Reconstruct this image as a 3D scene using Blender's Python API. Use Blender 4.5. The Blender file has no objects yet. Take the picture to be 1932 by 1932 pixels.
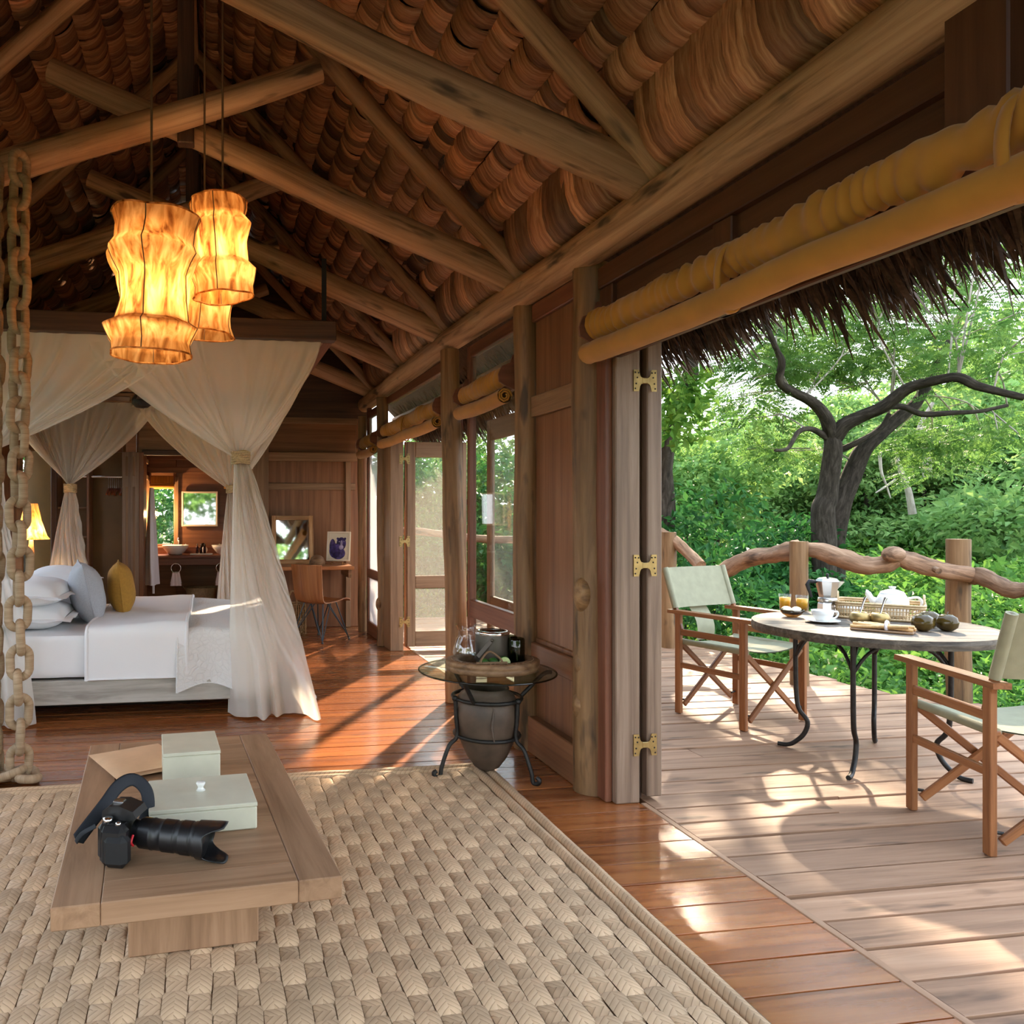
import bpy, math, random
import numpy as np
from mathutils import Vector, Matrix, noise as mnoise

# ------------------------------------------------------------------ camera, world, sun, exposure
sc = bpy.context.scene
C = sc.collection
F, CX, CY, EYE = 1500.0, 644.0, 965.0, 1.35          # focal length and principal point in pixels of the 1932 px frame, eye height
YAW = math.atan(244 / 1500)
cY, sY = math.cos(YAW), math.sin(YAW)
cd = bpy.data.cameras.new('camera'); cam = bpy.data.objects.new('camera', cd); C.objects.link(cam)
cam.location = (0, 0, EYE); cam.rotation_euler = (math.pi / 2, 0, -YAW)
cd.sensor_width = 36; cd.lens = F / 1932 * 36; cd.shift_x = (966 - CX) / 1932; cd.shift_y = (CY - 966) / 1932
cd.clip_start = 0.05; cd.clip_end = 500
sc.camera = cam
sc.view_settings.view_transform = 'Standard'; sc.view_settings.look = 'None'
sc.view_settings.exposure = 0.92; sc.view_settings.gamma = 1.0; sc.view_settings.use_curve_mapping = False
sc.cycles.use_denoising = True; sc.cycles.use_adaptive_sampling = True; sc.cycles.adaptive_threshold = 0.07; sc.cycles.adaptive_min_samples = 16
sc.cycles.max_bounces = 7; sc.cycles.diffuse_bounces = 4; sc.cycles.glossy_bounces = 3
sc.cycles.transmission_bounces = 4; sc.cycles.transparent_max_bounces = 16
sc.cycles.caustics_reflective = False; sc.cycles.caustics_refractive = False; sc.cycles.sample_clamp_indirect = 6

W = bpy.data.worlds.new('World'); sc.world = W; W.use_nodes = True
wn, wl = W.node_tree.nodes, W.node_tree.links
bg = wn['Background']; bg.inputs['Strength'].default_value = 2.5
tc = wn.new('ShaderNodeTexCoord'); sp = wn.new('ShaderNodeSeparateXYZ'); rp = wn.new('ShaderNodeValToRGB')
wl.new(tc.outputs['Generated'], sp.inputs[0]); wl.new(sp.outputs['Z'], rp.inputs[0]); wl.new(rp.outputs[0], bg.inputs['Color'])
rp.color_ramp.elements[0].position = 0.0; rp.color_ramp.elements[0].color = (0.94, 0.97, 1.0, 1)
rp.color_ramp.elements[1].position = 0.7; rp.color_ramp.elements[1].color = (0.62, 0.78, 1.0, 1)
SUN_AZ, SUN_EL = math.radians(32), math.radians(28)   # azimuth from +y towards +x
sd = Vector((math.sin(SUN_AZ) * math.cos(SUN_EL), math.cos(SUN_AZ) * math.cos(SUN_EL), math.sin(SUN_EL)))
sl = bpy.data.lights.new('sun', 'SUN'); sl.energy = 10.5; sl.color = (1.0, 0.78, 0.54); sl.angle = math.radians(1.2)
so = bpy.data.objects.new('sun', sl); C.objects.link(so); so.rotation_euler = sd.to_track_quat('Z', 'Y').to_euler(); so.location = (20, 30, 20)

# ------------------------------------------------------------------ helpers
R = random.Random(7)
V = Vector
def fl(px, py, z=0.0):
    s = F * (EYE - z) / (py - CY); X = (px - CX) / F * s
    return V((X * cY + s * sY, -X * sY + s * cY, z))
def wy(px, py, Y):
    r = (px - CX) / F; s = Y / (cY - r * sY)
    return V((s * (r * cY + sY), Y, EYE - (py - CY) / F * s))
def cp(px, py, s):
    X = (px - CX) / F * s
    return V((X * cY + s * sY, -X * sY + s * cY, EYE - (py - CY) / F * s))
def lerp(a, b, t): return a + (b - a) * t
def nz(x, y=0.0, z=0.0): return mnoise.noise(V((x, y, z)))
def rotz(a): return Matrix.Rotation(a, 3, 'Z')

def rot_root(o):
    while o.parent: o = o.parent
    return o
class MB:
    def __init__(s): s.v = []; s.f = []; s.g = []; s.t = []; s.sm = []; s.mi = []; s.mat = 0
    def add(s, vs, fs, gs=None, tone=0.5, smooth=False):
        b = len(s.v); s.v += [tuple(p) for p in vs]
        s.g += [tuple(q) for q in (gs if gs is not None else vs)]
        s.t += list(tone) if isinstance(tone, (list, tuple)) else [tone] * len(vs)
        for f in fs: s.f.append([b + i for i in f]); s.sm.append(smooth); s.mi.append(s.mat)
        return s
    def cbox(s, c, size, rot=None, ch=0.004, axis=None, tone=None):
        c = V(c); h = [x / 2 for x in size]; ch = min(ch, min(h) * 0.6)
        if axis is None: axis = max(range(3), key=lambda i: size[i])
        vs = []; idx = {}
        for sx in (-1, 1):
            for sy in (-1, 1):
                for sz in (-1, 1):
                    sg = (sx, sy, sz)
                    for a in range(3):
                        p = [sg[i] * (h[i] - (0 if i == a else ch)) for i in range(3)]
                        idx[(sx, sy, sz, a)] = len(vs); vs.append(V(p))
        fs = []
        for a in range(3):
            b, d = (a + 1) % 3, (a + 2) % 3
            for q in (-1, 1):
                def k(sb, sd_):
                    e = [0, 0, 0]; e[a] = q; e[b] = sb; e[d] = sd_; return idx[(e[0], e[1], e[2], a)]
                f = [k(-1, -1), k(1, -1), k(1, 1), k(-1, 1)]; fs.append(f if q > 0 else f[::-1])
        for a in range(3):
            b, d = (a + 1) % 3, (a + 2) % 3
            for sb in (-1, 1):
                for sd_ in (-1, 1):
                    def k2(q, w):
                        e = [0, 0, 0]; e[a] = q; e[b] = sb; e[d] = sd_; return idx[(e[0], e[1], e[2], w)]
                    f = [k2(-1, b), k2(1, b), k2(1, d), k2(-1, d)]; fs.append(f if sb * sd_ > 0 else f[::-1])
        for sx in (-1, 1):
            for sy in (-1, 1):
                for sz in (-1, 1):
                    f = [idx[(sx, sy, sz, a)] for a in range(3)]; fs.append(f if sx * sy * sz > 0 else f[::-1])
        o = V((R.uniform(0, 50), R.uniform(0, 9), R.uniform(0, 9)))
        gs = [V((p[axis], p[(axis + 1) % 3], p[(axis + 2) % 3])) + o for p in vs]
        ws = [c + (rot @ p if rot else p) for p in vs]
        return s.add(ws, fs, gs, R.random() if tone is None else tone)
    def bx(s, lo, hi, ch=0.004, axis=None, tone=None):
        return s.cbox([(a + b) / 2 for a, b in zip(lo, hi)], [abs(b - a) for a, b in zip(lo, hi)], None, ch, axis, tone)
    def bar(s, p0, p1, w, h, up=(0, 0, 1), ch=0.004, tone=None):
        p0, p1 = V(p0), V(p1); x = (p1 - p0).normalized(); y = V(up).cross(x)
        if y.length < 1e-4: y = V((0, 1, 0)).cross(x)
        y.normalize(); z = x.cross(y)
        m = Matrix((x, y, z)).transposed()
        return s.cbox((p0 + p1) / 2, ((p1 - p0).length, w, h), m, ch, 0, tone)
    def tube(s, pts, r, n=10, cap=True, wob=0.0, closed=False, smooth=True, tone=None, flat=1.0, upv=None):
        pts = [V(p) for p in pts]; m = len(pts)
        rs = list(r) if isinstance(r, (list, tuple)) else [r] * m
        seed = R.uniform(0, 100); off = R.uniform(0, 60)
        vs = []; gs = []; L = 0.0; nrm = None
        for i, p in enumerate(pts):
            if closed: t = (pts[(i + 1) % m] - pts[i - 1]).normalized()
            else: t = (pts[min(i + 1, m - 1)] - pts[max(i - 1, 0)]).normalized()
            if nrm is None:
                u0 = V(upv) if upv else (V((0, 0, 1)) if abs(t.z) < 0.9 else V((1, 0, 0)))
                nrm = (u0 - t * u0.dot(t)).normalized()
            else:
                nrm = nrm - t * nrm.dot(t)
                nrm = nrm.normalized() if nrm.length > 1e-6 else V((1, 0, 0))
            b = t.cross(nrm)
            if i: L += (pts[i] - pts[i - 1]).length
            for k in range(n):
                a = 2 * math.pi * k / n
                rr = rs[i] * (1 + (wob * (nz(math.cos(a) * 0.8 + seed, math.sin(a) * 0.8, L * 2.2 + seed) * 2 + (nz(math.cos(a) * 1.7 + seed, math.sin(a) * 1.7, L * 9 + seed) * 1.1 if wob > 0.13 else 0)) if wob else 0))
                vs.append(p + nrm * math.cos(a) * rr + b * math.sin(a) * rr * flat)
                gs.append(V((L + off, math.cos(a) * rs[i] + seed, math.sin(a) * rs[i])))
        fs = []
        for i in range(m if closed else m - 1):
            j = (i + 1) % m
            for k in range(n):
                l = (k + 1) % n; fs.append([i * n + k, j * n + k, j * n + l, i * n + l][::-1])
        tn = R.random() if tone is None else tone
        s.add(vs, fs, gs, tn, smooth)
        if cap and not closed:
            s.add(vs[:n], [list(range(n))], gs[:n], tn); s.add(vs[-n:], [list(range(n))[::-1]], gs[-n:], tn)
        return s
    def lathe(s, prof, c=(0, 0, 0), n=24, rot=None, smooth=True, tone=0.5, wob=None, a0=0.0, a1=2 * math.pi):
        c = V(c); vs = []; gs = []; full = abs(a1 - a0) > 6.28
        nn = n if full else n + 1
        for (r, z) in prof:
            for k in range(nn):
                a = a0 + (a1 - a0) * k / n; rr = r
                if wob: rr = r * (1 + wob(a, z))
                p = V((rr * math.cos(a), rr * math.sin(a), z)); gs.append(p); vs.append(c + (rot @ p if rot else p))
        fs = []
        for i in range(len(prof) - 1):
            for k in range(n):
                l = (k + 1) % nn if full else k + 1
                fs.append([i * nn + k, i * nn + l, (i + 1) * nn + l, (i + 1) * nn + k])
        return s.add(vs, fs, gs, tone, smooth)
    def grid(s, fn, nu, nv, smooth=True, tone=0.5, gfn=None, closeu=False):
        vs = []; gs = []
        for j in range(nv + 1):
            for i in range(nu + (0 if closeu else 1)):
                u, w = i / nu, j / nv; p = V(fn(u, w)); vs.append(p); gs.append(V(gfn(u, w)) if gfn else p)
        m = nu if closeu else nu + 1; fs = []
        for j in range(nv):
            for i in range(nu):
                k = (i + 1) % m; fs.append([j * m + i, j * m + k, (j + 1) * m + k, (j + 1) * m + i])
        return s.add(vs, fs, gs, tone, smooth)
    def prism(s, poly, z0, z1, xf=None, tone=0.5, gaxis=0):
        n = len(poly); vs = [V((x, y, z0)) for x, y in poly] + [V((x, y, z1)) for x, y in poly]
        o = V((R.uniform(0, 40), R.uniform(0, 5), 0))
        gs = [(p if gaxis == 0 else V((p.y, p.x, p.z))) + o for p in vs]
        fs = [list(range(n))[::-1], list(range(n, 2 * n))] + [[i, (i + 1) % n, n + (i + 1) % n, n + i] for i in range(n)]
        if xf: vs = [xf(p) for p in vs]
        return s.add(vs, fs, gs, tone)
    def ball(s, c, r, n=16, m=10, rot=None, tone=0.5):
        rx = r if isinstance(r, (tuple, list)) else (r, r, r)
        pr = [(math.sin(math.pi * i / m), -math.cos(math.pi * i / m)) for i in range(m + 1)]
        c = V(c); vs = []
        for a, z in pr:
            for k in range(n):
                p = V((a * rx[0] * math.cos(2 * math.pi * k / n), a * rx[1] * math.sin(2 * math.pi * k / n), z * rx[2]))
                vs.append(c + (rot @ p if rot else p))
        fs = [[i * n + k, i * n + (k + 1) % n, (i + 1) * n + (k + 1) % n, (i + 1) * n + k] for i in range(m) for k in range(n)]
        return s.add(vs, fs, None, tone, True)
    def build(s, name, mat, parent=None, world=True):
        if parent is not None:
            off = V((0, 0, 0))
            if world:
                q = parent
                while q: off += q.location; q = q.parent
        else:
            a = np.array(s.v); lo, hi = a.min(0), a.max(0); off = V(((lo[0] + hi[0]) / 2, (lo[1] + hi[1]) / 2, lo[2]))
        me = bpy.data.meshes.new(name)
        me.from_pydata([(p[0] - off.x, p[1] - off.y, p[2] - off.z) for p in s.v], [], s.f)
        me.polygons.foreach_set('use_smooth', s.sm)
        mats = mat if isinstance(mat, (list, tuple)) else [mat]
        for m in mats: me.materials.append(M[m])
        if len(mats) > 1: me.polygons.foreach_set('material_index', s.mi)
        me.attributes.new('gco', 'FLOAT_VECTOR', 'POINT').data.foreach_set('vector', np.array(s.g, dtype=np.float32).ravel())
        me.attributes.new('tone', 'FLOAT', 'POINT').data.foreach_set('value', np.array(s.t, dtype=np.float32))
        me.update()
        o = bpy.data.objects.new(name, me); C.objects.link(o)
        if parent is not None: o.parent = parent
        else: o.location = off
        return o
def raw_mesh(name, verts, quads, mat, tones, gco=None, smooth=False):
    me = bpy.data.meshes.new(name); nv, nf = len(verts), len(quads)
    me.vertices.add(nv); me.vertices.foreach_set('co', np.asarray(verts, dtype=np.float32).ravel())
    k = quads.shape[1]
    me.loops.add(nf * k); me.loops.foreach_set('vertex_index', np.asarray(quads, dtype=np.int32).ravel())
    me.polygons.add(nf); me.polygons.foreach_set('loop_start', np.arange(0, nf * k, k, dtype=np.int32)); me.polygons.foreach_set('loop_total', np.full(nf, k, dtype=np.int32))
    me.polygons.foreach_set('use_smooth', np.full(nf, smooth, dtype=bool))
    me.materials.append(M[mat])
    me.attributes.new('tone', 'FLOAT', 'POINT').data.foreach_set('value', np.asarray(tones, dtype=np.float32))
    me.attributes.new('gco', 'FLOAT_VECTOR', 'POINT').data.foreach_set('vector', np.asarray(gco if gco is not None else verts, dtype=np.float32).ravel())
    me.update(calc_edges=True); me.validate()
    return me
def obj_of(me, name, parent=None, loc=(0, 0, 0)):
    o = bpy.data.objects.new(name, me); C.objects.link(o); o.location = loc
    if parent is not None: o.parent = parent
    return o
def tag(o, label=None, cat=None, group=None, kind=None):
    if label: o['label'] = label
    if cat: o['category'] = cat
    if group: o['group'] = group
    if kind: o['kind'] = kind
    return o
def empty(name, loc=(0, 0, 0), rz=0.0, label=None, cat=None, group=None, kind=None):
    o = bpy.data.objects.new(name, None); C.objects.link(o); o.location = loc; o.rotation_euler = (0, 0, rz); o.empty_display_size = 0.1
    return tag(o, label, cat, group, kind)
def copy_tree(o, parent=None):
    c = o.copy(); C.objects.link(c); c.parent = parent
    for ch in list(o.children): copy_tree(ch, c)
    return c

# ------------------------------------------------------------------ materials
M = {}
def newmat(name):
    m = bpy.data.materials.new(name); m.use_nodes = True; M[name] = m
    nt = m.node_tree; b = nt.nodes['Principled BSDF']; return m, nt, b
def nd(nt, t, **kw):
    n = nt.nodes.new(t)
    for k, v in kw.items(): setattr(n, k, v)
    return n
def ramp(nt, stops):
    r = nd(nt, 'ShaderNodeValToRGB'); e = r.color_ramp.elements
    while len(e) < len(stops): e.new(0.5)
    for i, (p, c) in enumerate(stops): e[i].position = p; e[i].color = (*c, 1)
    return r
def attr(nt, name): return nd(nt, 'ShaderNodeAttribute', attribute_name=name)
def scaled(nt, src, sc3):
    m = nd(nt, 'ShaderNodeVectorMath', operation='MULTIPLY'); nt.links.new(src, m.inputs[0]); m.inputs[1].default_value = sc3; return m.outputs[0]
def mul_value(nt, colsock, valsock):
    mx = nd(nt, 'ShaderNodeMix', data_type='RGBA', blend_type='MULTIPLY'); mx.inputs[0].default_value = 1.0
    nt.links.new(colsock, mx.inputs[6]); nt.links.new(valsock, mx.inputs[7]); return mx.outputs[2]
def maprange(nt, src, a, b, c=0.0, d=1.0):
    m = nd(nt, 'ShaderNodeMapRange'); nt.links.new(src, m.inputs[0]); m.inputs[1].default_value = c; m.inputs[2].default_value = d; m.inputs[3].default_value = a; m.inputs[4].default_value = b; return m.outputs[0]
def bump(nt, b, h, strength, dist=0.01):
    n = nd(nt, 'ShaderNodeBump'); n.inputs['Strength'].default_value = strength; n.inputs['Distance'].default_value = dist
    nt.links.new(h, n.inputs['Height']); nt.links.new(n.outputs[0], b.inputs['Normal'])
def wood(name, dark, mid, light, rough=0.6, gs=(2.0, 22, 22), bmp=0.3, coat=0.0, var=(0.75, 1.25), spots=0.0, spotcol=(0.03, 0.018, 0.01), spec=0.4, obj_rand=0.3):
    m, nt, b = newmat(name); L = nt.links
    g = attr(nt, 'gco'); n = nd(nt, 'ShaderNodeTexNoise'); n.inputs['Scale'].default_value = 1.0; n.inputs['Detail'].default_value = 6; n.inputs['Roughness'].default_value = 0.65; n.inputs['Distortion'].default_value = 0.6
    L.new(scaled(nt, g.outputs['Vector'], gs), n.inputs['Vector'])
    r = ramp(nt, [(0.28, dark), (0.5, mid), (0.72, light)]); L.new(n.outputs[0], r.inputs[0])
    t = attr(nt, 'tone'); col = mul_value(nt, r.outputs[0], maprange(nt, t.outputs['Fac'], var[0], var[1]))
    if obj_rand:
        oi = nd(nt, 'ShaderNodeObjectInfo'); col = mul_value(nt, col, maprange(nt, oi.outputs['Random'], 1 - obj_rand / 2, 1 + obj_rand / 2))
    if spots:
        n2 = nd(nt, 'ShaderNodeTexNoise'); n2.inputs['Scale'].default_value = 1.0; n2.inputs['Detail'].default_value = 3
        L.new(scaled(nt, g.outputs['Vector'], (2.6, 11, 11)), n2.inputs['Vector'])
        mx = nd(nt, 'ShaderNodeMix', data_type='RGBA'); L.new(maprange(nt, n2.outputs[0], 0, spots, 0.60, 0.70), mx.inputs[0]); L.new(col, mx.inputs[6]); mx.inputs[7].default_value = (*spotcol, 1); col = mx.outputs[2]
    L.new(col, b.inputs['Base Color']); L.new(maprange(nt, n.outputs[0], rough + 0.08, rough - 0.08), b.inputs['Roughness'])
    b.inputs['Specular IOR Level'].default_value = spec
    if coat: b.inputs['Coat Weight'].default_value = coat; b.inputs['Coat Roughness'].default_value = 0.12
    bump(nt, b, n.outputs[0], bmp, 0.006)
    return m
def plain(name, col, rough=0.5, metal=0.0, noise=0.0, nscale=30, bmp=0.0, spec=0.5, trans=0.0, var=0.0, sheen=0.0, emit=None, estr=0.0, coat=0.0):
    m, nt, b = newmat(name); L = nt.links
    b.inputs['Base Color'].default_value = (*col, 1); b.inputs['Roughness'].default_value = rough; b.inputs['Metallic'].default_value = metal; b.inputs['Specular IOR Level'].default_value = spec
    if noise or bmp:
        tcn = nd(nt, 'ShaderNodeTexCoord'); n = nd(nt, 'ShaderNodeTexNoise'); n.inputs['Scale'].default_value = nscale; n.inputs['Detail'].default_value = 5
        L.new(tcn.outputs['Object'], n.inputs['Vector'])
        if noise:
            r = ramp(nt, [(0.3, tuple(c * (1 - noise) for c in col)), (0.7, tuple(min(1, c * (1 + noise)) for c in col))]); L.new(n.outputs[0], r.inputs[0])
            cs = r.outputs[0]
            if var:
                t = attr(nt, 'tone'); cs = mul_value(nt, cs, maprange(nt, t.outputs['Fac'], 1 - var, 1 + var))
            L.new(cs, b.inputs['Base Color'])
        if bmp: bump(nt, b, n.outputs[0], bmp, 0.004)
    if trans: b.inputs['Transmission Weight'].default_value = trans
    if sheen: b.inputs['Sheen Weight'].default_value = sheen
    if coat: b.inputs['Coat Weight'].default_value = coat; b.inputs['Coat Roughness'].default_value = 0.08
    if emit: b.inputs['Emission Color'].default_value = (*emit, 1); b.inputs['Emission Strength'].default_value = estr
    return m

wood('log', (0.15, 0.078, 0.04), (0.40, 0.235, 0.128), (0.55, 0.345, 0.20), 0.62, (1.1, 26, 26), 0.5, spots=0.85, var=(0.85, 1.15))
wood('post', (0.08, 0.038, 0.016), (0.22, 0.115, 0.047), (0.34, 0.195, 0.09), 0.55, (1.0, 18, 18), 0.5, spots=0.8, var=(0.85, 1.15))
wood('dark_beam', (0.035, 0.018, 0.012), (0.075, 0.038, 0.024), (0.12, 0.062, 0.038), 0.5, (1.0, 24, 24), 0.3)
wood('floor_plank', (0.15, 0.038, 0.011), (0.31, 0.095, 0.026), (0.44, 0.16, 0.048), 0.27, (0.9, 16, 16), 0.12, coat=0.35, var=(0.8, 1.15), spots=0.5, spotcol=(0.07, 0.02, 0.008), obj_rand=0.35)
wood('deck_plank', (0.20, 0.105, 0.06), (0.37, 0.205, 0.12), (0.47, 0.285, 0.18), 0.62, (0.8, 14, 14), 0.45, var=(0.82, 1.12), spots=0.75, spotcol=(0.11, 0.06, 0.035), obj_rand=0.25)
wood('panel', (0.12, 0.048, 0.022), (0.20, 0.085, 0.038), (0.26, 0.12, 0.058), 0.38, (0.7, 20, 20), 0.12, var=(0.9, 1.1), obj_rand=0.12)
wood('header_shaded', (0.05, 0.018, 0.008), (0.085, 0.032, 0.014), (0.115, 0.048, 0.022), 0.45, (0.7, 20, 20), 0.1, var=(0.9, 1.1), obj_rand=0.1)  # panel wood darkened to put the shade above the opening into its colour
wood('frame', (0.13, 0.068, 0.034), (0.24, 0.135, 0.07), (0.33, 0.20, 0.112), 0.45, (0.9, 22, 22), 0.25, var=(0.9, 1.1), obj_rand=0.15)
wood('frame_grey', (0.12, 0.075, 0.05), (0.22, 0.145, 0.10), (0.31, 0.22, 0.16), 0.42, (0.8, 22, 22), 0.25, var=(0.9, 1.1), obj_rand=0.1)
wood('frame_red', (0.10, 0.034, 0.018), (0.17, 0.06, 0.032), (0.23, 0.09, 0.048), 0.4, (0.9, 22, 22), 0.2, var=(0.9, 1.1), obj_rand=0.1)
wood('bark', (0.13, 0.042, 0.02), (0.47, 0.225, 0.115), (0.74, 0.46, 0.275), 0.5, (2.5, 55, 9), 0.8, var=(0.18, 1.35), obj_rand=0.0)
wood('thatch', (0.035, 0.02, 0.012), (0.085, 0.05, 0.03), (0.15, 0.09, 0.055), 0.8, (3, 30, 30), 0.4, var=(0.4, 1.3), obj_rand=0)
wood('table_wood', (0.21, 0.115, 0.062), (0.32, 0.185, 0.105), (0.41, 0.25, 0.15), 0.5, (1.4, 20, 20), 0.15, var=(0.88, 1.1), spots=0.25, spotcol=(0.16, 0.08, 0.04), obj_rand=0.1)
wood('chair_wood', (0.13, 0.045, 0.016), (0.25, 0.095, 0.033), (0.34, 0.145, 0.055), 0.4, (2, 40, 40), 0.12, var=(0.85, 1.15), obj_rand=0.2)
wood('grey_top', (0.06, 0.048, 0.036), (0.14, 0.11, 0.085), (0.24, 0.19, 0.15), 0.6, (1.6, 30, 30), 0.4, var=(0.8, 1.2), obj_rand=0.2)
wood('rim_dark', (0.03, 0.022, 0.016), (0.075, 0.058, 0.042), (0.17, 0.135, 0.10), 0.6, (4, 30, 30), 0.5, obj_rand=0)
wood('whitewash', (0.30, 0.27, 0.23), (0.48, 0.45, 0.40), (0.60, 0.57, 0.52), 0.6, (1.5, 18, 18), 0.3, spots=0.5, spotcol=(0.2, 0.17, 0.14), obj_rand=0.0)
wood('ply', (0.22, 0.075, 0.025), (0.34, 0.13, 0.045), (0.42, 0.18, 0.07), 0.32, (1.5, 40, 40), 0.08, coat=0.3, obj_rand=0)
wood('tray_wood', (0.10, 0.05, 0.024), (0.22, 0.12, 0.06), (0.32, 0.19, 0.10), 0.55, (6, 26, 26), 0.5, obj_rand=0)
wood('rail_log', (0.07, 0.036, 0.02), (0.23, 0.125, 0.068), (0.38, 0.23, 0.14), 0.75, (4, 24, 24), 1.0, spots=0.8, obj_rand=0.1)
wood('tree_bark', (0.016, 0.013, 0.010), (0.045, 0.035, 0.027), (0.09, 0.072, 0.057), 0.9, (6, 24, 24), 1.0, obj_rand=0.0, spec=0.1)
wood('dead_wood', (0.25, 0.21, 0.17), (0.40, 0.34, 0.28), (0.5, 0.44, 0.38), 0.9, (6, 24, 24), 0.6, obj_rand=0.0, spec=0.1)
wood('gold_frame', (0.22, 0.10, 0.04), (0.36, 0.19, 0.08), (0.55, 0.36, 0.2), 0.45, (3, 40, 40), 0.3, obj_rand=0)
wood('wrap', (0.27, 0.175, 0.10), (0.39, 0.27, 0.165), (0.50, 0.36, 0.235), 0.7, (70, 6, 6), 0.5, var=(0.85, 1.1), obj_rand=0.12)

plain('canvas', (0.42, 0.18, 0.014), 0.8, noise=0.12, nscale=8, bmp=0.1, sheen=0.2)
plain('khaki', (0.30, 0.285, 0.185), 0.85, noise=0.08, nscale=20, bmp=0.1)
plain('linen', (0.88, 0.88, 0.90), 0.8, bmp=0.1, nscale=40)
plain('grey_linen', (0.40, 0.41, 0.45), 0.85, noise=0.1, nscale=150, bmp=0.25)
plain('mustard', (0.38, 0.185, 0.022), 0.85, noise=0.1, nscale=60, bmp=0.2)
plain('mint', (0.56, 0.545, 0.435), 0.42, noise=0.08, nscale=9)
plain('kraft', (0.66, 0.42, 0.25), 0.7, noise=0.05, nscale=20)
plain('black_plastic', (0.008, 0.008, 0.009), 0.38)
plain('rubber', (0.006, 0.006, 0.007), 0.6)
plain('strap', (0.012, 0.015, 0.022), 0.75)
plain('red_mark', (0.5, 0.01, 0.02), 0.4)
plain('gold_mark', (0.6, 0.38, 0.08), 0.35, 0.8)
plain('iron', (0.035, 0.032, 0.03), 0.5, 0.7, noise=0.3, nscale=40, bmp=0.2)
plain('clay', (0.085, 0.056, 0.038), 0.55, noise=0.45, nscale=9, bmp=0.35)
plain('pot_dark', (0.008, 0.006, 0.005), 0.9)
plain('brass', (0.36, 0.25, 0.10), 0.42, 0.9, noise=0.2, nscale=30)
plain('chrome', (0.75, 0.75, 0.76), 0.12, 1.0)
plain('alu', (0.62, 0.61, 0.6), 0.25, 1.0)
plain('bucket', (0.085, 0.07, 0.055), 0.45, 0.35)
plain('ceramic', (0.78, 0.77, 0.74), 0.25, coat=0.5)
plain('juice', (1.0, 0.43, 0.012), 0.3, emit=None)
plain('butter', (0.8, 0.7, 0.48), 0.5)
plain('bread', (0.68, 0.42, 0.19), 0.7, noise=0.25, nscale=40, bmp=0.3)
plain('rattan', (0.52, 0.36, 0.19), 0.55, noise=0.2, nscale=60, bmp=0.2)
plain('basketry', (0.36, 0.22, 0.10), 0.7, noise=0.3, nscale=60, bmp=0.5)
plain('palm_basket', (0.34, 0.27, 0.16), 0.7, noise=0.25, nscale=40, bmp=0.5)
plain('lime', (0.03, 0.13, 0.02), 0.4, noise=0.25, nscale=30, bmp=0.1)
plain('lime_flesh', (0.55, 0.66, 0.30), 0.4, noise=0.1, nscale=60)
plain('gourd', (0.075, 0.045, 0.008), 0.16, noise=0.5, nscale=14, spec=0.3, coat=0.12)
plain('steel_blue', (0.06, 0.085, 0.11), 0.35, 0.6)
plain('towel', (0.80, 0.72, 0.76), 0.95, bmp=0.4, nscale=120)
plain('bottle', (0.03, 0.008, 0.012), 0.15)
plain('mirror', (0.85, 0.85, 0.85), 0.03, 1.0)
plain('cream', (0.68, 0.62, 0.50), 0.5)
plain('print_paper', (0.62, 0.56, 0.44), 0.6)
plain('print_violet', (0.05, 0.03, 0.16), 0.6, noise=0.7, nscale=30)
plain('print_light', (0.30, 0.26, 0.42), 0.6, noise=0.4, nscale=40)
plain('cord', (0.16, 0.09, 0.045), 0.7)
plain('rope', (0.5, 0.37, 0.2), 0.85, noise=0.3, nscale=120, bmp=0.6)
plain('soil', (0.06, 0.07, 0.025), 0.95, noise=0.4, nscale=3)
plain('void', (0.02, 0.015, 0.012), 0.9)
plain('bulb', (1, 0.8, 0.5), 0.5, emit=(1.0, 0.62, 0.25), estr=30)
plain('ochre_panel', (0.17, 0.085, 0.02), 0.5, noise=0.15, nscale=4)
plain('hanger_wood', (0.26, 0.06, 0.015), 0.35)
plain('red_flower', (0.5, 0.02, 0.02), 0.5)
plain('robe', (0.78, 0.76, 0.80), 0.9, bmp=0.3, nscale=60)

def mix_shader(name, parts):
    pass
def sheer(name, col, alpha, trl=0.5):
    m, nt, b = newmat(name); L = nt.links; nt.nodes.remove(b); out = nt.nodes['Material Output']
    d = nd(nt, 'ShaderNodeBsdfDiffuse'); d.inputs[0].default_value = (*col, 1)
    t = nd(nt, 'ShaderNodeBsdfTranslucent'); t.inputs[0].default_value = (*col, 1)
    a = nd(nt, 'ShaderNodeMixShader'); a.inputs[0].default_value = trl; L.new(d.outputs[0], a.inputs[1]); L.new(t.outputs[0], a.inputs[2])
    tr = nd(nt, 'ShaderNodeBsdfTransparent'); mx = nd(nt, 'ShaderNodeMixShader'); mx.inputs[0].default_value = alpha
    L.new(tr.outputs[0], mx.inputs[1]); L.new(a.outputs[0], mx.inputs[2]); L.new(mx.outputs[0], out.inputs['Surface'])
sheer('net', (0.96, 0.92, 0.86), 0.76, 0.5)
sheer('net_window', (0.85, 0.86, 0.90), 0.5, 0.5)
sheer('screen', (0.70, 0.68, 0.62), 0.15, 0.4)
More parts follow.
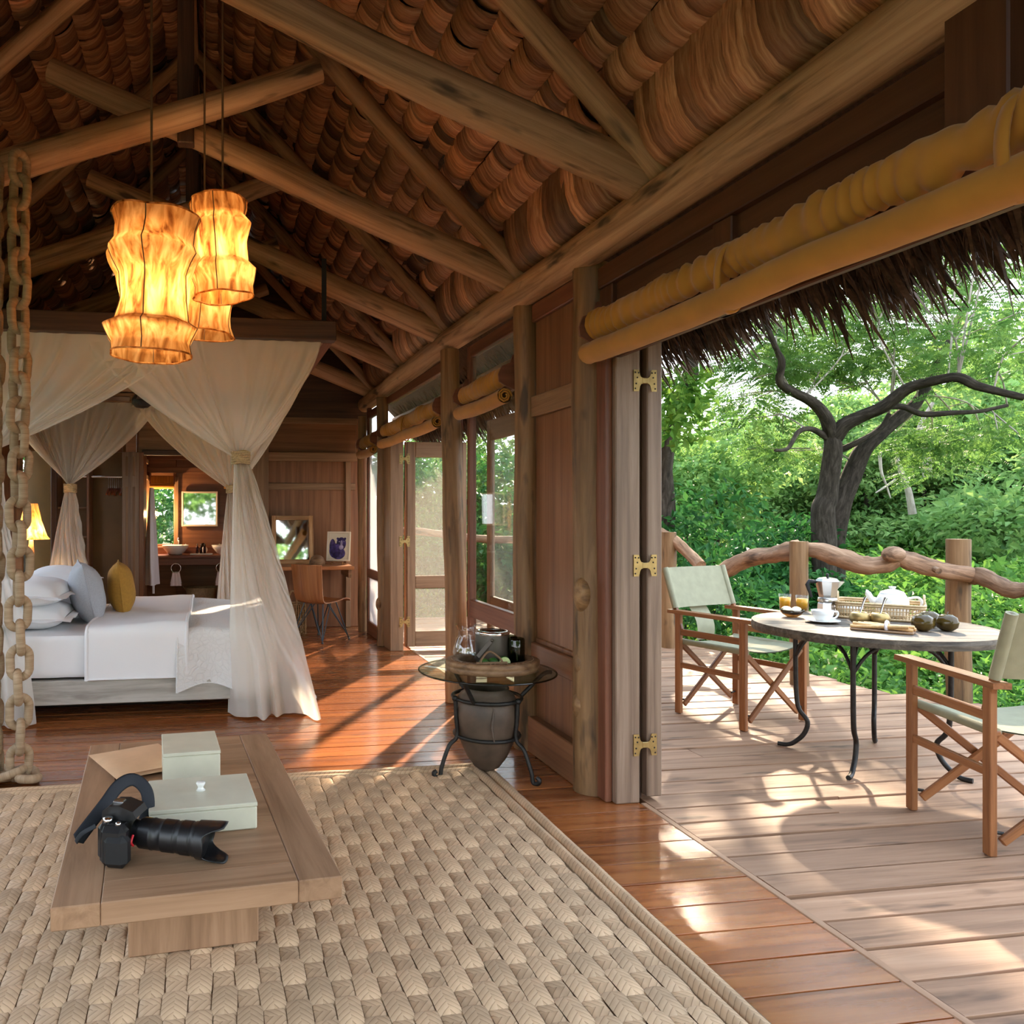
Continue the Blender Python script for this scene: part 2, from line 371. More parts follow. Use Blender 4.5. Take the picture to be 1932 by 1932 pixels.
def glass(name, col, rough=0.0, refl=0.12):
    m, nt, b = newmat(name); L = nt.links; nt.nodes.remove(b); out = nt.nodes['Material Output']
    tr = nd(nt, 'ShaderNodeBsdfTransparent'); tr.inputs[0].default_value = (*col, 1)
    g = nd(nt, 'ShaderNodeBsdfGlossy'); g.inputs['Roughness'].default_value = 0.03
    lw = nd(nt, 'ShaderNodeLayerWeight'); lw.inputs[0].default_value = 0.5
    pw = nd(nt, 'ShaderNodeMath', operation='POWER'); L.new(lw.outputs['Facing'], pw.inputs[0]); pw.inputs[1].default_value = 4.0
    ad = nd(nt, 'ShaderNodeMath', operation='MULTIPLY_ADD'); L.new(pw.outputs[0], ad.inputs[0]); ad.inputs[1].default_value = 0.45; ad.inputs[2].default_value = refl
    mx = nd(nt, 'ShaderNodeMixShader'); L.new(ad.outputs[0], mx.inputs[0]); L.new(tr.outputs[0], mx.inputs[1]); L.new(g.outputs[0], mx.inputs[2]); L.new(mx.outputs[0], out.inputs['Surface'])
glass('glass', (0.93, 0.95, 0.94), refl=0.03)
glass('glass_top', (0.80, 0.88, 0.82), refl=0.04)
glass('glass_jug', (0.93, 0.95, 0.96), refl=0.09)
glass('glass_green', (0.22, 0.25, 0.16), refl=0.06)
glass('glass_brown', (0.42, 0.30, 0.16), refl=0.08)

def quiltmat():
    m, nt, b = newmat('quilt'); L = nt.links
    b.inputs['Base Color'].default_value = (0.80, 0.80, 0.80, 1); b.inputs['Roughness'].default_value = 0.85
    g = attr(nt, 'gco'); n = nd(nt, 'ShaderNodeTexVoronoi', feature='DISTANCE_TO_EDGE'); n.inputs['Scale'].default_value = 26
    n0 = nd(nt, 'ShaderNodeTexNoise'); n0.inputs['Scale'].default_value = 5; ad = nd(nt, 'ShaderNodeVectorMath', operation='MULTIPLY_ADD'); L.new(g.outputs['Vector'], n0.inputs['Vector'])
    L.new(n0.outputs['Color'], ad.inputs[0]); ad.inputs[1].default_value = (0.2, 0.2, 0.2); L.new(g.outputs['Vector'], ad.inputs[2]); L.new(ad.outputs[0], n.inputs['Vector'])
    bump(nt, b, maprange(nt, n.outputs['Distance'], 0, 1, 0, 0.12), 0.35, 0.012)
quiltmat()
def strawmat(name, base, sc_=1.0):
    # herringbone plait: chevron stripes across the local strip coordinate
    m, nt, b = newmat(name); L = nt.links
    g = attr(nt, 'gco'); sx = nd(nt, 'ShaderNodeSeparateXYZ'); L.new(g.outputs['Vector'], sx.inputs[0])
    ab = nd(nt, 'ShaderNodeMath', operation='ABSOLUTE'); L.new(sx.outputs['Y'], ab.inputs[0])
    k = nd(nt, 'ShaderNodeMath', operation='MULTIPLY'); L.new(ab.outputs[0], k.inputs[0]); k.inputs[1].default_value = 0.9
    su = nd(nt, 'ShaderNodeMath', operation='ADD'); L.new(sx.outputs['X'], su.inputs[0]); L.new(k.outputs[0], su.inputs[1])
    sg = nd(nt, 'ShaderNodeMath', operation='SIGN'); L.new(sx.outputs['Y'], sg.inputs[0])
    hf = nd(nt, 'ShaderNodeMath', operation='MULTIPLY_ADD'); L.new(sg.outputs[0], hf.inputs[0]); hf.inputs[1].default_value = 0.006; L.new(su.outputs[0], hf.inputs[2])
    fr = nd(nt, 'ShaderNodeMath', operation='MULTIPLY'); L.new(hf.outputs[0], fr.inputs[0]); fr.inputs[1].default_value = 1 / (0.024 * sc_)
    pp = nd(nt, 'ShaderNodeMath', operation='FRACT'); L.new(fr.outputs[0], pp.inputs[0])
    n = nd(nt, 'ShaderNodeTexNoise'); n.inputs['Scale'].default_value = 9; n.inputs['Detail'].default_value = 4; tco = nd(nt, 'ShaderNodeTexCoord'); L.new(tco.outputs['Object'], n.inputs['Vector'])
    r = ramp(nt, [(0.3, tuple(c * 0.82 for c in base)), (0.7, tuple(c * 1.12 for c in base))]); L.new(n.outputs[0], r.inputs[0])
    r2 = ramp(nt, [(0.0, (0.35, 0.30, 0.25)), (0.16, (1, 1, 1)), (1.0, (0.86, 0.84, 0.8))]); L.new(pp.outputs[0], r2.inputs[0])
    t = attr(nt, 'tone'); oi = nd(nt, 'ShaderNodeObjectInfo')
    col = mul_value(nt, mul_value(nt, r.outputs[0], r2.outputs[0]), maprange(nt, t.outputs['Fac'], 0.78, 1.12))
    L.new(col, b.inputs['Base Color']); b.inputs['Roughness'].default_value = 0.6; b.inputs['Specular IOR Level'].default_value = 0.3
    bump(nt, b, pp.outputs[0], 0.5, 0.006)
strawmat('straw', (0.60, 0.415, 0.265))
plain('straw_gap_shade', (0.17, 0.105, 0.055), 0.9, noise=0.3, nscale=60)  # straw darkened so the gaps between braids look deep and shaded
def leafmat(name, c0, c1, c2, trl=0.45):
    m, nt, b = newmat(name); L = nt.links; nt.nodes.remove(b); out = nt.nodes['Material Output']
    t = attr(nt, 'tone'); r = ramp(nt, [(0.0, c0), (0.5, c1), (1.0, c2)]); L.new(t.outputs['Fac'], r.inputs[0])
    oi = nd(nt, 'ShaderNodeObjectInfo'); col = mul_value(nt, r.outputs[0], maprange(nt, oi.outputs['Random'], 0.8, 1.2))
    d = nd(nt, 'ShaderNodeBsdfPrincipled'); L.new(col, d.inputs['Base Color']); d.inputs['Roughness'].default_value = 0.5; d.inputs['Specular IOR Level'].default_value = 0.22
    tr = nd(nt, 'ShaderNodeBsdfTranslucent'); L.new(col, tr.inputs[0])
    mx = nd(nt, 'ShaderNodeMixShader'); mx.inputs[0].default_value = trl; L.new(d.outputs[0], mx.inputs[1]); L.new(tr.outputs[0], mx.inputs[2]); L.new(mx.outputs[0], out.inputs['Surface'])
leafmat('leaf', (0.04, 0.12, 0.025), (0.11, 0.26, 0.045), (0.27, 0.43, 0.075))
leafmat('leaf_dark', (0.015, 0.075, 0.02), (0.045, 0.17, 0.04), (0.10, 0.28, 0.06), 0.35)
leafmat('leaf_acacia', (0.06, 0.14, 0.03), (0.13, 0.25, 0.055), (0.23, 0.37, 0.09), 0.5)
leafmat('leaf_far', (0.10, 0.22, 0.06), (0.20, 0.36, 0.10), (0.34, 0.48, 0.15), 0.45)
def hide():
    m, nt, b = newmat('hide'); L = nt.links; nt.nodes.remove(b); out = nt.nodes['Material Output']
    g = attr(nt, 'gco'); n = nd(nt, 'ShaderNodeTexNoise'); n.inputs['Scale'].default_value = 1; n.inputs['Detail'].default_value = 6; n.inputs['Distortion'].default_value = 0.8
    L.new(scaled(nt, g.outputs['Vector'], (22, 22, 5)), n.inputs['Vector'])
    r = ramp(nt, [(0.3, (0.16, 0.045, 0.012)), (0.46, (0.62, 0.31, 0.10)), (0.66, (0.92, 0.64, 0.31))]); L.new(n.outputs[0], r.inputs[0])
    d = nd(nt, 'ShaderNodeBsdfDiffuse'); t = nd(nt, 'ShaderNodeBsdfTranslucent'); L.new(r.outputs[0], d.inputs[0]); L.new(r.outputs[0], t.inputs[0])
    mx = nd(nt, 'ShaderNodeMixShader'); mx.inputs[0].default_value = 0.6; L.new(d.outputs[0], mx.inputs[1]); L.new(t.outputs[0], mx.inputs[2]); L.new(mx.outputs[0], out.inputs['Surface'])
hide()

# ------------------------------------------------------------------ floor and deck
PITCH, GAP0 = 0.167, 2.666
floor = empty('floor', (0, 4, -0.04), kind='structure'); tag(floor, 'polished reddish plank floor inside the lodge', None)
def wavy_plank(x0, x1, y0, y1, z1, th, wav, seed, n=8, b=0.003):
    # a sawn board with slightly uneven long edges
    mb = MB(); lo = []; hi = []
    for i in range(n + 1):
        x = lerp(x0, x1, i / n)
        lo.append(y0 + wav * (nz(x * 1.3, seed)) ); hi.append(y1 + wav * (nz(x * 1.3, seed + 9.3)))
    vs = []; gs = []; o = R.uniform(0, 60); o2 = R.uniform(0, 9)
    for i in range(n + 1):
        x = lerp(x0, x1, i / n)
        for (y, z) in ((lo[i], z1 - th), (lo[i], z1 - b), (lo[i] + b, z1), (hi[i] - b, z1), (hi[i], z1 - b), (hi[i], z1 - th)):
            vs.append((x, y, z)); gs.append((x + o, y + o2, z))
    fs = []
    for i in range(n):
        for k in range(5): fs.append([i * 6 + k, i * 6 + k + 1, (i + 1) * 6 + k + 1, (i + 1) * 6 + k][::-1])
    fs.append([0, 1, 2, 3, 4, 5]); e = n * 6; fs.append([e + 5, e + 4, e + 3, e + 2, e + 1, e])
    return mb.add(vs, fs, gs, R.random())
k0 = int((-1.2 - GAP0) / PITCH); k1 = int((11.0 - GAP0) / PITCH)
for k in range(k0, k1):
    ya, yb = GAP0 + k * PITCH, GAP0 + (k + 1) * PITCH
    xe = 1.955 - 0.012 * max(0, ya - 3.4)
    wavy_plank(-2.1, xe, ya + 0.0035, yb - 0.0035, R.uniform(-0.002, 0.0), 0.03, 0.003, k * 3.1, 5, 0.0008).build('plank', 'floor_plank', floor)
sub = MB().bx((-2.15, -1.3, -0.2), (2.0, 11.1, -0.034)); sub.build('subfloor', 'void', floor)
thr = MB(); thr.bar((1.972, -1.0, -0.012), (1.972, 3.41, -0.012), 0.03, 0.026, ch=0.003); thr.bar((1.93, 5.55, -0.012), (1.93, 7.6, -0.012), 0.03, 0.026, ch=0.003)
thr.build('threshold', 'deck_plank', floor)
deck = empty('deck', (3.5, 4, -0.04), kind='structure'); tag(deck, 'weathered timber deck outside the lodge')
def deck_edge(y):
    if y > 5.3: return 4.95
    return lerp(5.75, 4.95, max(0, min(1, (y - 4.2) / 1.1)))
for k in range(k0, int((9.9 - GAP0) / PITCH)):
    ya, yb = GAP0 + k * PITCH, GAP0 + (k + 1) * PITCH
    x0 = 1.992 - 0.012 * max(0, ya - 3.4); x1 = deck_edge((ya + yb) / 2) + R.uniform(-0.02, 0.02)
    cuts = [x0, x1]
    if R.random() < 0.5: cuts = [x0, R.uniform(2.6, 4.2), x1]
    for a, b_ in zip(cuts[:-1], cuts[1:]):
        z = -0.004 + R.uniform(-0.004, 0.003)
        wavy_plank(a + 0.001, b_ - 0.001, ya + 0.0085, yb - 0.0085, z, 0.045, 0.007, k * 5.7 + a, 8, 0.0015).build('plank', 'deck_plank', deck)
jo = MB()
for x in (2.3, 3.1, 3.9, 4.7): jo.bx((x - 0.04, -1.2, -0.2), (x + 0.04, 9.8, -0.05))
jo.build('joist', 'void', deck)
MB().bx((2.0, -1.2, -0.09), (4.9, 9.8, -0.075)).build('gap_shade_sheet', 'void', deck)  # near-black sheet added to give the plank gaps their shade

# ------------------------------------------------------------------ roof: thatch slabs, bark strips, trusses
XR, XW, ZP, ZR = -0.14, 1.75, 2.62, 4.56
Q2 = math.sqrt(0.5)
def roof_pt(side, d, y, n):           # d up the slope from the wall plate, n inward from the slope
    x = 1.80 - d * Q2 - n * Q2; z = 2.70 + d * Q2 - n * Q2
    return V((x if side > 0 else 2 * XR - x, y, z))
NB = -0.125                              # the bark lining lies behind the rafters
def bark_variant(big, w, seed):
    rr = random.Random(seed); nv = 6; hr = 0.185 if big else 0.145
    amp = (0.050 if big else 0.022) * rr.uniform(0.9, 1.12); skew = rr.uniform(-0.01, 0.012) + (0.012 if big else 0.004)
    lift = rr.choice((-0.002, 0.0, 0.003, 0.008, 0.016)); wf = rr.uniform(0.93, 1.07)
    vs = []; gs = []; off = V((rr.uniform(0, 30), rr.uniform(0, 9), rr.uniform(0, 9)))
    for j in range(nv + 1):
        t = j / nv; d = t * hr * 1.03; n = amp * math.sin(math.pi * t) ** 0.75 * (1.0 - 0.18 * t)
        for uu, dn in ((-0.5, -0.006), (-0.485, 0.0), (0.0, 0.001), (0.485, lift), (0.5, lift - 0.008)):
            p = V((d, uu * w * wf + skew * (t - 0.5) * 2 + rr.uniform(-0.0015, 0.0015), n + dn)); vs.append(p); gs.append(V((p.x, p.y, p.z)) + off)
    fs = [[j * 5 + i, j * 5 + i + 1, (j + 1) * 5 + i + 1, (j + 1) * 5 + i] for j in range(nv) for i in range(4)]
    tone = rr.uniform(0.25, 1.0) if big else rr.uniform(0.05, 0.85)
    return np.array(vs), np.array(fs), np.array(gs), tone
WID = (0.05, 0.08, 0.11, 0.145, 0.19)
VAR = {(o, k): [bark_variant(o, WID[k], 1000 * o + 50 * k + s) for s in range(6)] for o in (0, 1) for k in range(5)}
VME = {}
def var_mesh(o, k, s):
    if (o, k, s) not in VME:
        v, f, g, t = VAR[(o, k)][s]; VME[(o, k, s)] = raw_mesh('bark_strip', v, f, 'bark', np.full(len(v), t), g, True)
    return VME[(o, k, s)]
EV = V((0, 0, EYE))
def roof_side(side, name, label):
    slab = MB()
    poly = [(-0.62, NB - 0.02), (2.90, NB - 0.02), (2.90, NB - 0.2), (-0.62, NB - 0.2)]
    vs = []
    for y in (-0.8, 9.5):
        for d, n in poly: vs.append(roof_pt(side, d, y, n))
    slab.add(vs, [[0, 1, 2, 3], [7, 6, 5, 4], [0, 4, 5, 1], [1, 5, 6, 2], [2, 6, 7, 3], [3, 7, 4, 0]])
    root = slab.build(name, 'thatch'); tag(root, label, None, kind='structure')
    ax = V((-Q2 * side, 0, Q2)); an = V((-Q2 * side, 0, -Q2)); ay = V((0, 1, 0))
    m3 = Matrix((ax, ay, an)).transposed(); items = []
    d = 0.30; row = 0
    while d < 2.62:
        big = (row + 1) % 2; y = -0.6 + R.uniform(0, 0.1)
        while y < 9.4:
            k = R.choice((0, 1, 1, 2, 2, 3, 3, 4)) if big else R.choice((0, 0, 1, 1, 2, 3, 4))
            wv = 0.012 * nz(y * 1.1, row * 3.7)
            near = min(abs(y - t) for t in TY); sink = -0.05 * max(0, 1 - near / 0.16)
            items.append((roof_pt(side, d + wv, y + WID[k] / 2, NB + sink), big, k, R.randrange(6), R.uniform(-0.07, 0.07)))
            y += WID[k]
        d += 0.185 if big else 0.145; row += 1
    vis = lambda p: 0 if (p.y < 1.6) else 1
    items.sort(key=lambda it: -(vis(it[0]) * 100 - (it[0] - EV).length))
    loc = root.location
    for p, o, k, s_, yaw in items[:300]:
        ob = bpy.data.objects.new('bark_strip', var_mesh(o, k, s_)); C.objects.link(ob); ob.parent = root
        ob.matrix_local = Matrix.Translation(p - loc) @ (m3 @ Matrix.Rotation(yaw, 3, 'Z')).to_4x4()
    VV, FF, GG, TT = [], [], [], []; b = 0
    for p, o, k, s_, yaw in items[300:]:
        v, f, g, t = VAR[(o, k)][s_]; mm = np.array(m3 @ Matrix.Rotation(yaw, 3, 'Z'))
        VV.append(v @ mm.T + np.array(p - loc)); FF.append(f + b); GG.append(g + R.uniform(0, 9)); TT.append(np.full(len(v), min(1, max(0, t + R.uniform(-0.2, 0.2))))); b += len(v)
    me = raw_mesh('bark_strips', np.concatenate(VV), np.concatenate(FF), 'bark', np.concatenate(TT), np.concatenate(GG), True)
    tag(obj_of(me, 'bark_strips', root), kind='stuff')
    return root
TY = [1.62, 3.0, 4.42, 5.84, 7.28, 8.72]
ceilR = roof_side(1, 'ceiling', 'woven bark strip roof lining sloping down to the open deck side')
ceilL = roof_side(-1, 'ceiling', 'woven bark strip roof lining sloping down behind the hanging chains')

TY = [1.62, 3.0, 4.42, 5.84, 7.28, 8.72]
# bulging eave rolls of bark between the rafters, strips running down the slope
for side, root in ((1, ceilR), (-1, ceilL)):
    for a, b_ in zip([0.2] + TY, TY + [9.4]):
        y = a + 0.16; e = b_ - 0.10
        bulge = MB()
        while y < e - 0.03:
            w = min(R.uniform(0.06, 0.19), e - y); yc = y + w / 2; lean = R.uniform(-0.04, 0.04)
            q = (yc - a) / (b_ - a); am = 0.13 + 0.05 * math.sin(math.pi * q) + R.uniform(-0.008, 0.012)
            mb = MB() if side > 0 else bulge; nv = 7; vs = []; gs = []; off = V((R.uniform(0, 30), R.uniform(0, 5), 0))
            for j in range(nv + 1):
                t = j / nv; d = -0.12 + t * 0.46
                n = NB + 0.0 + am * math.sin(math.pi * min(1, t * 1.02)) ** 0.8 * (1 - 0.15 * t)
                for (uu, dn) in ((-0.54, -0.016), (-0.5, 0.0), (0, 0.004), (0.5, 0.012), (0.53, -0.010)):
                    p = roof_pt(side, d, yc + uu * w * 1.05 + lean * (t - 0.5), n + dn); vs.append(p); gs.append(V((d, uu * w, n)) + off)
            fs = [[j * 5 + i, j * 5 + i + 1, (j + 1) * 5 + i + 1, (j + 1) * 5 + i] for j in range(nv) for i in range(4)]
            mb.add(vs, fs, gs, R.uniform(0.15, 1.0), True)
            if side > 0: mb.build('eave_strip', 'bark', root)
            y += w * 0.97
        if side < 0: tag(bulge.build('eave_strips', 'bark', root), kind='stuff')

def logpts(p0, p1, n=9, amp=0.012, seed=None):
    sd_ = R.uniform(0, 99) if seed is None else seed; p0, p1 = V(p0), V(p1); out = []
    for i in range(n + 1):
        t = i / n; p = p0.lerp(p1, t); p = p + V((nz(t * 2.3, sd_), nz(t * 2.3, sd_ + 5), nz(t * 2.3, sd_ + 11))) * amp * 2; out.append(p)
    return out
def radii(r0, r1, n=9): return [lerp(r0, r1, i / n) for i in range(n + 1)]
for i, y in enumerate(TY):
    root = empty('roof_truss', (XR, y, ZP), kind='structure'); tag(root, 'round log roof truss with crossed scissor logs', None, 'roof trusses along the lodge')
    zr0 = ZP + 0.14
    for s in (1, -1):
        xw = XR + s * (XW - XR)
        MB().tube(logpts((xw + s * 0.12, y - 0.04, zr0 - 0.12), (XR + s * 0.02, y - 0.03, zr0 + 1.87), amp=0.01), radii(0.058, 0.046), 12, wob=0.05).build('rafter', 'log', root)
    MB().tube(logpts((XW + 0.06, y + 0.06, ZP + 0.075), (XR - 0.72, y + 0.06, ZP + 0.075 + 0.385 * (XW - XR + 0.78)), 12, 0.012), radii(0.092, 0.066, 12), 14, wob=0.05).build('scissor_log', 'log', root)
    MB().tube(logpts((2 * XR - XW - 0.06, y - 0.10, ZP + 0.075), (XR + 0.72, y - 0.12, ZP + 0.075 + 0.40 * (XW - XR + 0.78)), 12, 0.012), radii(0.092, 0.066, 12), 14, wob=0.05).build('scissor_log', 'log', root)
    k = MB(); k.bx((XR - 0.045, y - 0.055, 3.34), (XR + 0.045, y + 0.02, 4.55), 0.006); k.build('king_post', 'dark_beam', root)
for s in (1, -1):
    xw = XR + s * (XW - XR); o = MB().tube(logpts((xw + s * 0.04, -0.8, ZP), (xw + s * 0.0, 9.3, ZP - 0.03), 26, 0.02, 3.3), radii(0.092, 0.085, 26), 14, wob=0.05).build('wall_plate_beam', 'log')
    tag(o, 'long round log wall plate above the ' + ('folding doors' if s > 0 else 'window bays'), None, kind='structure')
o = MB().tube(logpts((XR, -0.8, 4.60), (XR, 9.3, 4.60), 20, 0.01), 0.05, 10).build('ridge_beam', 'log'); tag(o, 'round log ridge pole at the roof peak', kind='structure')

# thatch fringe hanging from the eave
def fringe(n, side=1):
    rr = np.random.RandomState(5 + side); VV = []; FF = []; TT = []
    y = rr.uniform(-0.6, 9.4, n); lay = rr.uniform(0, 1, n)
    for i in range(n):
        d = -0.30 - 0.30 * lay[i]; b0 = roof_pt(side, d, y[i], NB - 0.02 - 0.14 * rr.rand())
        L = rr.uniform(0.26, 0.62) * (0.75 + 0.35 * nz(y[i] * 1.7, 3.1)); w = rr.uniform(0.006, 0.014)
        dr = V((side * rr.uniform(0.45, 1.0), rr.normal(0, 0.28), -rr.uniform(0.5, 1.1))).normalized()
        pm = b0 + dr * L * 0.55; dr2 = (dr + V((0, 0, -rr.uniform(0.05, 0.5)))).normalized(); pe = pm + dr2 * L * 0.45
        wv = dr.cross(V((rr.normal(), rr.normal(), rr.normal()))).normalized() * w
        b = len(VV); VV += [b0 - wv, b0 + wv, pm - wv * 0.9, pm + wv * 0.9, pe - wv * 0.12, pe + wv * 0.12]; FF += [[b, b + 1, b + 3, b + 2], [b + 2, b + 3, b + 5, b + 4]]; TT += [rr.rand()] * 6
    return raw_mesh('thatch_fringe', np.array(VV), np.array(FF), 'thatch', np.array(TT))
o = obj_of(fringe(20000), 'thatch_fringe'); tag(o, 'dark ragged thatch fringe hanging from the eave over the deck', 'thatch', kind='stuff')
# a row of eave poles showing under the thatch
for s in (1,):
    o = MB().tube(logpts(roof_pt(1, -0.45, -0.8, NB + 0.02), roof_pt(1, -0.45, 9.4, NB + 0.02), 16, 0.01), 0.03, 8).build('eave_pole_beam', 'log'); tag(o, 'thin round pole under the thatch eave', kind='structure')

# ------------------------------------------------------------------ right wall: posts, panels, windows, doors
def post(x, y, r0, r1, ztop, label, knots=(), lean=(0, 0), mat='post', z0=0.0, amp=0.012):
    n = 26; pts = []; rs = []; sd_ = R.uniform(0, 99)
    for i in range(n + 1):
        t = i / n; pts.append(V((x + lean[0] * t + amp * nz(t * 2.5, sd_), y + lean[1] * t + amp * nz(t * 2.5, sd_ + 7), lerp(z0, ztop, t)))); rs.append(lerp(r0, r1, t) * (1 + 0.06 * nz(t * 5, sd_ + 3)))
    mb = MB().tube(pts, rs, 16, wob=0.06); o = mb.build('wall_post', mat); tag(o, label, None, kind='structure')
    for (kz, ka, kr) in knots:
        c = V((x + math.cos(ka) * r0 * 0.72, y + math.sin(ka) * r0 * 0.72, kz))
        k = MB(); k.ball(c, (kr * 0.8, kr * 0.8, kr * 1.5), 12, 8); k.build('knot', mat, o)
    return o
post(1.815, 3.60, 0.092, 0.088, 2.54, 'thick knotty log post beside the folded deck doors', [(0.95, 3.6, 0.06), (0.62, 3.4, 0.045), (0.42, 3.3, 0.05)], (0.0, 0.02))
post(1.785, 4.32, 0.078, 0.066, 2.53, 'slim log post between the window and the solid wall panel', [], (0.0, 0.04))
post(1.715, 5.43, 0.078, 0.07, 2.53, 'log post behind the glass table with the clay pot', [], (0.0, 0.20))
post(1.70, 7.85, 0.06, 0.058, 2.5, 'slim log post beside the far screen door', [(0.42, 3.5, 0.045)], (0.0, 0.0))
post(1.67, 8.80, 0.05, 0.05, 2.42, 'thin log post in the corner beside the desk', [])
for y in (0.4, 2.2, 4.0, 5.8, 7.6, 8.85): post(-2.05, y, 0.075, 0.07, 2.54, 'log post of the bed-side wall', [])

wr = empty('wall_right', (1.85, 5, 0), kind='structure'); tag(wr, 'timber wall with window bays and doors on the deck side')
def part(name, mat, parent, *boxes, ch=0.005, axis=None):
    mb = MB()
    for lo, hi in boxes: mb.bx(lo, hi, ch, axis)
    return mb.build(name, mat, parent)
# header over the wide opening
part('header_board', 'header_shaded', wr, ((1.835, 1.0, 2.06), (1.865, 3.55, 2.50)), axis=1)
part('header_rail', 'header_shaded', wr, ((1.80, 1.0, 2.40), (1.86, 3.52, 2.50)))
part('header_stile', 'header_shaded', wr, ((1.81, 2.55, 2.06), (1.862, 2.66, 2.40)))
part('header_stile', 'header_shaded', wr, ((1.81, 3.40, 2.06), (1.862, 3.52, 2.40)))
part('hanging_post', 'header_shaded', wr, ((1.74, 1.50, 2.16), (1.84, 1.66, 2.56)), axis=2)
part('header_board', 'header_shaded', wr, ((1.835, -0.8, 2.06), (1.865, 1.0, 2.50)), axis=1)
# solid panel bay between the posts
part('wall_panel', 'panel', wr, ((1.815, 3.66, 0.62), (1.845, 4.28, 1.90)), axis=2)
part('wall_panel', 'panel', wr, ((1.815, 3.66, 1.98), (1.845, 4.28, 2.52)), axis=2)
part('wall_panel', 'panel', wr, ((1.805, 3.66, 0.19), (1.835, 4.28, 0.64)), axis=2)
part('wall_rail', 'frame', wr, ((1.785, 3.66, 1.885), (1.83, 4.28, 2.0)), axis=1)
part('wall_rail', 'frame_red', wr, ((1.79, 3.66, 2.42), (1.84, 4.28, 2.52)), axis=1)
part('wall_rail', 'panel', wr, ((1.775, 3.66, 0.50), (1.82, 4.28, 0.615)), axis=1)
o = part('baseboard_right', 'panel', None, ((1.755, 3.66, 0.0), (1.81, 4.28, 0.20)), axis=1); tag(o, 'brown skirting board under the solid wall panel', kind='structure')
# door jamb and folded leaf (deck doors)
d1 = empty('door_1', (1.95, 3.45, 0), kind='structure'); tag(d1, 'folded timber deck door leaf with brass hinges')
part('jamb', 'frame_red', d1, ((1.80, 3.44, 0.0), (1.835, 3.55, 2.30)))
part('jamb', 'frame_grey', d1, ((1.835, 3.41, 0.0), (1.955, 3.56, 2.34)))
part('door_leaf', 'frame_grey', d1, ((2.0, 3.425, 0.02), (2.075, 4.32, 2.26)), axis=2)
part('door_leaf', 'dark_beam', d1, ((1.956, 3.47, 0.0), (1.999, 3.56, 2.26)), axis=2)  # dark strip filling the gap between jamb and folded leaf
def hinge(z, y, x0, x1, parent):
    mb = MB(); w = 0.034; h = 0.05
    for s, xx in ((1, x0 - w), (-1, x1 + w)):
        xin = x0 if s > 0 else x1
        pts = [(xx, z - h), (xin - s * 0.008, z - h), (xin - s * 0.002, z - 0.025), (xin + s * 0.004, z - 0.016), (xin + s * 0.012, z - 0.014), (xin + s * 0.012, z + 0.014), (xin + s * 0.004, z + 0.016), (xin - s * 0.002, z + 0.025), (xin - s * 0.008, z + h), (xx, z + h)]
        if s < 0: pts = pts[::-1]
        mb.prism(pts, 0, 0.004, lambda p: V((p.x, y - p.z, p.y)))
    mb.bx((x0 + 0.008, y - 0.006, z - 0.013), (x1 - 0.008, y + 0.004, z + 0.013), 0.002)
    o = mb.build('hinge', 'brass', parent); sm = MB()
    for s, xx in ((1, x0 - w), (-1, x1 + w)):
        for dz, dx in ((0.037, 0.008), (-0.037, 0.008), (0.014, 0.018), (-0.014, 0.012), (0.036, 0.024)):
            sm.ball((xx + s * dx, y - 0.005, z + dz), (0.004, 0.0025, 0.004), 6, 4)
    sm.build('screws', 'iron', o)
for z in (1.955, 1.10, 0.27): hinge(z, 3.408, 1.955, 2.002, d1)
# window bay 2 (between the slim post and the post behind the glass table)
def window(name, y0, y1, xc, rails, label, panes, mat='frame_red', pane_mat='glass', th=0.05, st=0.055):
    root = empty(name, (xc, (y0 + y1) / 2, 0), kind='structure'); tag(root, label)
    part('window_stile', mat, root, ((xc - th / 2, y0, 0.0), (xc + th / 2, y0 + st, 2.5)), axis=2)
    part('window_stile', mat, root, ((xc - th / 2, y1 - st, 0.0), (xc + th / 2, y1, 2.5)), axis=2)
    for z0, z1 in rails: part('window_rail', mat, root, ((xc - th / 2 + 0.002, y0 + st, z0), (xc + th / 2 - 0.002, y1 - st, z1)), axis=1)
    for z0, z1, pm in panes:
        part('window_pane', pm, root, ((xc - 0.003, y0 + st, z0), (xc + 0.003, y1 - st, z1)), ch=0.0005)
    return root
window('window_1', 4.40, 5.36, 1.79, [(0.0, 0.13), (0.62, 0.74), (2.08, 2.16), (2.42, 2.5)], 'glazed window bay behind the glass side table', [(0.13, 0.62, 'glass'), (0.74, 2.08, 'glass'), (2.16, 2.42, 'screen')])
window('window_2', 7.93, 8.72, 1.73, [(0.0, 0.14), (0.62, 0.72), (2.0, 2.08), (2.38, 2.46)], 'narrow glazed window with pale netting beside the desk', [(0.14, 0.62, 'net_window'), (0.72, 2.0, 'net_window'), (2.08, 2.38, 'net_window')])
# transom over the far door
wt = empty('window_3', (1.76, 6.7, 2.1), kind='structure'); tag(wt, 'transom pane over the far screen door')
part('window_rail', 'frame_red', wt, ((1.735, 5.60, 2.06), (1.785, 7.80, 2.13)), axis=1); part('window_rail', 'frame_red', wt, ((1.735, 5.60, 2.42), (1.785, 7.80, 2.50)), axis=1)
part('window_pane', 'screen', wt, ((1.757, 5.62, 2.13), (1.763, 7.78, 2.42)), ch=0.0005)
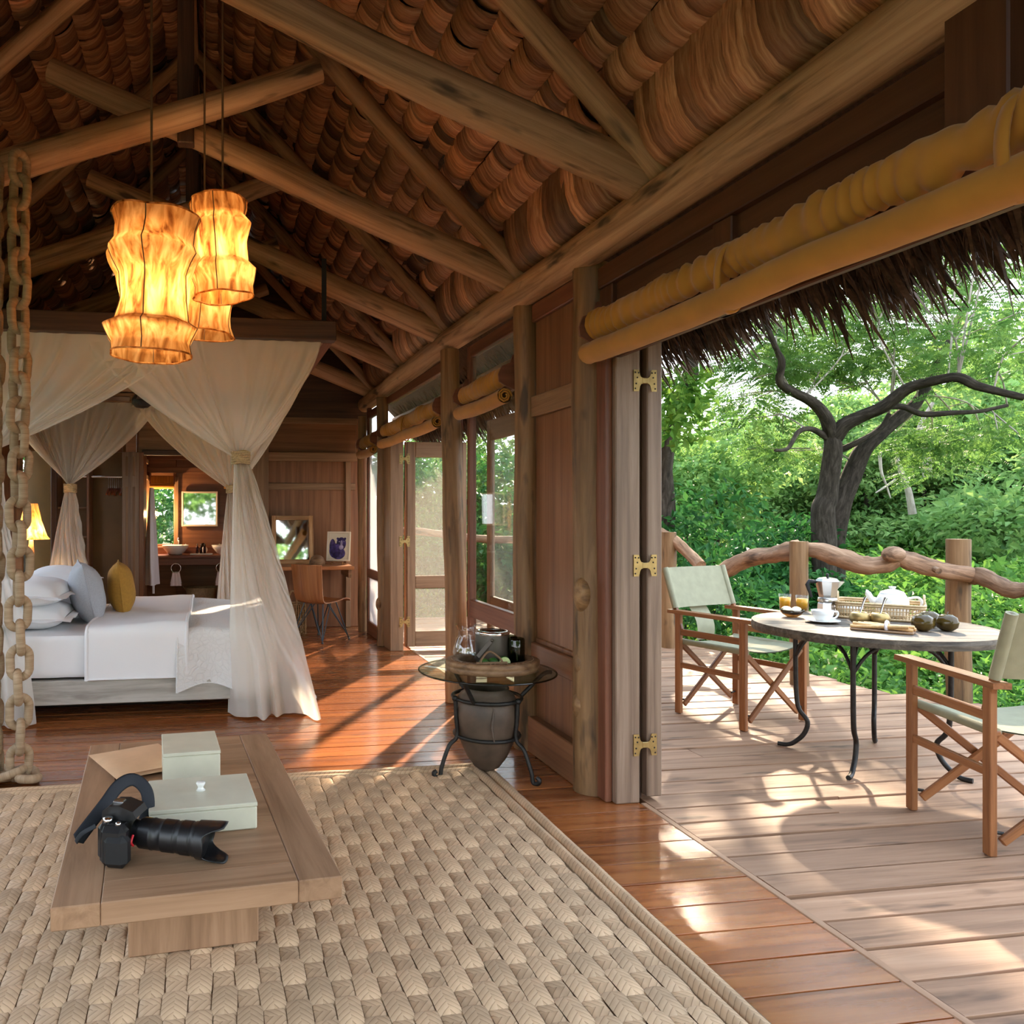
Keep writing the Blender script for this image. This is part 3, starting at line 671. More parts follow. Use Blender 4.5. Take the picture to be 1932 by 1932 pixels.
# far door: jamb, hinged screen leaf swung outward, second leaf folded against the outside of window bay 1
d2 = empty('door_2', (1.85, 7.5, 0), kind='structure'); tag(d2, 'far mesh screen door swung open onto the deck')
part('jamb', 'frame', d2, ((1.70, 7.50, 0.0), (1.83, 7.80, 2.06)), axis=2)
part('jamb', 'frame_red', d2, ((1.74, 5.56, 0.0), (1.80, 5.62, 2.06)), axis=2)
def leaf_x(x0, x1, y, parent, z0=0.03, z1=2.03):
    st = 0.085
    part('leaf_stile', 'frame', parent, ((x0, y - 0.02, z0), (x0 + st, y + 0.02, z1)), axis=2); part('leaf_stile', 'frame', parent, ((x1 - st, y - 0.02, z0), (x1, y + 0.02, z1)), axis=2)
    for a, b_ in ((z0, z0 + 0.15), (0.60, 0.72), (z1 - 0.15, z1)): part('leaf_rail', 'frame', parent, ((x0 + st, y - 0.019, a), (x1 - st, y + 0.019, b_)), axis=0)
    part('leaf_screen', 'screen', parent, ((x0 + st, y - 0.002, z0 + 0.15), (x1 - st, y + 0.002, z1 - 0.15)), ch=0.0005)
leaf_x(1.875, 2.48, 7.56, d2)
part('leaf_stile', 'chair_wood', d2, ((1.855, 7.545, 0.03), (1.872, 7.585, 2.03)), axis=2)
for z in (1.86, 1.06, 0.28): hinge(z, 7.498, 1.822, 1.858, d2)
d3 = empty('door_3', (2.06, 5.57, 0), kind='structure'); tag(d3, 'second mesh screen leaf folded back outside the window bay')
st = 0.08
for ya, yb in ((5.08, 5.15), (5.66, 5.73)): part('leaf_stile', 'frame', d3, ((2.04, ya, 0.03), (2.08, yb, 2.03)), axis=2)
for a, b_ in ((0.03, 0.18), (0.60, 0.72), (1.88, 2.03)): part('leaf_rail', 'frame', d3, ((2.041, 5.15, a), (2.079, 5.66, b_)), axis=1)
part('leaf_screen', 'screen', d3, ((2.058, 5.15, 0.18), (2.062, 5.66, 1.88)), ch=0.0005)

# unseen front gable, added to keep bright sky out of the mirrors
fg = empty('wall_front_added', (XR, -0.78, 2.5), kind='structure'); tag(fg, 'unseen timber gable added over the open front of the lodge')
mb = MB(); mb.prism([(XR - 1.95, 2.55), (XR + 1.95, 2.55), (XR, 4.6)], 0, 0.04, lambda p: V((p.x, -0.8 + p.z, p.y))); mb.build('gable_panel', 'panel', fg)
# unseen left wall: low sills under bays opened wide for more daylight inside
wlf = empty('wall_left', (-2.1, 4.5, 0), kind='structure'); tag(wlf, 'low timber wall with open window bays on the bed side')
for a, b_ in zip((0.4, 2.2, 4.0, 5.8, 7.6), (2.2, 4.0, 5.8, 7.6, 8.85)):
    part('wall_panel', 'panel', wlf, ((-2.08, a + 0.08, 0.0), (-2.04, b_ - 0.08, 0.5 if a < 7.5 else 2.45)), axis=2)
    if a < 7.5: part('sill_board', 'frame', wlf, ((-2.12, a + 0.08, 0.5), (-2.0, b_ - 0.08, 0.54)), axis=1)

# ------------------------------------------------------------------ back wall, wardrobe recess, bathroom
YB = 9.0
wb = empty('wall_back', (0, YB, 0), kind='structure'); tag(wb, 'panelled timber wall with a bathroom doorway and a desk recess')
def bp(name, mat, px0, py0, px1, py1, y0, y1, axis=None):
    a = wy(px0, py0, y0); b_ = wy(px1, py1, y0); return part(name, mat, wb, ((min(a.x, b_.x), y0, min(a.z, b_.z)), (max(a.x, b_.x), y1, max(a.z, b_.z))), axis=axis)
part('gable_panel', 'dark_beam', wb, ((-2.05, YB + 0.05, 2.42), (1.78, YB + 0.09, 3.2)), axis=0)
for s in (1, -1):   # gable triangle above
    mb = MB(); mb.prism([(XR, 3.2), (XR + s * 1.92, 3.2), (XR, 4.6)] if s > 0 else [(XR, 3.2), (XR, 4.6), (XR - 1.92, 3.2)], 0, 0.04, lambda p: V((p.x, YB + 0.09 - p.z, p.y))); mb.build('gable_panel', 'dark_beam', wb)
part('wall_panel', 'panel', wb, ((0.62, YB + 0.20, 0.0), (1.72, YB + 0.24, 2.46)), axis=2)
# rails and stiles of the desk recess
for z0, z1, dy in ((2.36, 2.46, 0.05), (1.93, 2.03, 0.08), (1.60, 1.68, 0.18)): part('wall_rail', 'frame', wb, ((0.58, YB + dy, z0), (1.66, YB + dy + 0.05, z1)), axis=0)
part('wall_panel', 'panel', wb, ((0.58, YB + 0.13, 1.98), (1.66, YB + 0.16, 2.42)), axis=0)
part('wall_stile', 'frame', wb, ((1.54, YB + 0.15, 0.0), (1.60, YB + 0.2, 1.95)), axis=2)
part('wall_stile', 'frame', wb, ((0.46, YB - 0.02, 0.0), (0.63, YB + 0.21, 2.46)), axis=2)
part('lintel', 'frame', wb, ((-0.80, YB, 2.0), (0.46, YB + 0.06, 2.46)), axis=0)
part('lintel_trim', 'dark_beam', wb, ((-0.76, YB - 0.02, 1.97), (0.46, YB + 0.02, 2.03)), axis=0)
# column left of the doorway
part('wall_stile', 'frame_grey', wb, ((-0.97, YB - 0.05, 0.0), (-0.79, YB, 2.0)), axis=2)
for z0, z1 in ((0.15, 1.62), (1.74, 1.95)):
    part('inset_panel', 'frame', wb, ((-0.93, YB - 0.056, z0), (-0.905, YB - 0.046, z1)), axis=2); part('inset_panel', 'frame', wb, ((-0.855, YB - 0.056, z0), (-0.83, YB - 0.046, z1)), axis=2)
part('wall_stile', 'panel', wb, ((-0.79, YB - 0.05, 0.0), (-0.74, YB + 0.35, 2.0)), axis=2)
# wardrobe recess behind the bed head
part('recess_back', 'ochre_panel', wb, ((-2.05, YB + 0.35, 0.0), (-0.97, YB + 0.38, 2.46)), axis=2)
part('recess_lintel', 'panel', wb, ((-2.05, YB, 2.0), (-0.97, YB + 0.05, 2.46)), axis=0)
part('recess_side', 'dark_beam', wb, ((-1.72, YB - 0.02, 0.0), (-1.66, YB + 0.35, 2.0)), axis=2)
# bathroom beyond
YK = 10.45
wk = empty('wall_bathroom', (0, YK, 0), kind='structure'); tag(wk, 'red-brown panelled bathroom wall beyond the doorway')
zz = lambda py: wy(400, py, YK).z
xx = lambda px: wy(px, 950, YK).x
wx0, wx1, wz0, wz1 = xx(284), xx(328), zz(1026), zz(900)
part('wall_panel', 'panel', wk, ((wx1 + 0.03, YK, 0.0), (1.0, YK + 0.04, 2.5)), axis=0)
part('wall_panel', 'panel', wk, ((-1.3, YK, 0.0), (wx0 - 0.03, YK + 0.04, 2.5)), axis=0)
part('wall_panel', 'panel', wk, ((wx0 - 0.03, YK, wz1), (wx1 + 0.03, YK + 0.04, 2.5)), axis=0)
part('wall_panel', 'panel', wk, ((wx0 - 0.03, YK, 0.0), (wx1 + 0.03, YK + 0.04, wz0)), axis=0)
for (a, b_) in (((wx0 - 0.05, wz0 - 0.04), (wx0, wz1)), ((wx1, wz0 - 0.04), (wx1 + 0.06, wz1)), ): part('window_stile', 'frame', wk, ((a[0], YK - 0.03, a[1]), (b_[0], YK + 0.02, b_[1])), axis=2)
part('window_rail', 'frame', wk, ((wx0 - 0.05, YK - 0.03, wz0 - 0.08), (wx1 + 0.06, YK + 0.02, wz0 - 0.03)), axis=0)
part('wall_rail', 'panel', wk, ((-1.2, YK - 0.03, zz(893)), (1.0, YK, zz(882))), axis=0)
part('wall_rail', 'panel', wk, ((-1.2, YK - 0.03, zz(868)), (1.0, YK, zz(860))), axis=0)
part('window_pane', 'glass', wk, ((wx0, YK + 0.01, wz0), (wx1, YK + 0.015, wz1)), ch=0.0005)
part('side_wall', 'panel', wk, ((-0.86, YB + 0.4, 0.0), (-0.82, YK, 2.5)), axis=1)
part('side_wall', 'panel', wk, ((0.95, YB + 0.25, 0.0), (0.99, YK, 2.5)), axis=1)
part('bath_ceiling', 'panel', wk, ((-1.3, YB + 0.1, 2.5), (1.0, YK + 0.04, 2.54)), axis=0)
for z in (1.75, 1.95): part('side_wall_rail', 'frame', wk, ((-0.82, YB + 0.4, z), (-0.80, YK, z + 0.06)), axis=1)

# ------------------------------------------------------------------ rolled canvas blinds
def blind(y0, y1, x, z, label, r=0.048, straps=(), brackets=True):
    root = empty('canvas_blind', (x, (y0 + y1) / 2, z - r), 0, label, 'blind', 'rolled ochre canvas blinds')
    sd_ = R.uniform(0, 99); n = max(30, int((y1 - y0) / 0.012))
    def up(u, v):
        y = lerp(y0, y1, u); a = 2 * math.pi * v
        rr = r * (1.0 + 0.20 * math.sin(y * 105 + 3.2 * math.sin(y * 13 + sd_) + 1.2 * math.sin(a * 1 + y * 4)) * (0.55 + 0.45 * math.sin(a + y * 9)) + 0.25 * nz(y * 7, sd_, math.sin(a)))
        return (x + 0.018 + math.cos(a) * rr * 0.9, y, z + 0.122 + math.sin(a) * rr * 1.25)
    m = MB(); m.grid(up, n, 14); m.build('gathered_canvas', 'canvas', root)
    def lo(u, v):
        y = lerp(y0 - 0.015, y1 + 0.015, u); a = 2 * math.pi * v; sag = -0.012 * math.sin(math.pi * ((u * max(1, len(straps) + 1)) % 1))
        rr = r * (1.0 + 0.05 * nz(y * 4, sd_ + 4, math.cos(a)) + 0.05 * nz(y * 16, math.sin(a) * 1.5, sd_) * (1.6 if u < 0.1 or u > 0.9 else 0.5))
        return (x - 0.006 + math.cos(a) * rr, y, z + sag + math.sin(a) * rr)
    m = MB(); m.grid(lo, max(24, n // 2), 14); lowr = m.build('lower_roll', 'canvas', root)
    e = MB()
    for yy, s in ((y0 - 0.012, -1), (y1 + 0.012, 1)):
        e.tube([(x - 0.006 + math.cos(t * 0.9) * r * (0.95 - t * 0.045), yy, z + math.sin(t * 0.9) * r * (0.95 - t * 0.045)) for t in range(16)], 0.006, 6)
    e.build('roll_end', 'canvas', lowr)
    for ys in straps:
        m = MB(); m.tube([(x + 0.005 + math.cos(2 * math.pi * k / 20) * r * 1.02, ys, z + 0.055 + math.sin(2 * math.pi * k / 20) * (r * 1.08 + 0.060)) for k in range(20)], 0.006, 6, closed=True, flat=3.0, upv=(1, 0, 0)); m.build('strap_loop', 'canvas', root)
    if brackets:
        for yy in (y0 - 0.03, y1 + 0.018):
            m = MB(); m.prism([(x + 0.06, z + 0.03), (x + 0.01, z + 0.05), (x - 0.045, z + 0.08), (x - 0.05, z + 0.12), (x - 0.03, z + 0.17), (x + 0.02, z + 0.19), (x + 0.04, z + 0.24), (x + 0.06, z + 0.24)], 0, 0.014, lambda p: V((p.x, yy + p.z, p.y))); m.build('bracket', 'frame_red', root)
    return root
blind(-0.6, 3.40, 1.71, 2.075, 'very long rolled ochre canvas blind above the wide deck opening', 0.050, (2.42, 1.45))
blind(4.46, 5.30, 1.70, 2.03, 'short rolled ochre canvas blind above the window bay behind the glass table', 0.046)
blind(5.75, 7.72, 1.665, 2.02, 'rolled ochre canvas blind above the far screen door', 0.046, (6.75,))
blind(7.95, 8.68, 1.63, 1.98, 'small rolled ochre canvas blind above the netted window near the desk', 0.045)
bb = wy(306, 905, 10.38)
def wall_blind(cx, cz, w, y, label):
    root = empty('canvas_blind', (cx, y, cz - 0.1), 0, label, 'blind', 'rolled ochre canvas blinds')
    m = MB(); m.grid(lambda u, v: (cx + (u - 0.5) * w, y + 0.02 * math.cos(2 * math.pi * v) * (1 + 0.3 * math.sin(u * 50)), cz + 0.055 * math.sin(2 * math.pi * v)), 40, 10); m.build('gathered_canvas', 'canvas', root)
    m = MB(); m.tube([(cx - w * 0.54, y - 0.03, cz - 0.085), (cx + w * 0.54, y - 0.03, cz - 0.085)], 0.035, 12, wob=0.08); m.build('lower_roll', 'canvas', root)
    m = MB(); m.bx((cx - w / 2 - 0.02, y - 0.02, cz - 0.06), (cx - w / 2, y + 0.03, cz + 0.09)); m.bx((cx + w / 2, y - 0.02, cz - 0.06), (cx + w / 2 + 0.02, y + 0.03, cz + 0.09)); m.build('bracket', 'frame_red', root)
wall_blind(bb.x, bb.z, 0.28, 10.38, 'small rolled ochre blind above the bathroom window by the sconce')
b2 = wy(430, 905, 10.38)
wall_blind(b2.x + 0.1, b2.z, 0.28, 10.38, 'rolled ochre blind half hidden behind the net, past the square mirror')

# ------------------------------------------------------------------ woven rug
RX0, RX1, RY0, RY1 = -1.85, 1.45, 0.15, 4.05
rug = MB().bx((RX0, RY0, 0.0), (RX1, RY1, 0.008), 0.003).build('woven_rug', 'straw_gap_shade'); tag(rug, 'large pale straw rug of plaited strips under the coffee table', 'rug')
PX, PYL = 0.066, 0.100
def braid_mesh(L, W_, h, along_y, seed, nu=6, nv=4):
    rr = random.Random(seed); vs = []; gs = []; tone = rr.uniform(0.1, 1.0) if along_y else rr.uniform(0.55, 1.0)
    for j in range(nu + 1):
        t = j / nu * 2 - 1
        for i in range(nv + 1):
            s_ = i / nv * 2 - 1
            z = h * (max(0, 1 - t ** 6)) ** 0.7 * (0.55 + 0.45 * (1 - s_ ** 2)) + 0.001
            a, c_ = t * L / 2, s_ * W_ / 2 * (1 - 0.06 * t ** 4)
            vs.append((c_, a, z) if along_y else (a, -c_, z)); gs.append((a, c_, z))
    m = nv + 1; fs = [[j * m + i, j * m + i + 1, (j + 1) * m + i + 1, (j + 1) * m + i] for j in range(nu) for i in range(nv)]
    return np.array(vs), np.array(fs), np.array(gs), tone
BV = [braid_mesh(0.158, 0.069, 0.0145, True, s) for s in range(8)]; CV = [braid_mesh(0.074, 0.088, 0.0125, False, 40 + s) for s in range(8)]
BM = [raw_mesh('braid', v, f, 'straw', np.full(len(v), t), g, True) for v, f, g, t in BV]
items = []; cross = []
ncol = int((RX1 - RX0 - 0.20) / PX); nrow = int((RY1 - RY0 - 0.16) / PYL)
for i in range(ncol):
    for j in range(nrow):
        x = RX1 - 0.13 - (i + 0.5) * PX; y = RY1 - 0.10 - (j + 0.5) * PYL + (i % 2) * 0.0
        ph = (i + j) % 2
        if ph == 0: items.append(V((x + R.uniform(-0.002, 0.002), y + R.uniform(-0.004, 0.004), 0.006)))
        else: cross.append(V((x, y, 0.005)))
def infr(p):
    X = p.x * cY - p.y * sY; Z = p.x * sY + p.y * cY
    if Z < 0.8: return 9
    px, py = CX + F * X / Z, CY + F * EYE / Z
    return (0 if (0 < px < 1932 and py < 1940) else 5) + Z * 0.1
items.sort(key=infr); lc = rug.location
for p in items[:300]:
    o = obj_of(R.choice(BM), 'braid', rug, p - lc); o.rotation_euler = (0, 0, R.uniform(-0.05, 0.05))
def join_variants(lst, variants, name, parent, mat, loc):
    VV, FF, GG, TT = [], [], [], []; b = 0
    for p in lst:
        v, f, g, t = R.choice(variants); VV.append(v + np.array(p - loc)); FF.append(f + b); GG.append(g); TT.append(np.full(len(v), t)); b += len(v)
    return tag(obj_of(raw_mesh(name, np.concatenate(VV), np.concatenate(FF), mat, np.concatenate(TT), np.concatenate(GG), True), name, parent), kind='stuff')
join_variants(items[300:], BV, 'braids', rug, 'straw', lc); join_variants(cross, CV, 'cross_braids', rug, 'straw', lc)
def long_braid(p0, p1, w, h):
    m = MB(); p0, p1 = V(p0), V(p1); n = 60; d = (p1 - p0).normalized(); sdv = V((-d.y, d.x, 0)); vs = []; gs = []; sd_ = R.uniform(0, 50)
    for j in range(n + 1):
        t = j / n; c = p0.lerp(p1, t) + sdv * 0.006 * nz(t * 8, sd_)
        for i in range(5):
            s_ = i / 2 - 1; vs.append(c + sdv * s_ * w / 2 + V((0, 0, h * (1 - s_ ** 2) ** 0.5 + 0.003 * nz(t * 30, sd_)))); gs.append((t * (p1 - p0).length, s_ * w / 2, 0))
    m.add(vs, [[j * 5 + i, j * 5 + i + 1, (j + 1) * 5 + i + 1, (j + 1) * 5 + i] for j in range(n) for i in range(4)], gs, 0.7, True); return m
for q in range(2): long_braid((RX1 - 0.035 - q * 0.058, RY0, 0.004), (RX1 - 0.035 - q * 0.058, RY1 - 0.02, 0.004), 0.062, 0.022).build('border_braid', 'straw', rug)
for q in range(2): long_braid((RX0, RY1 - 0.03 - q * 0.05, 0.004), (RX1 - 0.01, RY1 - 0.03 - q * 0.05, 0.004), 0.055, 0.02).build('border_braid', 'straw', rug)

# ------------------------------------------------------------------ coffee table and what lies on it
TZ = 0.40; TA = math.radians(4.4); tcx, tcy = -0.076, 2.70
ct = empty('coffee_table', (tcx, tcy, 0.02), TA, 'low pale wood coffee table with a framed plank top on the rug', 'table')
def tl(m, name, mat='table_wood'): return m.build(name, mat, ct, world=False)
hw, hl, bw = 0.36, 0.685, 0.115; zt0, zt1 = TZ - 0.058 - 0.02, TZ - 0.02
for s in (-1, 1): tl(MB().bx((s * hw, -hl, zt0), (s * (hw - bw), hl, zt1), 0.003), 'frame_board')
for s in (-1, 1): tl(MB().bx((-hw + bw + 0.001, s * hl, zt0), (hw - bw - 0.001, s * (hl - bw), zt1), 0.003), 'frame_board')
ww = (2 * (hw - bw)) / 1; ys = [-hl + bw, -0.27, 0.02, 0.30, hl - bw]
for a, b_ in zip(ys[:-1], ys[1:]): tl(MB().bx((-hw + bw + 0.001, a + 0.001, zt0), (hw - bw - 0.001, b_ - 0.001, zt1 - 0.001), 0.002, axis=0), 'top_plank')
tl(MB().bx((-0.19, -0.25, 0.0), (0.20, 0.30, zt0), 0.004, axis=2), 'pedestal')
def on_table(px, py, z=TZ): return fl(px, py, z)
# square lidded box
def lid_box(name, c, w, d, h, rz, label, knob):
    root = empty(name, c, rz, label, 'box'); b = MB().bx((-w / 2, -d / 2, 0), (w / 2, d / 2, h - 0.013), 0.004); b.build('box_body', 'mint', root, world=False)
    l = MB().bx((-w / 2 - 0.001, -d / 2 - 0.002, h - 0.012), (w / 2 + 0.001, d / 2 + 0.002, h), 0.002).build('lid', 'mint', root, world=False)
    if knob:
        k = MB(); k.lathe([(0.0, h + 0.026), (0.012, h + 0.026), (0.015, h + 0.022), (0.0095, h + 0.012), (0.009, h + 0.007), (0.015, h), (0.0, h)], (0, 0.01, 0), 16); k.build('knob', 'ceramic', l, world=False)
lid_box('wooden_box', (-0.078, 2.915, TZ), 0.195, 0.25, 0.12, TA, 'tall pale green lidded box beside the kraft envelope', False)
lid_box('wooden_box', (-0.034, 2.512, TZ), 0.315, 0.27, 0.08, TA, 'wide pale green lidded box with a small round knob', True)
# padded envelope
ev = empty('padded_envelope', (-0.27, 3.07, TZ + 0.001), math.radians(25), 'brown padded kraft envelope leaning behind the tall green box', 'envelope')
def pillow_mesh(w, d, h, n=16, pw=0.5, pinch=0.06, seed=0, wr=0.0, flange=0.0):
    m = MB()
    for s in (1, -1):
        def fn(u, v):
            a, b_ = u * 2 - 1, v * 2 - 1; q = max(0, (1 - abs(a) ** 2.6)) * max(0, (1 - abs(b_) ** 2.6))
            z = s * h / 2 * q ** pw; x = a * w / 2 * (1 - pinch * (1 - abs(b_) ** 2) * -1 if False else 1 - pinch * (1 - b_ * b_) * abs(a) ** 3)
            y = b_ * d / 2 * (1 - pinch * (1 - a * a) * abs(b_) ** 3)
            if wr: z += wr * nz(x * 7 + seed, y * 7, s) * q ** 0.3; 
            return (x, y, z)
        m.grid(fn, n, n) if s > 0 else m.grid(lambda u, v: fn(1 - u, v), n, n)
    if flange:
        for s1, s2 in ((1, 0), (-1, 0), (0, 1), (0, -1)):
            def ff(u, v, s1=s1, s2=s2):
                t = (u * 2 - 1); f = 1 + flange * v
                x = s1 * w / 2 * (1 if s1 else 1) + s1 * flange * v if s1 else t * (w / 2 + flange * v)
                y = s2 * d / 2 + s2 * flange * v if s2 else t * (d / 2 + flange * v)
                return (x * (0.97 if s1 and v == 0 else 1), y, 0.006 * math.sin(t * 9 + seed) * v - 0.01 * v)
            m.grid(ff, 16, 2)
    return m
e = pillow_mesh(0.28, 0.34, 0.028, 14, 0.6, 0.0, 3, 0.004)
for i, p in enumerate(e.v): e.v[i] = (p[0], p[1], p[2] + 0.014 + 0.0)
e.build('envelope_body', 'kraft', ev, world=False)
MB().bx((-0.12, -0.165, 0.0262), (0.12, -0.145, 0.0268), 0.0002).build('flap_seam', 'kraft', ev, world=False)
# camera with a long lens
pa = fl(232, 1572, TZ + 0.065); pb = fl(425, 1597, TZ + 0.050)
ca = math.atan2(pb.y - pa.y, pb.x - pa.x)
cm = empty('camera_with_zoom_lens', (pa.x, pa.y, TZ), ca, 'black camera with a long zoom lens, hood and strap lying on the coffee table', 'camera')
RY = Matrix.Rotation(math.pi / 2 + 0.04, 3, 'Y')
def cmb(m, name, mat, parent=None): return m.build(name, mat, parent or cm, world=False)
body = MB(); body.cbox((-0.015, 0.0, 0.062), (0.062, 0.135, 0.10), None, 0.012); body.cbox((0.0, -0.052, 0.055), (0.075, 0.048, 0.108), None, 0.018); cmb(body, 'camera_body', 'black_plastic')
pr = MB(); pr.prism([(-0.05, 0.11), (0.035, 0.11), (0.05, 0.118), (0.04, 0.135), (0.0, 0.148), (-0.03, 0.146), (-0.048, 0.132)], -0.038, 0.038, lambda p: V((p.x, p.z + 0.012, p.y))); cmb(pr, 'prism_hump', 'black_plastic')
MB().bx((-0.03, 0.0, 0.146), (0.0, 0.024, 0.152), 0.002).build('hot_shoe', 'alu', cm, world=False)
gr = MB(); gr.cbox((0.012, -0.062, 0.045), (0.07, 0.05, 0.086), None, 0.02); cmb(gr, 'grip', 'rubber')
dl = MB(); dl.lathe([(0, 0.124), (0.013, 0.124), (0.014, 0.112), (0, 0.112)], (-0.022, -0.045, 0), 16); dl.lathe([(0, 0.12), (0.007, 0.12), (0.008, 0.112), (0, 0.112)], (0.016, -0.062, 0), 12); cmb(dl, 'dial', 'chrome')
MB().tube([(0.047, -0.038 - 0.012 * math.sin(k / 8 * math.pi), 0.078 - k * 0.0035) for k in range(9)], 0.0035, 6).build('red_accent', 'red_mark', cm, world=False)
lc0 = (0.028, 0.018, 0.064)
prof = [(0.034, 0), (0.034, 0.012), (0.039, 0.018), (0.041, 0.022), (0.041, 0.05), (0.0425, 0.052), (0.0425, 0.056), (0.041, 0.058), (0.041, 0.085)]
for k in range(9): prof += [(0.0435, 0.087 + k * 0.004), (0.042, 0.089 + k * 0.004)]
prof += [(0.041, 0.126), (0.043, 0.13), (0.043, 0.136)] + [q for k in range(7) for q in ((0.0455, 0.14 + k * 0.004), (0.044, 0.142 + k * 0.004))] + [(0.043, 0.17), (0.046, 0.174), (0.046, 0.20), (0.0, 0.20)]
cmb(MB().lathe(prof, lc0, 32, RY), 'lens_barrel', 'black_plastic')
MB().lathe([(0.0415, 0.026), (0.0418, 0.027), (0.0418, 0.044), (0.0415, 0.045)], lc0, 6, RY, a0=math.pi * 0.72, a1=math.pi * 0.98).build('gold_label', 'gold_mark', cm, world=False)
hd = MB(); nh = 48; vs = []
for r_, off in ((0.050, 0), (0.047, 0)):
    for st in range(7):
        for k in range(nh):
            a = 2 * math.pi * k / nh; cut = 0.080 - 0.052 * min(1, max(0, (abs(math.sin(a)) - 0.45) / 0.4)) ** 0.8 - 0.006 * (0.5 - 0.5 * math.cos(4 * a))
            z = 0.185 + cut * st / 6; rr = r_ + 0.004 * st / 6
            vs.append(V(lc0) + RY @ V((rr * math.cos(a + 0.1), rr * math.sin(a + 0.1), z)))
fs = []
for w_ in range(2):
    for st in range(6):
        for k in range(nh):
            b0 = w_ * 7 * nh; q = [b0 + st * nh + k, b0 + st * nh + (k + 1) % nh, b0 + (st + 1) * nh + (k + 1) % nh, b0 + (st + 1) * nh + k]; fs.append(q if w_ == 0 else q[::-1])
for k in range(nh): fs.append([6 * nh + k, 6 * nh + (k + 1) % nh, 13 * nh + (k + 1) % nh, 13 * nh + k])
hd.add(vs, fs, None, 0.5, True); cmb(hd, 'lens_hood', 'black_plastic')
sp_ = [(-0.05, -0.06, 0.105), (-0.085, -0.07, 0.085), (-0.115, -0.045, 0.05), (-0.105, 0.0, 0.075), (-0.085, 0.06, 0.115), (-0.07, 0.12, 0.150), (-0.045, 0.165, 0.155), (-0.008, 0.17, 0.125), (0.008, 0.15, 0.08), (0.004, 0.12, 0.045), (-0.01, 0.095, 0.06), (-0.018, 0.075, 0.10)]
def catmull(pts, n=6):
    pts = [V(p) for p in pts]; out = []
    for i in range(len(pts) - 1):
        p0, p1, p2, p3 = pts[max(i - 1, 0)], pts[i], pts[i + 1], pts[min(i + 2, len(pts) - 1)]
        for k in range(n):
            t = k / n; out.append(0.5 * ((2 * p1) + (p2 - p0) * t + (2 * p0 - 5 * p1 + 4 * p2 - p3) * t * t + (3 * p1 - p0 - 3 * p2 + p3) * t ** 3))
    return out + [pts[-1]]
sq = catmull(sp_, 6); nS = len(sq)
wid = [0.006 if (i < 14 or i > nS - 12) else 0.019 for i in range(nS)]
m = MB(); m.tube(sq, wid, 8, flat=0.14, upv=(0, 0.3, 1)); cmb(m, 'neck_strap', 'strap')

# ------------------------------------------------------------------ hanging chains of fibre-wrapped links
def link_mesh(L=0.19, W_=0.132, r=0.0215):
    pts = []; a = (L / 2 - W_ / 2)
    for k in range(24):
        t = 2 * math.pi * k / 24; w = W_ / 2 - r
        pts.append((math.cos(t) * w, 0, math.sin(t) * w + (a if math.sin(t) >= 0 else -a)))
    m = MB(); m.tube(pts, r, 10, closed=True, wob=0.04); return m
lk = link_mesh()
def chain(x, y, ztop, zbot, label, twist, pile=True):
    root = empty('wooden_chain', (x, y, 0), 0, label, 'chain', 'hanging chains of wrapped links')
    me0 = None; z = ztop; i = 0
    while z > zbot:
        if me0 is None:
            m = link_mesh(); o = m.build('link', 'wrap', root, world=False); me0 = o.data
        else: o = obj_of(me0, 'link', root)
        o.location = (0.006 * math.sin(i * 1.7), 0.006 * math.cos(i * 2.3), z); o.rotation_euler = (R.uniform(-0.05, 0.05), R.uniform(-0.06, 0.06), twist(z) + (i % 2) * math.pi / 2)
        z -= 0.123; i += 1
    if pile:
        for (dx, dy, dz, rx, rz_) in ((0.045, -0.02, 0.036, 1.45, 0.3), (-0.05, -0.01, 0.05, 1.25, 1.5), (0.0, 0.06, 0.03, 1.5, -0.5)):
            o = obj_of(me0, 'link', root, (dx, dy, dz)); o.rotation_euler = (rx, 0.1, rz_)
    return root
chain(-0.945, 4.155, 3.06, 0.06, 'full chain of wrapped straw-coloured links hanging to the floor beside the bed', lambda z: 0.25 + 0.75 * min(1, max(0, (z - 0.8) / 1.2)))
chain(-1.085, 4.20, 3.04, 0.06, 'chain of wrapped links cut by the picture edge next to the full chain', lambda z: 0.9)

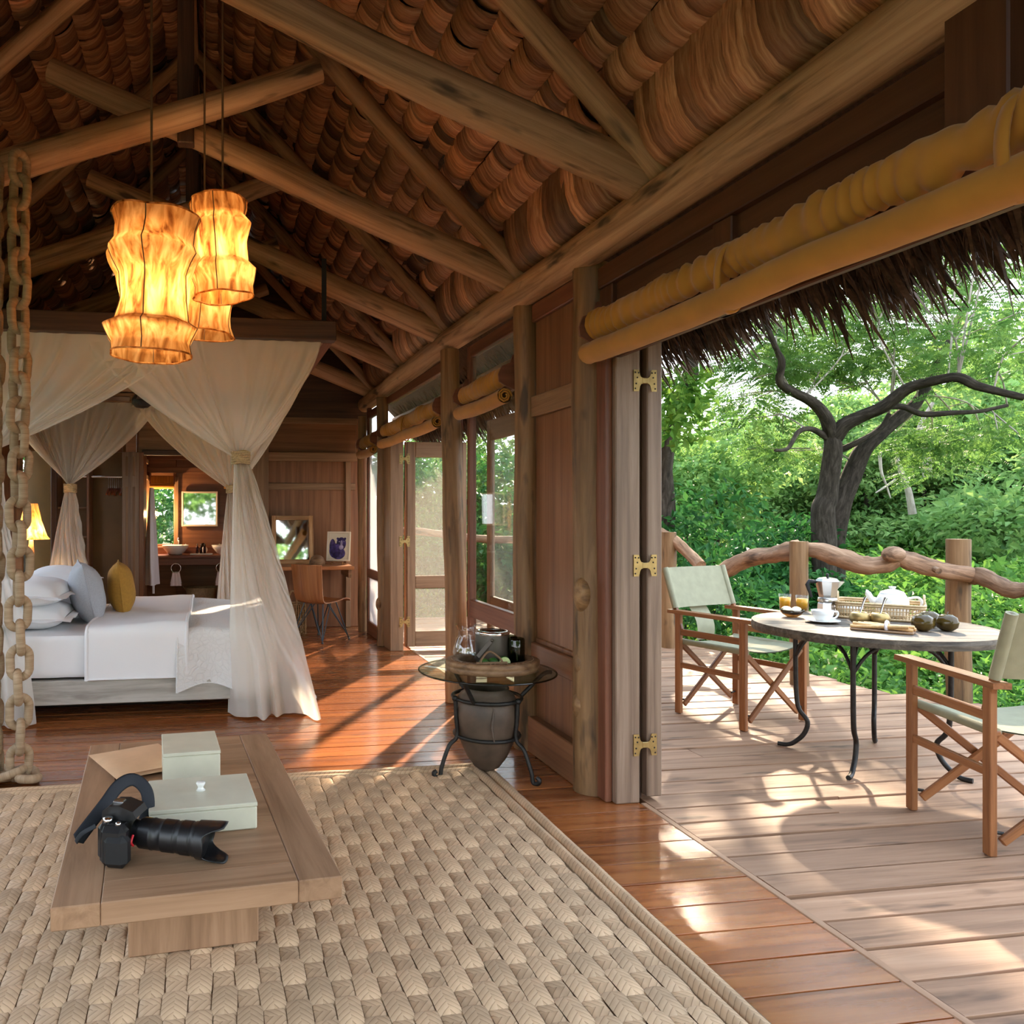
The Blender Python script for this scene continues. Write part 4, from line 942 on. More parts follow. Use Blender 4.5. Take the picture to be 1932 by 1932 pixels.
# ------------------------------------------------------------------ hide pendant lamps
def pendant(px, s, ztop, zbot, prof, label, tilt, power, seed):
    c = cp(px, 500, s); c.z = zbot; H_ = ztop - zbot
    root = empty('pendant_lamp', c, 0, label, 'lamp', 'hide pendant lamps'); sd_ = seed
    def wob(a, z): return 0.16 * nz(math.cos(a) * 1.2 + sd_, math.sin(a) * 1.2, z * 6) + 0.035 * math.sin(3 * a + z * 9 + sd_) + 0.02 * math.sin(7 * a + z * 16)
    P = []
    for i in range(len(prof) - 1):
        (r0, t0), (r1, t1) = prof[i], prof[i + 1]
        for k in range(5): f = k / 5; P.append((lerp(r0, r1, f), lerp(t0, t1, f) * H_))
    P.append((prof[-1][0], prof[-1][1] * H_))
    m = MB(); m.lathe(P, (0, 0, 0), 48, Matrix.Rotation(tilt, 3, 'Y'), wob=wob); sh = m.build('shade', 'hide', root, world=False)
    Tm = Matrix.Rotation(tilt, 3, 'Y'); seams = MB()
    for a in (-1.75, -0.2, 1.6, 3.3):
        seams.tube([Tm @ V((r_ * 1.004 * (1 + wob(a, z)) * math.cos(a), r_ * 1.004 * (1 + wob(a, z)) * math.sin(a), z)) for r_, z in P], 0.0028, 5)
    seams.build('seam', 'cord', sh, world=False)
    for r_, z in (P[0], P[-1]):
        k = MB(); k.tube([Tm @ V((r_ * (1 + wob(a, z)) * math.cos(a), r_ * (1 + wob(a, z)) * math.sin(a), z)) for a in [2 * math.pi * q / 40 for q in range(40)]], 0.0045, 6, closed=True); k.build('rim', 'hide', sh, world=False)
    cr = MB(); cr.tube([(0, 0, H_ * 0.62), (0, 0, 4.52 - zbot)], 0.0055, 6); cr.build('cord', 'cord', root, world=False)
    bm = MB(); bm.ball((0, 0, H_ * 0.55), (0.03, 0.03, 0.045), 12, 8); bm.build('bulb', 'bulb', root, world=False)
    sk = MB(); sk.tube([(0, 0, H_ * 0.62), (0, 0, H_ * 0.74)], 0.02, 10); sk.build('socket', 'iron', root, world=False)
    ld = bpy.data.lights.new('lamp_light', 'POINT'); ld.energy = power; ld.color = (1.0, 0.68, 0.36); ld.shadow_soft_size = 0.05
    lo = bpy.data.objects.new('lamp_light', ld); C.objects.link(lo); lo.parent = root; lo.location = (0, 0, H_ * 0.45)
pendant(286, 3.55, 2.665, 2.045, [(0.182, 0.0), (0.176, 0.08), (0.205, 0.20), (0.160, 0.245), (0.150, 0.40), (0.158, 0.58), (0.205, 0.745), (0.182, 0.80), (0.178, 0.90), (0.192, 1.0)], 'largest ochre hide pendant lamp with flared ridges', 0.03, 4.2, 3.1)
pendant(420, 3.9, 2.87, 2.40, [(0.140, 0.0), (0.138, 0.10), (0.165, 0.28), (0.135, 0.36), (0.140, 0.55), (0.165, 0.72), (0.13, 0.82), (0.14, 0.92), (0.138, 1.0)], 'highest ochre hide pendant lamp with a pinched waist', -0.05, 3.2, 8.4)
pendant(386, 4.15, 2.78, 2.27, [(0.150, 0.0), (0.135, 0.10), (0.132, 0.35), (0.15, 0.6), (0.14, 0.85), (0.14, 1.0)], 'half hidden straight hide pendant lamp behind the other two', 0.04, 2.4, 5.7)

# ------------------------------------------------------------------ bed
BX0, BX1, BY0, BY1 = -1.60, 0.42, 5.38, 7.18
bed = empty('bed_platform', ((BX0 + BX1) / 2, 6.3, 0), 0, 'whitewashed timber platform bed floating above the floor', 'bed')
part('side_board', 'whitewash', bed, ((BX0, BY0 - 0.03, 0.10), (BX1 - 0.02, BY0 + 0.02, 0.255)), axis=0)
part('side_board', 'whitewash', bed, ((BX0, BY1 - 0.02, 0.10), (BX1 - 0.02, BY1 + 0.03, 0.255)), axis=0)
part('foot_board', 'whitewash', bed, ((BX1 - 0.06, BY0 + 0.02, 0.10), (BX1 - 0.02, BY1 - 0.02, 0.255)), axis=1)
part('slat_deck', 'whitewash', bed, ((BX0, BY0 + 0.02, 0.20), (BX1 - 0.06, BY1 - 0.02, 0.25)), axis=0)
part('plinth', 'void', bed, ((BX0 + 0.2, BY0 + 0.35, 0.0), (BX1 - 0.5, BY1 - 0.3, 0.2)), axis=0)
part('headboard', 'panel', bed, ((BX0 - 0.06, BY0 + 0.05, 0.0), (BX0, BY1 - 0.05, 0.98)), axis=1)
MTZ = 0.555
def soft_box(x0, x1, y0, y1, z0, z1, r, n=14, wr=0.004, seed=1):
    m = MB(); sx, sy, sz = (x1 - x0) / 2, (y1 - y0) / 2, (z1 - z0) / 2; cx_, cy_, cz_ = (x0 + x1) / 2, (y0 + y1) / 2, (z0 + z1) / 2
    for ax in range(3):
        for s in (-1, 1):
            def fn(u, v):
                p = [0, 0, 0]; p[ax] = s; p[(ax + 1) % 3] = (u * 2 - 1) * s; p[(ax + 2) % 3] = v * 2 - 1
                h = V((p[0] * sx, p[1] * sy, p[2] * sz)); inn = V((max(-sx + r, min(sx - r, h.x)), max(-sy + r, min(sy - r, h.y)), max(-sz + r, min(sz - r, h.z))))
                d = h - inn; q = inn + (d.normalized() * r if d.length > 1e-6 else d)
                q += V((nz(q.x * 4, q.y * 4, q.z * 4 + seed), nz(q.x * 4 + 7, q.y * 4, q.z * 4 + seed), nz(q.x * 5, q.y * 5 + 3, seed))) * wr
                return (cx_ + q.x, cy_ + q.y, cz_ + q.z)
            m.grid(fn, n, n)
    return m
o = soft_box(BX0 + 0.01, BX1 - 0.02, BY0 - 0.01, BY1 + 0.01, 0.256, MTZ, 0.05, 18, 0.006).build('mattress', 'linen'); tag(o, 'mattress in a fitted white sheet on the platform bed', 'mattress')
def drape_over(x0, x1, hang, label, name, mat, lift, cat, seed, foot=0.0, wr=0.012, nx=40, ny=70, hemwave=0.0, top_noise=0.01, thick=0.012, back_hang=0.25):
    # cloth over the mattress cross section (y,z); arc length from the front hem across the top to the far side
    ya, yb, zt = BY0 - 0.03 - lift * 0.4, BY1 + 0.03 + lift * 0.4, MTZ + lift; rr = 0.06
    L1 = zt - hang; L2 = yb - ya; L3 = zt - back_hang; tot = L1 + L2 + L3
    def cs(s):
        if s < L1 - rr: return ya, hang + s
        if s < L1 + rr: t = (s - (L1 - rr)) / (2 * rr); a = t * math.pi / 2; return ya + rr * (1 - math.cos(a)), zt - rr + rr * math.sin(a)
        if s < L1 + L2 - rr: return ya + (s - L1), zt
        if s < L1 + L2 + rr: t = (s - (L1 + L2 - rr)) / (2 * rr); a = t * math.pi / 2; return yb - rr + rr * math.sin(a), zt - rr + rr * math.cos(a)
        return yb, zt - (s - L1 - L2)
    m = MB(); gs0 = []
    def fn(u, v, off=0.0):
        s = v * tot; y, z = cs(s); x = lerp(x0, x1, u)
        top = 1.0 if L1 < s < L1 + L2 else 0.0; low = max(0.0, 1 - s / L1) if s < L1 else 0
        w = nz(x * 3 + seed, s * 2.2, 1.0) * wr + nz(x * 8 + seed, s * 5, 5.0) * wr * 0.4
        if hemwave and s < L1: z -= low * hemwave * (0.5 + 0.5 * math.sin(x * 11 + seed)); y -= low * 0.03 * math.sin(x * 13 + seed) + low * 0.02
        if top: z += w * 1.0 + top_noise * nz(x * 1.7, y * 1.7, seed)
        else: y += (-1 if s < L1 else 1) * w * 0.8
        return (x, y - off * (1 if s < L1 else 0), z + off * top)
    m.grid(fn, nx, ny, gfn=lambda u, v: (lerp(x0, x1, u), v * tot, 0))
    # edge thickness: rolled side borders
    for uu in (0.0, 1.0):
        m.tube([V(fn(uu, k / 40)) + V((0, 0, -thick * 0.5)) for k in range(41)], thick, 8)
    m.tube([V(fn(k / 20, 0.0)) for k in range(21)], thick * 0.6, 6)
    o = m.build(name, mat); return tag(o, label, cat)
xd0, xd1 = wy(163, 1280, BY0 - 0.05).x, wy(352, 1280, BY0 - 0.05).x
drape_over(xd0, xd1, 0.262, 'thick folded white duvet across the middle of the bed', 'duvet', 'linen', 0.05, 'duvet', 2.0, wr=0.012, thick=0.012, top_noise=0.03)
quilt = drape_over(xd1 - 0.06, BX1 + 0.0, 0.215, 'white embossed quilt over the foot of the bed', 'quilt', 'quilt', 0.022, 'quilt', 5.0, hemwave=0.06, thick=0.008)
def footfall(u, v):
    y = lerp(BY0 - 0.05, BY1 + 0.05, u); t = v
    x = BX1 - 0.02 + 0.03 * math.sin(t * 1.6) + t ** 1.5 * (0.30 - 0.08 * u) + 0.035 * t * math.sin(y * 9); z = lerp(MTZ + 0.022, 0.012, t ** 1.15) - 0.0
    if t < 0.12: x = BX1 - 0.03 + t * 0.5; z = MTZ + 0.022 - t * t * 2.0
    return (x, y + 0.02 * t * math.sin(y * 14), z)
m = MB(); m.grid(footfall, 50, 22, gfn=lambda u, v: (v * 0.6, u * 1.9, 0)); m.build('foot_fall', 'quilt', quilt)
# pillows and cushions
def place_pillow(name, mat, w, d, h, loc, rot, label, cat, seed, flange=0.0, piping=False, pw=0.5, pinch=0.07):
    m = pillow_mesh(w, d, h, 18, pw, pinch, seed, 0.012, flange); E_ = Matrix.Rotation(rot[2], 3, 'Z') @ Matrix.Rotation(rot[1], 3, 'Y') @ Matrix.Rotation(rot[0], 3, 'X')
    Lc = V(loc); m.v = [tuple(E_ @ V(p) + Lc) for p in m.v]
    if piping:
        root = empty(name, (loc[0], loc[1], MTZ), 0, label, cat); m.build('cover', mat, root)
        pts = []
        for k in range(48):
            t = k / 12; q = int(t); f = (t - q) * 2 - 1
            p = [(f, -1), (1, f), (-f, 1), (-1, -f)][q % 4]
            x_ = p[0] * w / 2 * (1 - pinch * (1 - p[1] ** 2) * abs(p[0]) ** 3); y_ = p[1] * d / 2 * (1 - pinch * (1 - p[0] ** 2) * abs(p[1]) ** 3); pts.append(E_ @ V((x_, y_, 0)) + Lc)
        e = MB(); e.tube(pts, 0.006, 6, closed=True); e.build('piping', mat, root); return root
    o = m.build(name, mat); return tag(o, label, cat)
hp = math.pi / 2
place_pillow('white_pillow', 'linen', 0.50, 0.68, 0.17, (-1.22, 5.78, MTZ + 0.085), (0, 0.0, 0.03), 'lowest white pillow lying flat at the near side of the bed head', 'pillow', 1.0, 0.045)
place_pillow('white_pillow', 'linen', 0.50, 0.70, 0.19, (-1.24, 5.80, MTZ + 0.245), (0, 0.06, -0.04), 'white pillow stacked on top of another near the net drape', 'pillow', 4.0, 0.04)
place_pillow('white_pillow', 'linen', 0.50, 0.70, 0.17, (-1.22, 6.68, MTZ + 0.085), (0, 0, 0.02), 'white pillow lying flat on the far side of the bed head', 'pillow', 7.0, 0.04)
place_pillow('white_pillow', 'linen', 0.50, 0.70, 0.20, (-1.18, 6.62, MTZ + 0.26), (0, 0.05, 0.05), 'white pillow stacked on the far side behind the grey cushion', 'pillow', 9.0, 0.04)
place_pillow('grey_cushion', 'grey_linen', 0.46, 0.50, 0.24, (-0.90, 6.02, MTZ + 0.205), (0, hp - 0.22, 0.22), 'large grey linen cushion standing on its edge against the pillows', 'cushion', 12.0, 0, True, 0.6, 0.10)
place_pillow('mustard_cushion', 'mustard', 0.40, 0.42, 0.20, (-0.68, 6.22, MTZ + 0.215), (0, hp - 0.12, 0.10), 'smaller mustard cushion standing beside the grey cushion', 'cushion', 15.0, 0, True, 0.55, 0.08)

# ------------------------------------------------------------------ canopy frame, fan and net drapes
ZC = 2.45; KX0, KX1, KY0, KY1 = -1.86, 0.76, 5.10, 8.25
cn = empty('canopy_frame', (-0.55, 6.7, ZC), 0, 'dark square timber canopy frame with a woven mat top over the bed', 'canopy')
part('front_beam', 'dark_beam', cn, ((KX0, KY0 - 0.05, ZC), (KX1 + 0.03, KY0 + 0.05, ZC + 0.125)), axis=0)
part('back_beam', 'frame', cn, ((KX0, KY1 - 0.04, ZC), (KX1 + 0.03, KY1 + 0.04, ZC + 0.09)), axis=0)
part('side_beam', 'frame_red', cn, ((KX1 - 0.05, KY0 + 0.05, ZC), (KX1 + 0.02, KY1 - 0.04, ZC + 0.1)), axis=1)
part('side_beam', 'frame_red', cn, ((KX0 - 0.02, KY0 + 0.05, ZC), (KX0 + 0.05, KY1 - 0.04, ZC + 0.1)), axis=1)
mt = MB(); mt.grid(lambda u, v: (lerp(KX0, KX1, u), lerp(KY0, KY1, v), ZC + 0.10 + 0.004 * ((int(u * 60) + int(v * 70)) % 2)), 60, 70, smooth=False, gfn=lambda u, v: (u * 2.6, v * 3.1, 0)); mt.build('woven_mat', 'straw', cn)
for (x, y) in ((KX1 - 0.03, KY0 + 0.1), (KX0 + 0.1, KY0 + 0.1), (KX1 - 0.03, KY1 - 0.1), (KX0 + 0.1, KY1 - 0.1)):
    part('hanging_strap', 'rubber', cn, ((x - 0.016, y - 0.003, ZC + 0.09), (x + 0.016, y + 0.003, 2.92 if x < 0.5 else 3.02)), ch=0.001)
fc = wy(268, 758, 7.0)
fn_ = empty('ceiling_fan', (fc.x, 7.0, fc.z), 0, 'dark ceiling fan with timber blades hanging inside the bed canopy', 'fan')
f = MB(); f.lathe([(0, -0.055), (0.05, -0.05), (0.085, -0.02), (0.09, 0.02), (0.06, 0.06), (0.02, 0.075), (0.02, 0.16), (0, 0.16)], (0, 0, 0), 24); f.build('motor', 'iron', fn_, world=False)
for k in range(4):
    a = 0.15 + k * math.pi / 2; q = rotz(a); b_ = MB(); b_.cbox(q @ V((0.33, 0, 0.02)), (0.46, 0.11, 0.008), q @ Matrix.Rotation(0.2, 3, 'X'), 0.003); b_.build('blade', 'dark_beam', fn_, world=False)
def net_drape(tops, tie, bot_c, bot_dir, bot_w, label, seed, zb=0.012, pleats=11, NU=230, sag=0.03, bdepth=0.07):
    root = empty('net_drape', (bot_c[0], bot_c[1], 0), 0, label, 'drape', 'sheer net drapes tied back at the canopy corners')
    tops = [V(p) for p in tops]; seg = [(tops[i + 1] - tops[i]).length for i in range(len(tops) - 1)]; tot = sum(seg)
    def T(u):
        s = u * tot
        for i, L in enumerate(seg):
            if s <= L or i == len(seg) - 1: return tops[i].lerp(tops[i + 1], min(1, s / L))
            s -= L
    tie = V(tie); bd = V(bot_dir).normalized(); bn = V((-bd.y, bd.x, 0)); bc = V(bot_c)
    def fn(u, v):
        uu = u + 0.012 * nz(u * 20, seed); ph = 2 * math.pi * pleats * u + 2.6 * math.sin(u * 17 + seed) + 1.5 * math.sin(u * 31 + seed * 2)
        tp = tie + bd * (u - 0.5) * 0.085 + bn * 0.03 * math.sin(ph)
        if v < 0.5:
            f = v / 0.5; t0 = T(uu); e = f ** 1.25
            p = t0.lerp(tp, e); dist = (t0 - tie).length
            z = lerp(t0.z, tie.z, f ** (0.92 + 0.0 * dist)) - sag * math.sin(math.pi * f) * max(0, dist - 0.9) * 0.9
            ph2 = 2 * math.pi * pleats * 2.2 * u + 2.2 * math.sin(u * 23 + seed); amp = 0.020 * (1 - f) * (0.35 + min(1, f * 6) * 0.65) + 0.014 * f * (1 - f) * 4
            p = V((p.x, p.y, z)) + bn * (amp * math.sin(ph2) * (1 - f * 0.3)) + bd * amp * 0.4 * math.cos(ph2 * 0.5); return p
        f = (v - 0.5) / 0.5
        w = lerp(0.085, bot_w, f ** 0.85 * 0.93 + 0.07 * f); cc = tie.lerp(bc, f ** 0.9)
        p = cc + bd * (u - 0.5) * w + bn * (lerp(0.03, bdepth * (0.55 + 0.5 * math.sin(u * 13 + seed)), f) * math.sin(lerp(ph, 2 * math.pi * 5 * u + 1.6 * math.sin(u * 8 + seed), min(1, f * 1.3))) + 0.05 * f * math.sin(u * 9 + seed))
        p.z = lerp(tie.z, zb + 0.02 * nz(u * 6, seed), f)
        if f > 0.93: p += -bn * (f - 0.93) * 0.35 * (0.5 + 0.5 * math.sin(u * 23 + seed))
        return p
    m = MB(); m.grid(fn, NU, 56); m.build('net', 'net', root)
    b_ = MB()
    for k in range(6):
        z = tie.z - 0.035 + k * 0.014; b_.tube([tie + V((math.cos(a) * 0.056, math.sin(a) * 0.056, z - tie.z + 0.004 * math.sin(3 * a + k))) for a in [2 * math.pi * q / 20 for q in range(20)]], 0.0085, 6, closed=True)
    b_.build('tie_band', 'rope', root)
zt = ZC - 0.005
net_drape([(-0.82, KY0, zt), (0.70, KY0, zt), (0.72, 6.5, zt)], (0.185, 5.22, 1.70), (0.40, 5.22, 0), (1, -0.12, 0), 0.62, 'tied net drape at the front foot corner of the bed', 2.0)
net_drape([(-0.15, KY0, zt), (-1.84, KY0, zt), (-1.84, 6.4, zt)], (-1.36, 5.22, 1.70), (-1.42, 5.20, 0), (1, 0.05, 0), 0.66, 'tied net drape behind the hanging chains', 5.0)
net_drape([(-0.55, KY1, zt), (-1.84, KY1, zt), (-1.84, 7.0, zt)], (-1.36, 8.05, 1.575), (-1.40, 8.05, 0), (1, 0, 0), 0.62, 'tied net drape rising behind the white pillows', 8.0)
net_drape([(-0.75, KY1, zt), (0.70, KY1, zt), (0.72, 7.0, zt)], (0.20, 8.05, 1.575), (0.26, 8.05, 0), (1, 0, 0), 0.5, 'tied net drape half hidden behind the front corner drape', 11.0)

# bedside table and lamp on the far side of the bed head
bt = empty('bedside_table', (-1.70, 7.5, 0), 0, 'small wooden bedside table beyond the pillows', 'table')
part('table_top', 'gold_frame', bt, ((-2.0, 7.30, 0.56), (-1.40, 7.70, 0.60))); part('table_body', 'panel', bt, ((-1.97, 7.33, 0.0), (-1.43, 7.67, 0.56)))
lb = V((-1.60, 7.48, 0.601)); lp_ = empty('bedside_lamp', lb, 0, 'lit bedside lamp with a flared ochre shade behind the chains', 'lamp')
m = MB(); m.lathe([(0, 0), (0.08, 0), (0.075, 0.02), (0.025, 0.05), (0.02, 0.3), (0.03, 0.36), (0.015, 0.52), (0, 0.52)], (0, 0, 0), 20); m.build('base', 'gold_frame', lp_, world=False)
m = MB(); m.lathe([(0.16, 0.50), (0.135, 0.53), (0.09, 0.66), (0.06, 0.80), (0.055, 0.82)], (0, 0, 0), 28); m.build('shade', 'hide', lp_, world=False)
m = MB(); m.ball((0, 0, 0.62), 0.03, 10, 6); m.build('bulb', 'bulb', lp_, world=False)
ld = bpy.data.lights.new('lamp_light', 'POINT'); ld.energy = 12; ld.color = (1, 0.6, 0.26); ld.shadow_soft_size = 0.04
lo = bpy.data.objects.new('lamp_light', ld); C.objects.link(lo); lo.parent = lp_; lo.location = (0, 0, 0.58)
bk = empty('flower_vase', (wy(104, 1075, 9.2).x, 9.2, 0.72), 0, 'small vase with red flowers on a wardrobe shelf', 'vase')
m = MB(); m.lathe([(0, 0), (0.03, 0), (0.035, 0.06), (0.02, 0.12), (0.024, 0.13), (0, 0.13)], (0, 0, 0), 14); m.build('vase_body', 'alu', bk, world=False)
m = MB()
for k in range(5): m.ball((0.03 * math.cos(k * 1.3), 0.03 * math.sin(k * 1.3), 0.16 + 0.012 * (k % 3)), 0.02, 8, 6)
m.build('bloom', 'red_flower', bk, world=False)

# wardrobe recess: rail, hangers, shelves
sh = empty('wardrobe_shelves', (-1.5, 9.2, 0), 0, 'open wardrobe shelves beside the net drape', 'shelves')
part('upright', 'panel', sh, ((-1.70, 9.05, 0.0), (-1.66, 9.34, 1.95)), axis=2); part('upright', 'panel', sh, ((-1.36, 9.05, 0.0), (-1.33, 9.34, 1.85)), axis=2)
for z in (0.70, 1.06, 1.38, 1.84): part('shelf', 'frame', sh, ((-1.66, 9.06, z), (-1.36, 9.34, z + 0.02)), axis=0)
zr_ = wy(200, 900, 9.15).z
o = MB().tube([(-1.72, 9.15, zr_), (-0.96, 9.15, zr_)], 0.012, 10).build('clothes_rail', 'chrome'); tag(o, 'pale metal clothes rail across the wardrobe recess', 'rail')
for k in range(8):
    x = wy(205 + k * 3.6, 900, 9.15).x
    root = empty('clothes_hanger', (x, 9.15, zr_ - 0.25), R.uniform(-0.15, 0.15), 'reddish wooden clothes hanger on the wardrobe rail', 'hanger', 'wooden hangers on the rail')
    h = MB(); h.tube([(0, -0.18, 0.055), (0, -0.12, 0.085), (0, -0.03, 0.115), (0, 0, 0.12), (0, 0.03, 0.115), (0, 0.12, 0.085), (0, 0.18, 0.055)], [0.014, 0.015, 0.013, 0.013, 0.013, 0.015, 0.014], 8, flat=0.6); h.build('shoulder_bar', 'hanger_wood', root, world=False)
    h = MB(); h.tube([(0, 0, 0.12), (0, 0, 0.21), (0, 0.015, 0.235), (0, 0.0, 0.262), (0, -0.02, 0.255)], 0.003, 5); h.build('hook', 'chrome', root, world=False)

# ------------------------------------------------------------------ desk corner
part_ = part
dk = empty('desk', (1.12, 8.85, 0), 0, 'built-in timber desk shelf in the wall recess', 'desk')
part('desk_top', 'ply', dk, ((0.64, 8.52, 0.715), (1.53, 9.12, 0.755)), axis=0); part('desk_bracket', 'frame', dk, ((0.64, 8.62, 0.62), (0.68, 9.12, 0.715)), axis=1); part('desk_bracket', 'frame', dk, ((1.48, 8.62, 0.62), (1.52, 9.12, 0.715)), axis=1)
DZ = 0.756
def framed(name, c, w, h, fw, rz, lean, label, cat, fmat, pmat, extra=None):
    root = empty(name, c, rz, label, cat); L = Matrix.Rotation(lean, 3, 'X')
    def pbx(lo, hi, nm, mt, parent=None):
        m = MB(); m.bx(lo, hi, 0.004); m.v = [tuple(L @ V(p)) for p in m.v]; return m.build(nm, mt, parent or root, world=False)
    pbx((-w / 2, 0, 0), (-w / 2 + fw, 0.025, h), 'frame_side', fmat); pbx((w / 2 - fw, 0, 0), (w / 2, 0.025, h), 'frame_side', fmat)
    pbx((-w / 2 + fw, 0, 0), (w / 2 - fw, 0.025, fw), 'frame_side', fmat); pbx((-w / 2 + fw, 0, h - fw), (w / 2 - fw, 0.025, h), 'frame_side', fmat)
    p = pbx((-w / 2 + fw, 0.012, fw), (w / 2 - fw, 0.02, h - fw), 'mirror_glass' if 'mirror' in name else 'print', pmat)
    return root, L, p
framed('wall_mirror', (0.905, 8.98, DZ), 0.475, 0.55, 0.05, 0.0, 0.10 * -1, 'timber framed mirror leaning on the desk against the wall', 'mirror', 'gold_frame', 'mirror')
pic, L, pp_ = framed('framed_picture', (1.40, 8.86, DZ + 0.035), 0.27, 0.34, 0.02, -0.35, -0.22, 'white framed purple animal picture on a small easel on the desk', 'picture', 'cream', 'print_paper')
m = MB()
def ell(cx_, cz_, rx, rz_, y, n=20): m.prism([(cx_ + rx * math.cos(2 * math.pi * k / n), cz_ + rz_ * math.sin(2 * math.pi * k / n)) for k in range(n)], 0, 0.0012, lambda p: L @ V((p.x, y - p.z, p.y)))
ell(-0.04, 0.12, 0.065, 0.085, 0.0115); ell(0.0, 0.09, 0.08, 0.07, 0.0115); ell(0.03, 0.20, 0.055, 0.075, 0.011); ell(-0.012, 0.258, 0.014, 0.014, 0.011); ell(0.072, 0.258, 0.014, 0.014, 0.011); ell(-0.07, 0.17, 0.035, 0.085, 0.0115); ell(0.03, 0.225, 0.05, 0.045, 0.011)
m.build('printed_shape', 'print_violet', pic, world=False)
m = MB(); ell(0.032, 0.16, 0.026, 0.028, 0.0098); ell(0.034, 0.205, 0.012, 0.035, 0.0098); ell(0.008, 0.225, 0.008, 0.006, 0.0098); ell(0.06, 0.225, 0.008, 0.006, 0.0098); m.build('printed_shape', 'print_light', pic, world=False)
m = MB(); m.bar((-0.06, 0.01, 0.0), (-0.06, -0.05, -0.033), 0.012, 0.01); m.bar((0.06, 0.01, 0.0), (0.06, -0.05, -0.033), 0.012, 0.01); m.bar((-0.07, -0.02, -0.006), (0.07, -0.02, -0.006), 0.03, 0.01); m.bar((0, 0.07, -0.033), (0, 0.10, 0.15), 0.01, 0.012); m.build('easel', 'gold_frame', pic, world=False)
o = MB().lathe([(0.085, 0.0), (0.09, 0.01), (0.088, 0.04), (0.07, 0.08), (0.04, 0.105), (0.0, 0.112)], (1.155, 8.78, DZ), 24).build('wooden_dome', 'tray_wood'); tag(o, 'dark upturned wooden bowl between the mirror and the picture', 'bowl')
# plywood chair on wire legs
dc = empty('plywood_chair', (1.13, 8.33, 0), math.radians(-50), 'bent plywood chair with blue-grey wire legs at the desk', 'chair')
prof2 = catmull([(0.0, -0.24, 0.80), (0.0, -0.215, 0.62), (0.0, -0.19, 0.48), (0.0, -0.155, 0.41), (0.0, -0.08, 0.395), (0.0, 0.06, 0.405), (0.0, 0.17, 0.425), (0.0, 0.235, 0.415), (0.0, 0.25, 0.395)], 5)
n2 = len(prof2); m = MB()
def shell(u, v, off=0.0):
    i = min(n2 - 1, int(u * (n2 - 1) + 0.5)); p = prof2[i]; s_ = v * 2 - 1; back = max(0, 1 - u / 0.5)
    w = 0.215 * (1 - 0.10 * abs(math.sin(u * math.pi)) ) + 0.0; q = prof2[max(i - 1, 0)]; q2 = prof2[min(i + 1, n2 - 1)]; t = (q2 - q).normalized(); nrm = V((1, 0, 0)).cross(t)
    return V((s_ * w, p.y, p.z)) - nrm * off + V((0, 0.03 * (s_ ** 2) * back, 0.015 * s_ * s_ * (1 - back)))
m.grid(lambda u, v: shell(u, v), n2 - 1, 10, gfn=lambda u, v: (u, v * 0.4, 0)); m.grid(lambda u, v: shell(u, 1 - v, 0.012), n2 - 1, 10, gfn=lambda u, v: (u, v * 0.4, 0.3))
for vv in (0, 1): m.grid(lambda u, v: V(shell(u, vv, 0.012 * v)), n2 - 1, 1)
for uu in (0, 1): m.grid(lambda u, v: V(shell(uu, u, 0.012 * v)), 10, 1)
m.build('seat_shell', 'ply', dc, world=False)
for sx in (-1, 1):
    for sy in (-1, 1):
        m = MB(); ft = V((sx * 0.22, sy * 0.21 + 0.0, 0.0)); m.tube([ft, (sx * 0.13, sy * 0.10, 0.40)], 0.0065, 6); m.tube([ft + V((0, 0, 0.02)), (-sx * 0.03, sy * 0.11, 0.395)], 0.0055, 6); m.tube([ft + V((0, 0, 0.02)), (sx * 0.13, -sy * 0.02, 0.395)], 0.0055, 6); m.lathe([(0, 0), (0.012, 0), (0.012, 0.012), (0, 0.016)], ft, 8); m.build('leg', 'steel_blue', dc, world=False)
m = MB(); m.tube([(-0.13, -0.10, 0.397), (0.13, -0.10, 0.397), (0.13, 0.10, 0.397), (-0.13, 0.10, 0.397)], 0.006, 6, closed=True); m.build('seat_frame', 'steel_blue', dc, world=False)
# wicker basket with handle
wkb = empty('wicker_basket', (0.86, 8.82, 0), 0.1, 'square wicker basket with a hoop handle on the floor by the desk', 'basket')
m = MB()
for z in [k * 0.022 for k in range(15)]:
    m.tube([(-0.15, -0.12, z + 0.012), (0.15, -0.12, z + 0.012), (0.15, 0.12, z + 0.012), (-0.15, 0.12, z + 0.012)], 0.0125, 6, closed=True)
m.build('woven_sides', 'basketry', wkb, world=False)
m = MB()
for k in range(12):
    for sy in (-1, 1): m.tube([(-0.14 + k * 0.0255, sy * 0.13, 0.0), (-0.14 + k * 0.0255, sy * 0.135, 0.33)], 0.006, 5)
tag(m.build('stakes', 'basketry', wkb, world=False), kind='stuff')
m = MB(); m.bx((-0.14, -0.11, 0.0), (0.14, 0.11, 0.01)); m.build('base', 'basketry', wkb, world=False)
m = MB(); m.tube([(-0.05 + 0.05 * (1 - math.cos(math.pi * k / 14)), -0.125, 0.32 + 0.16 * math.sin(math.pi * k / 14)) for k in range(15)], 0.009, 7); m.build('hoop_handle', 'basketry', wkb, world=False)

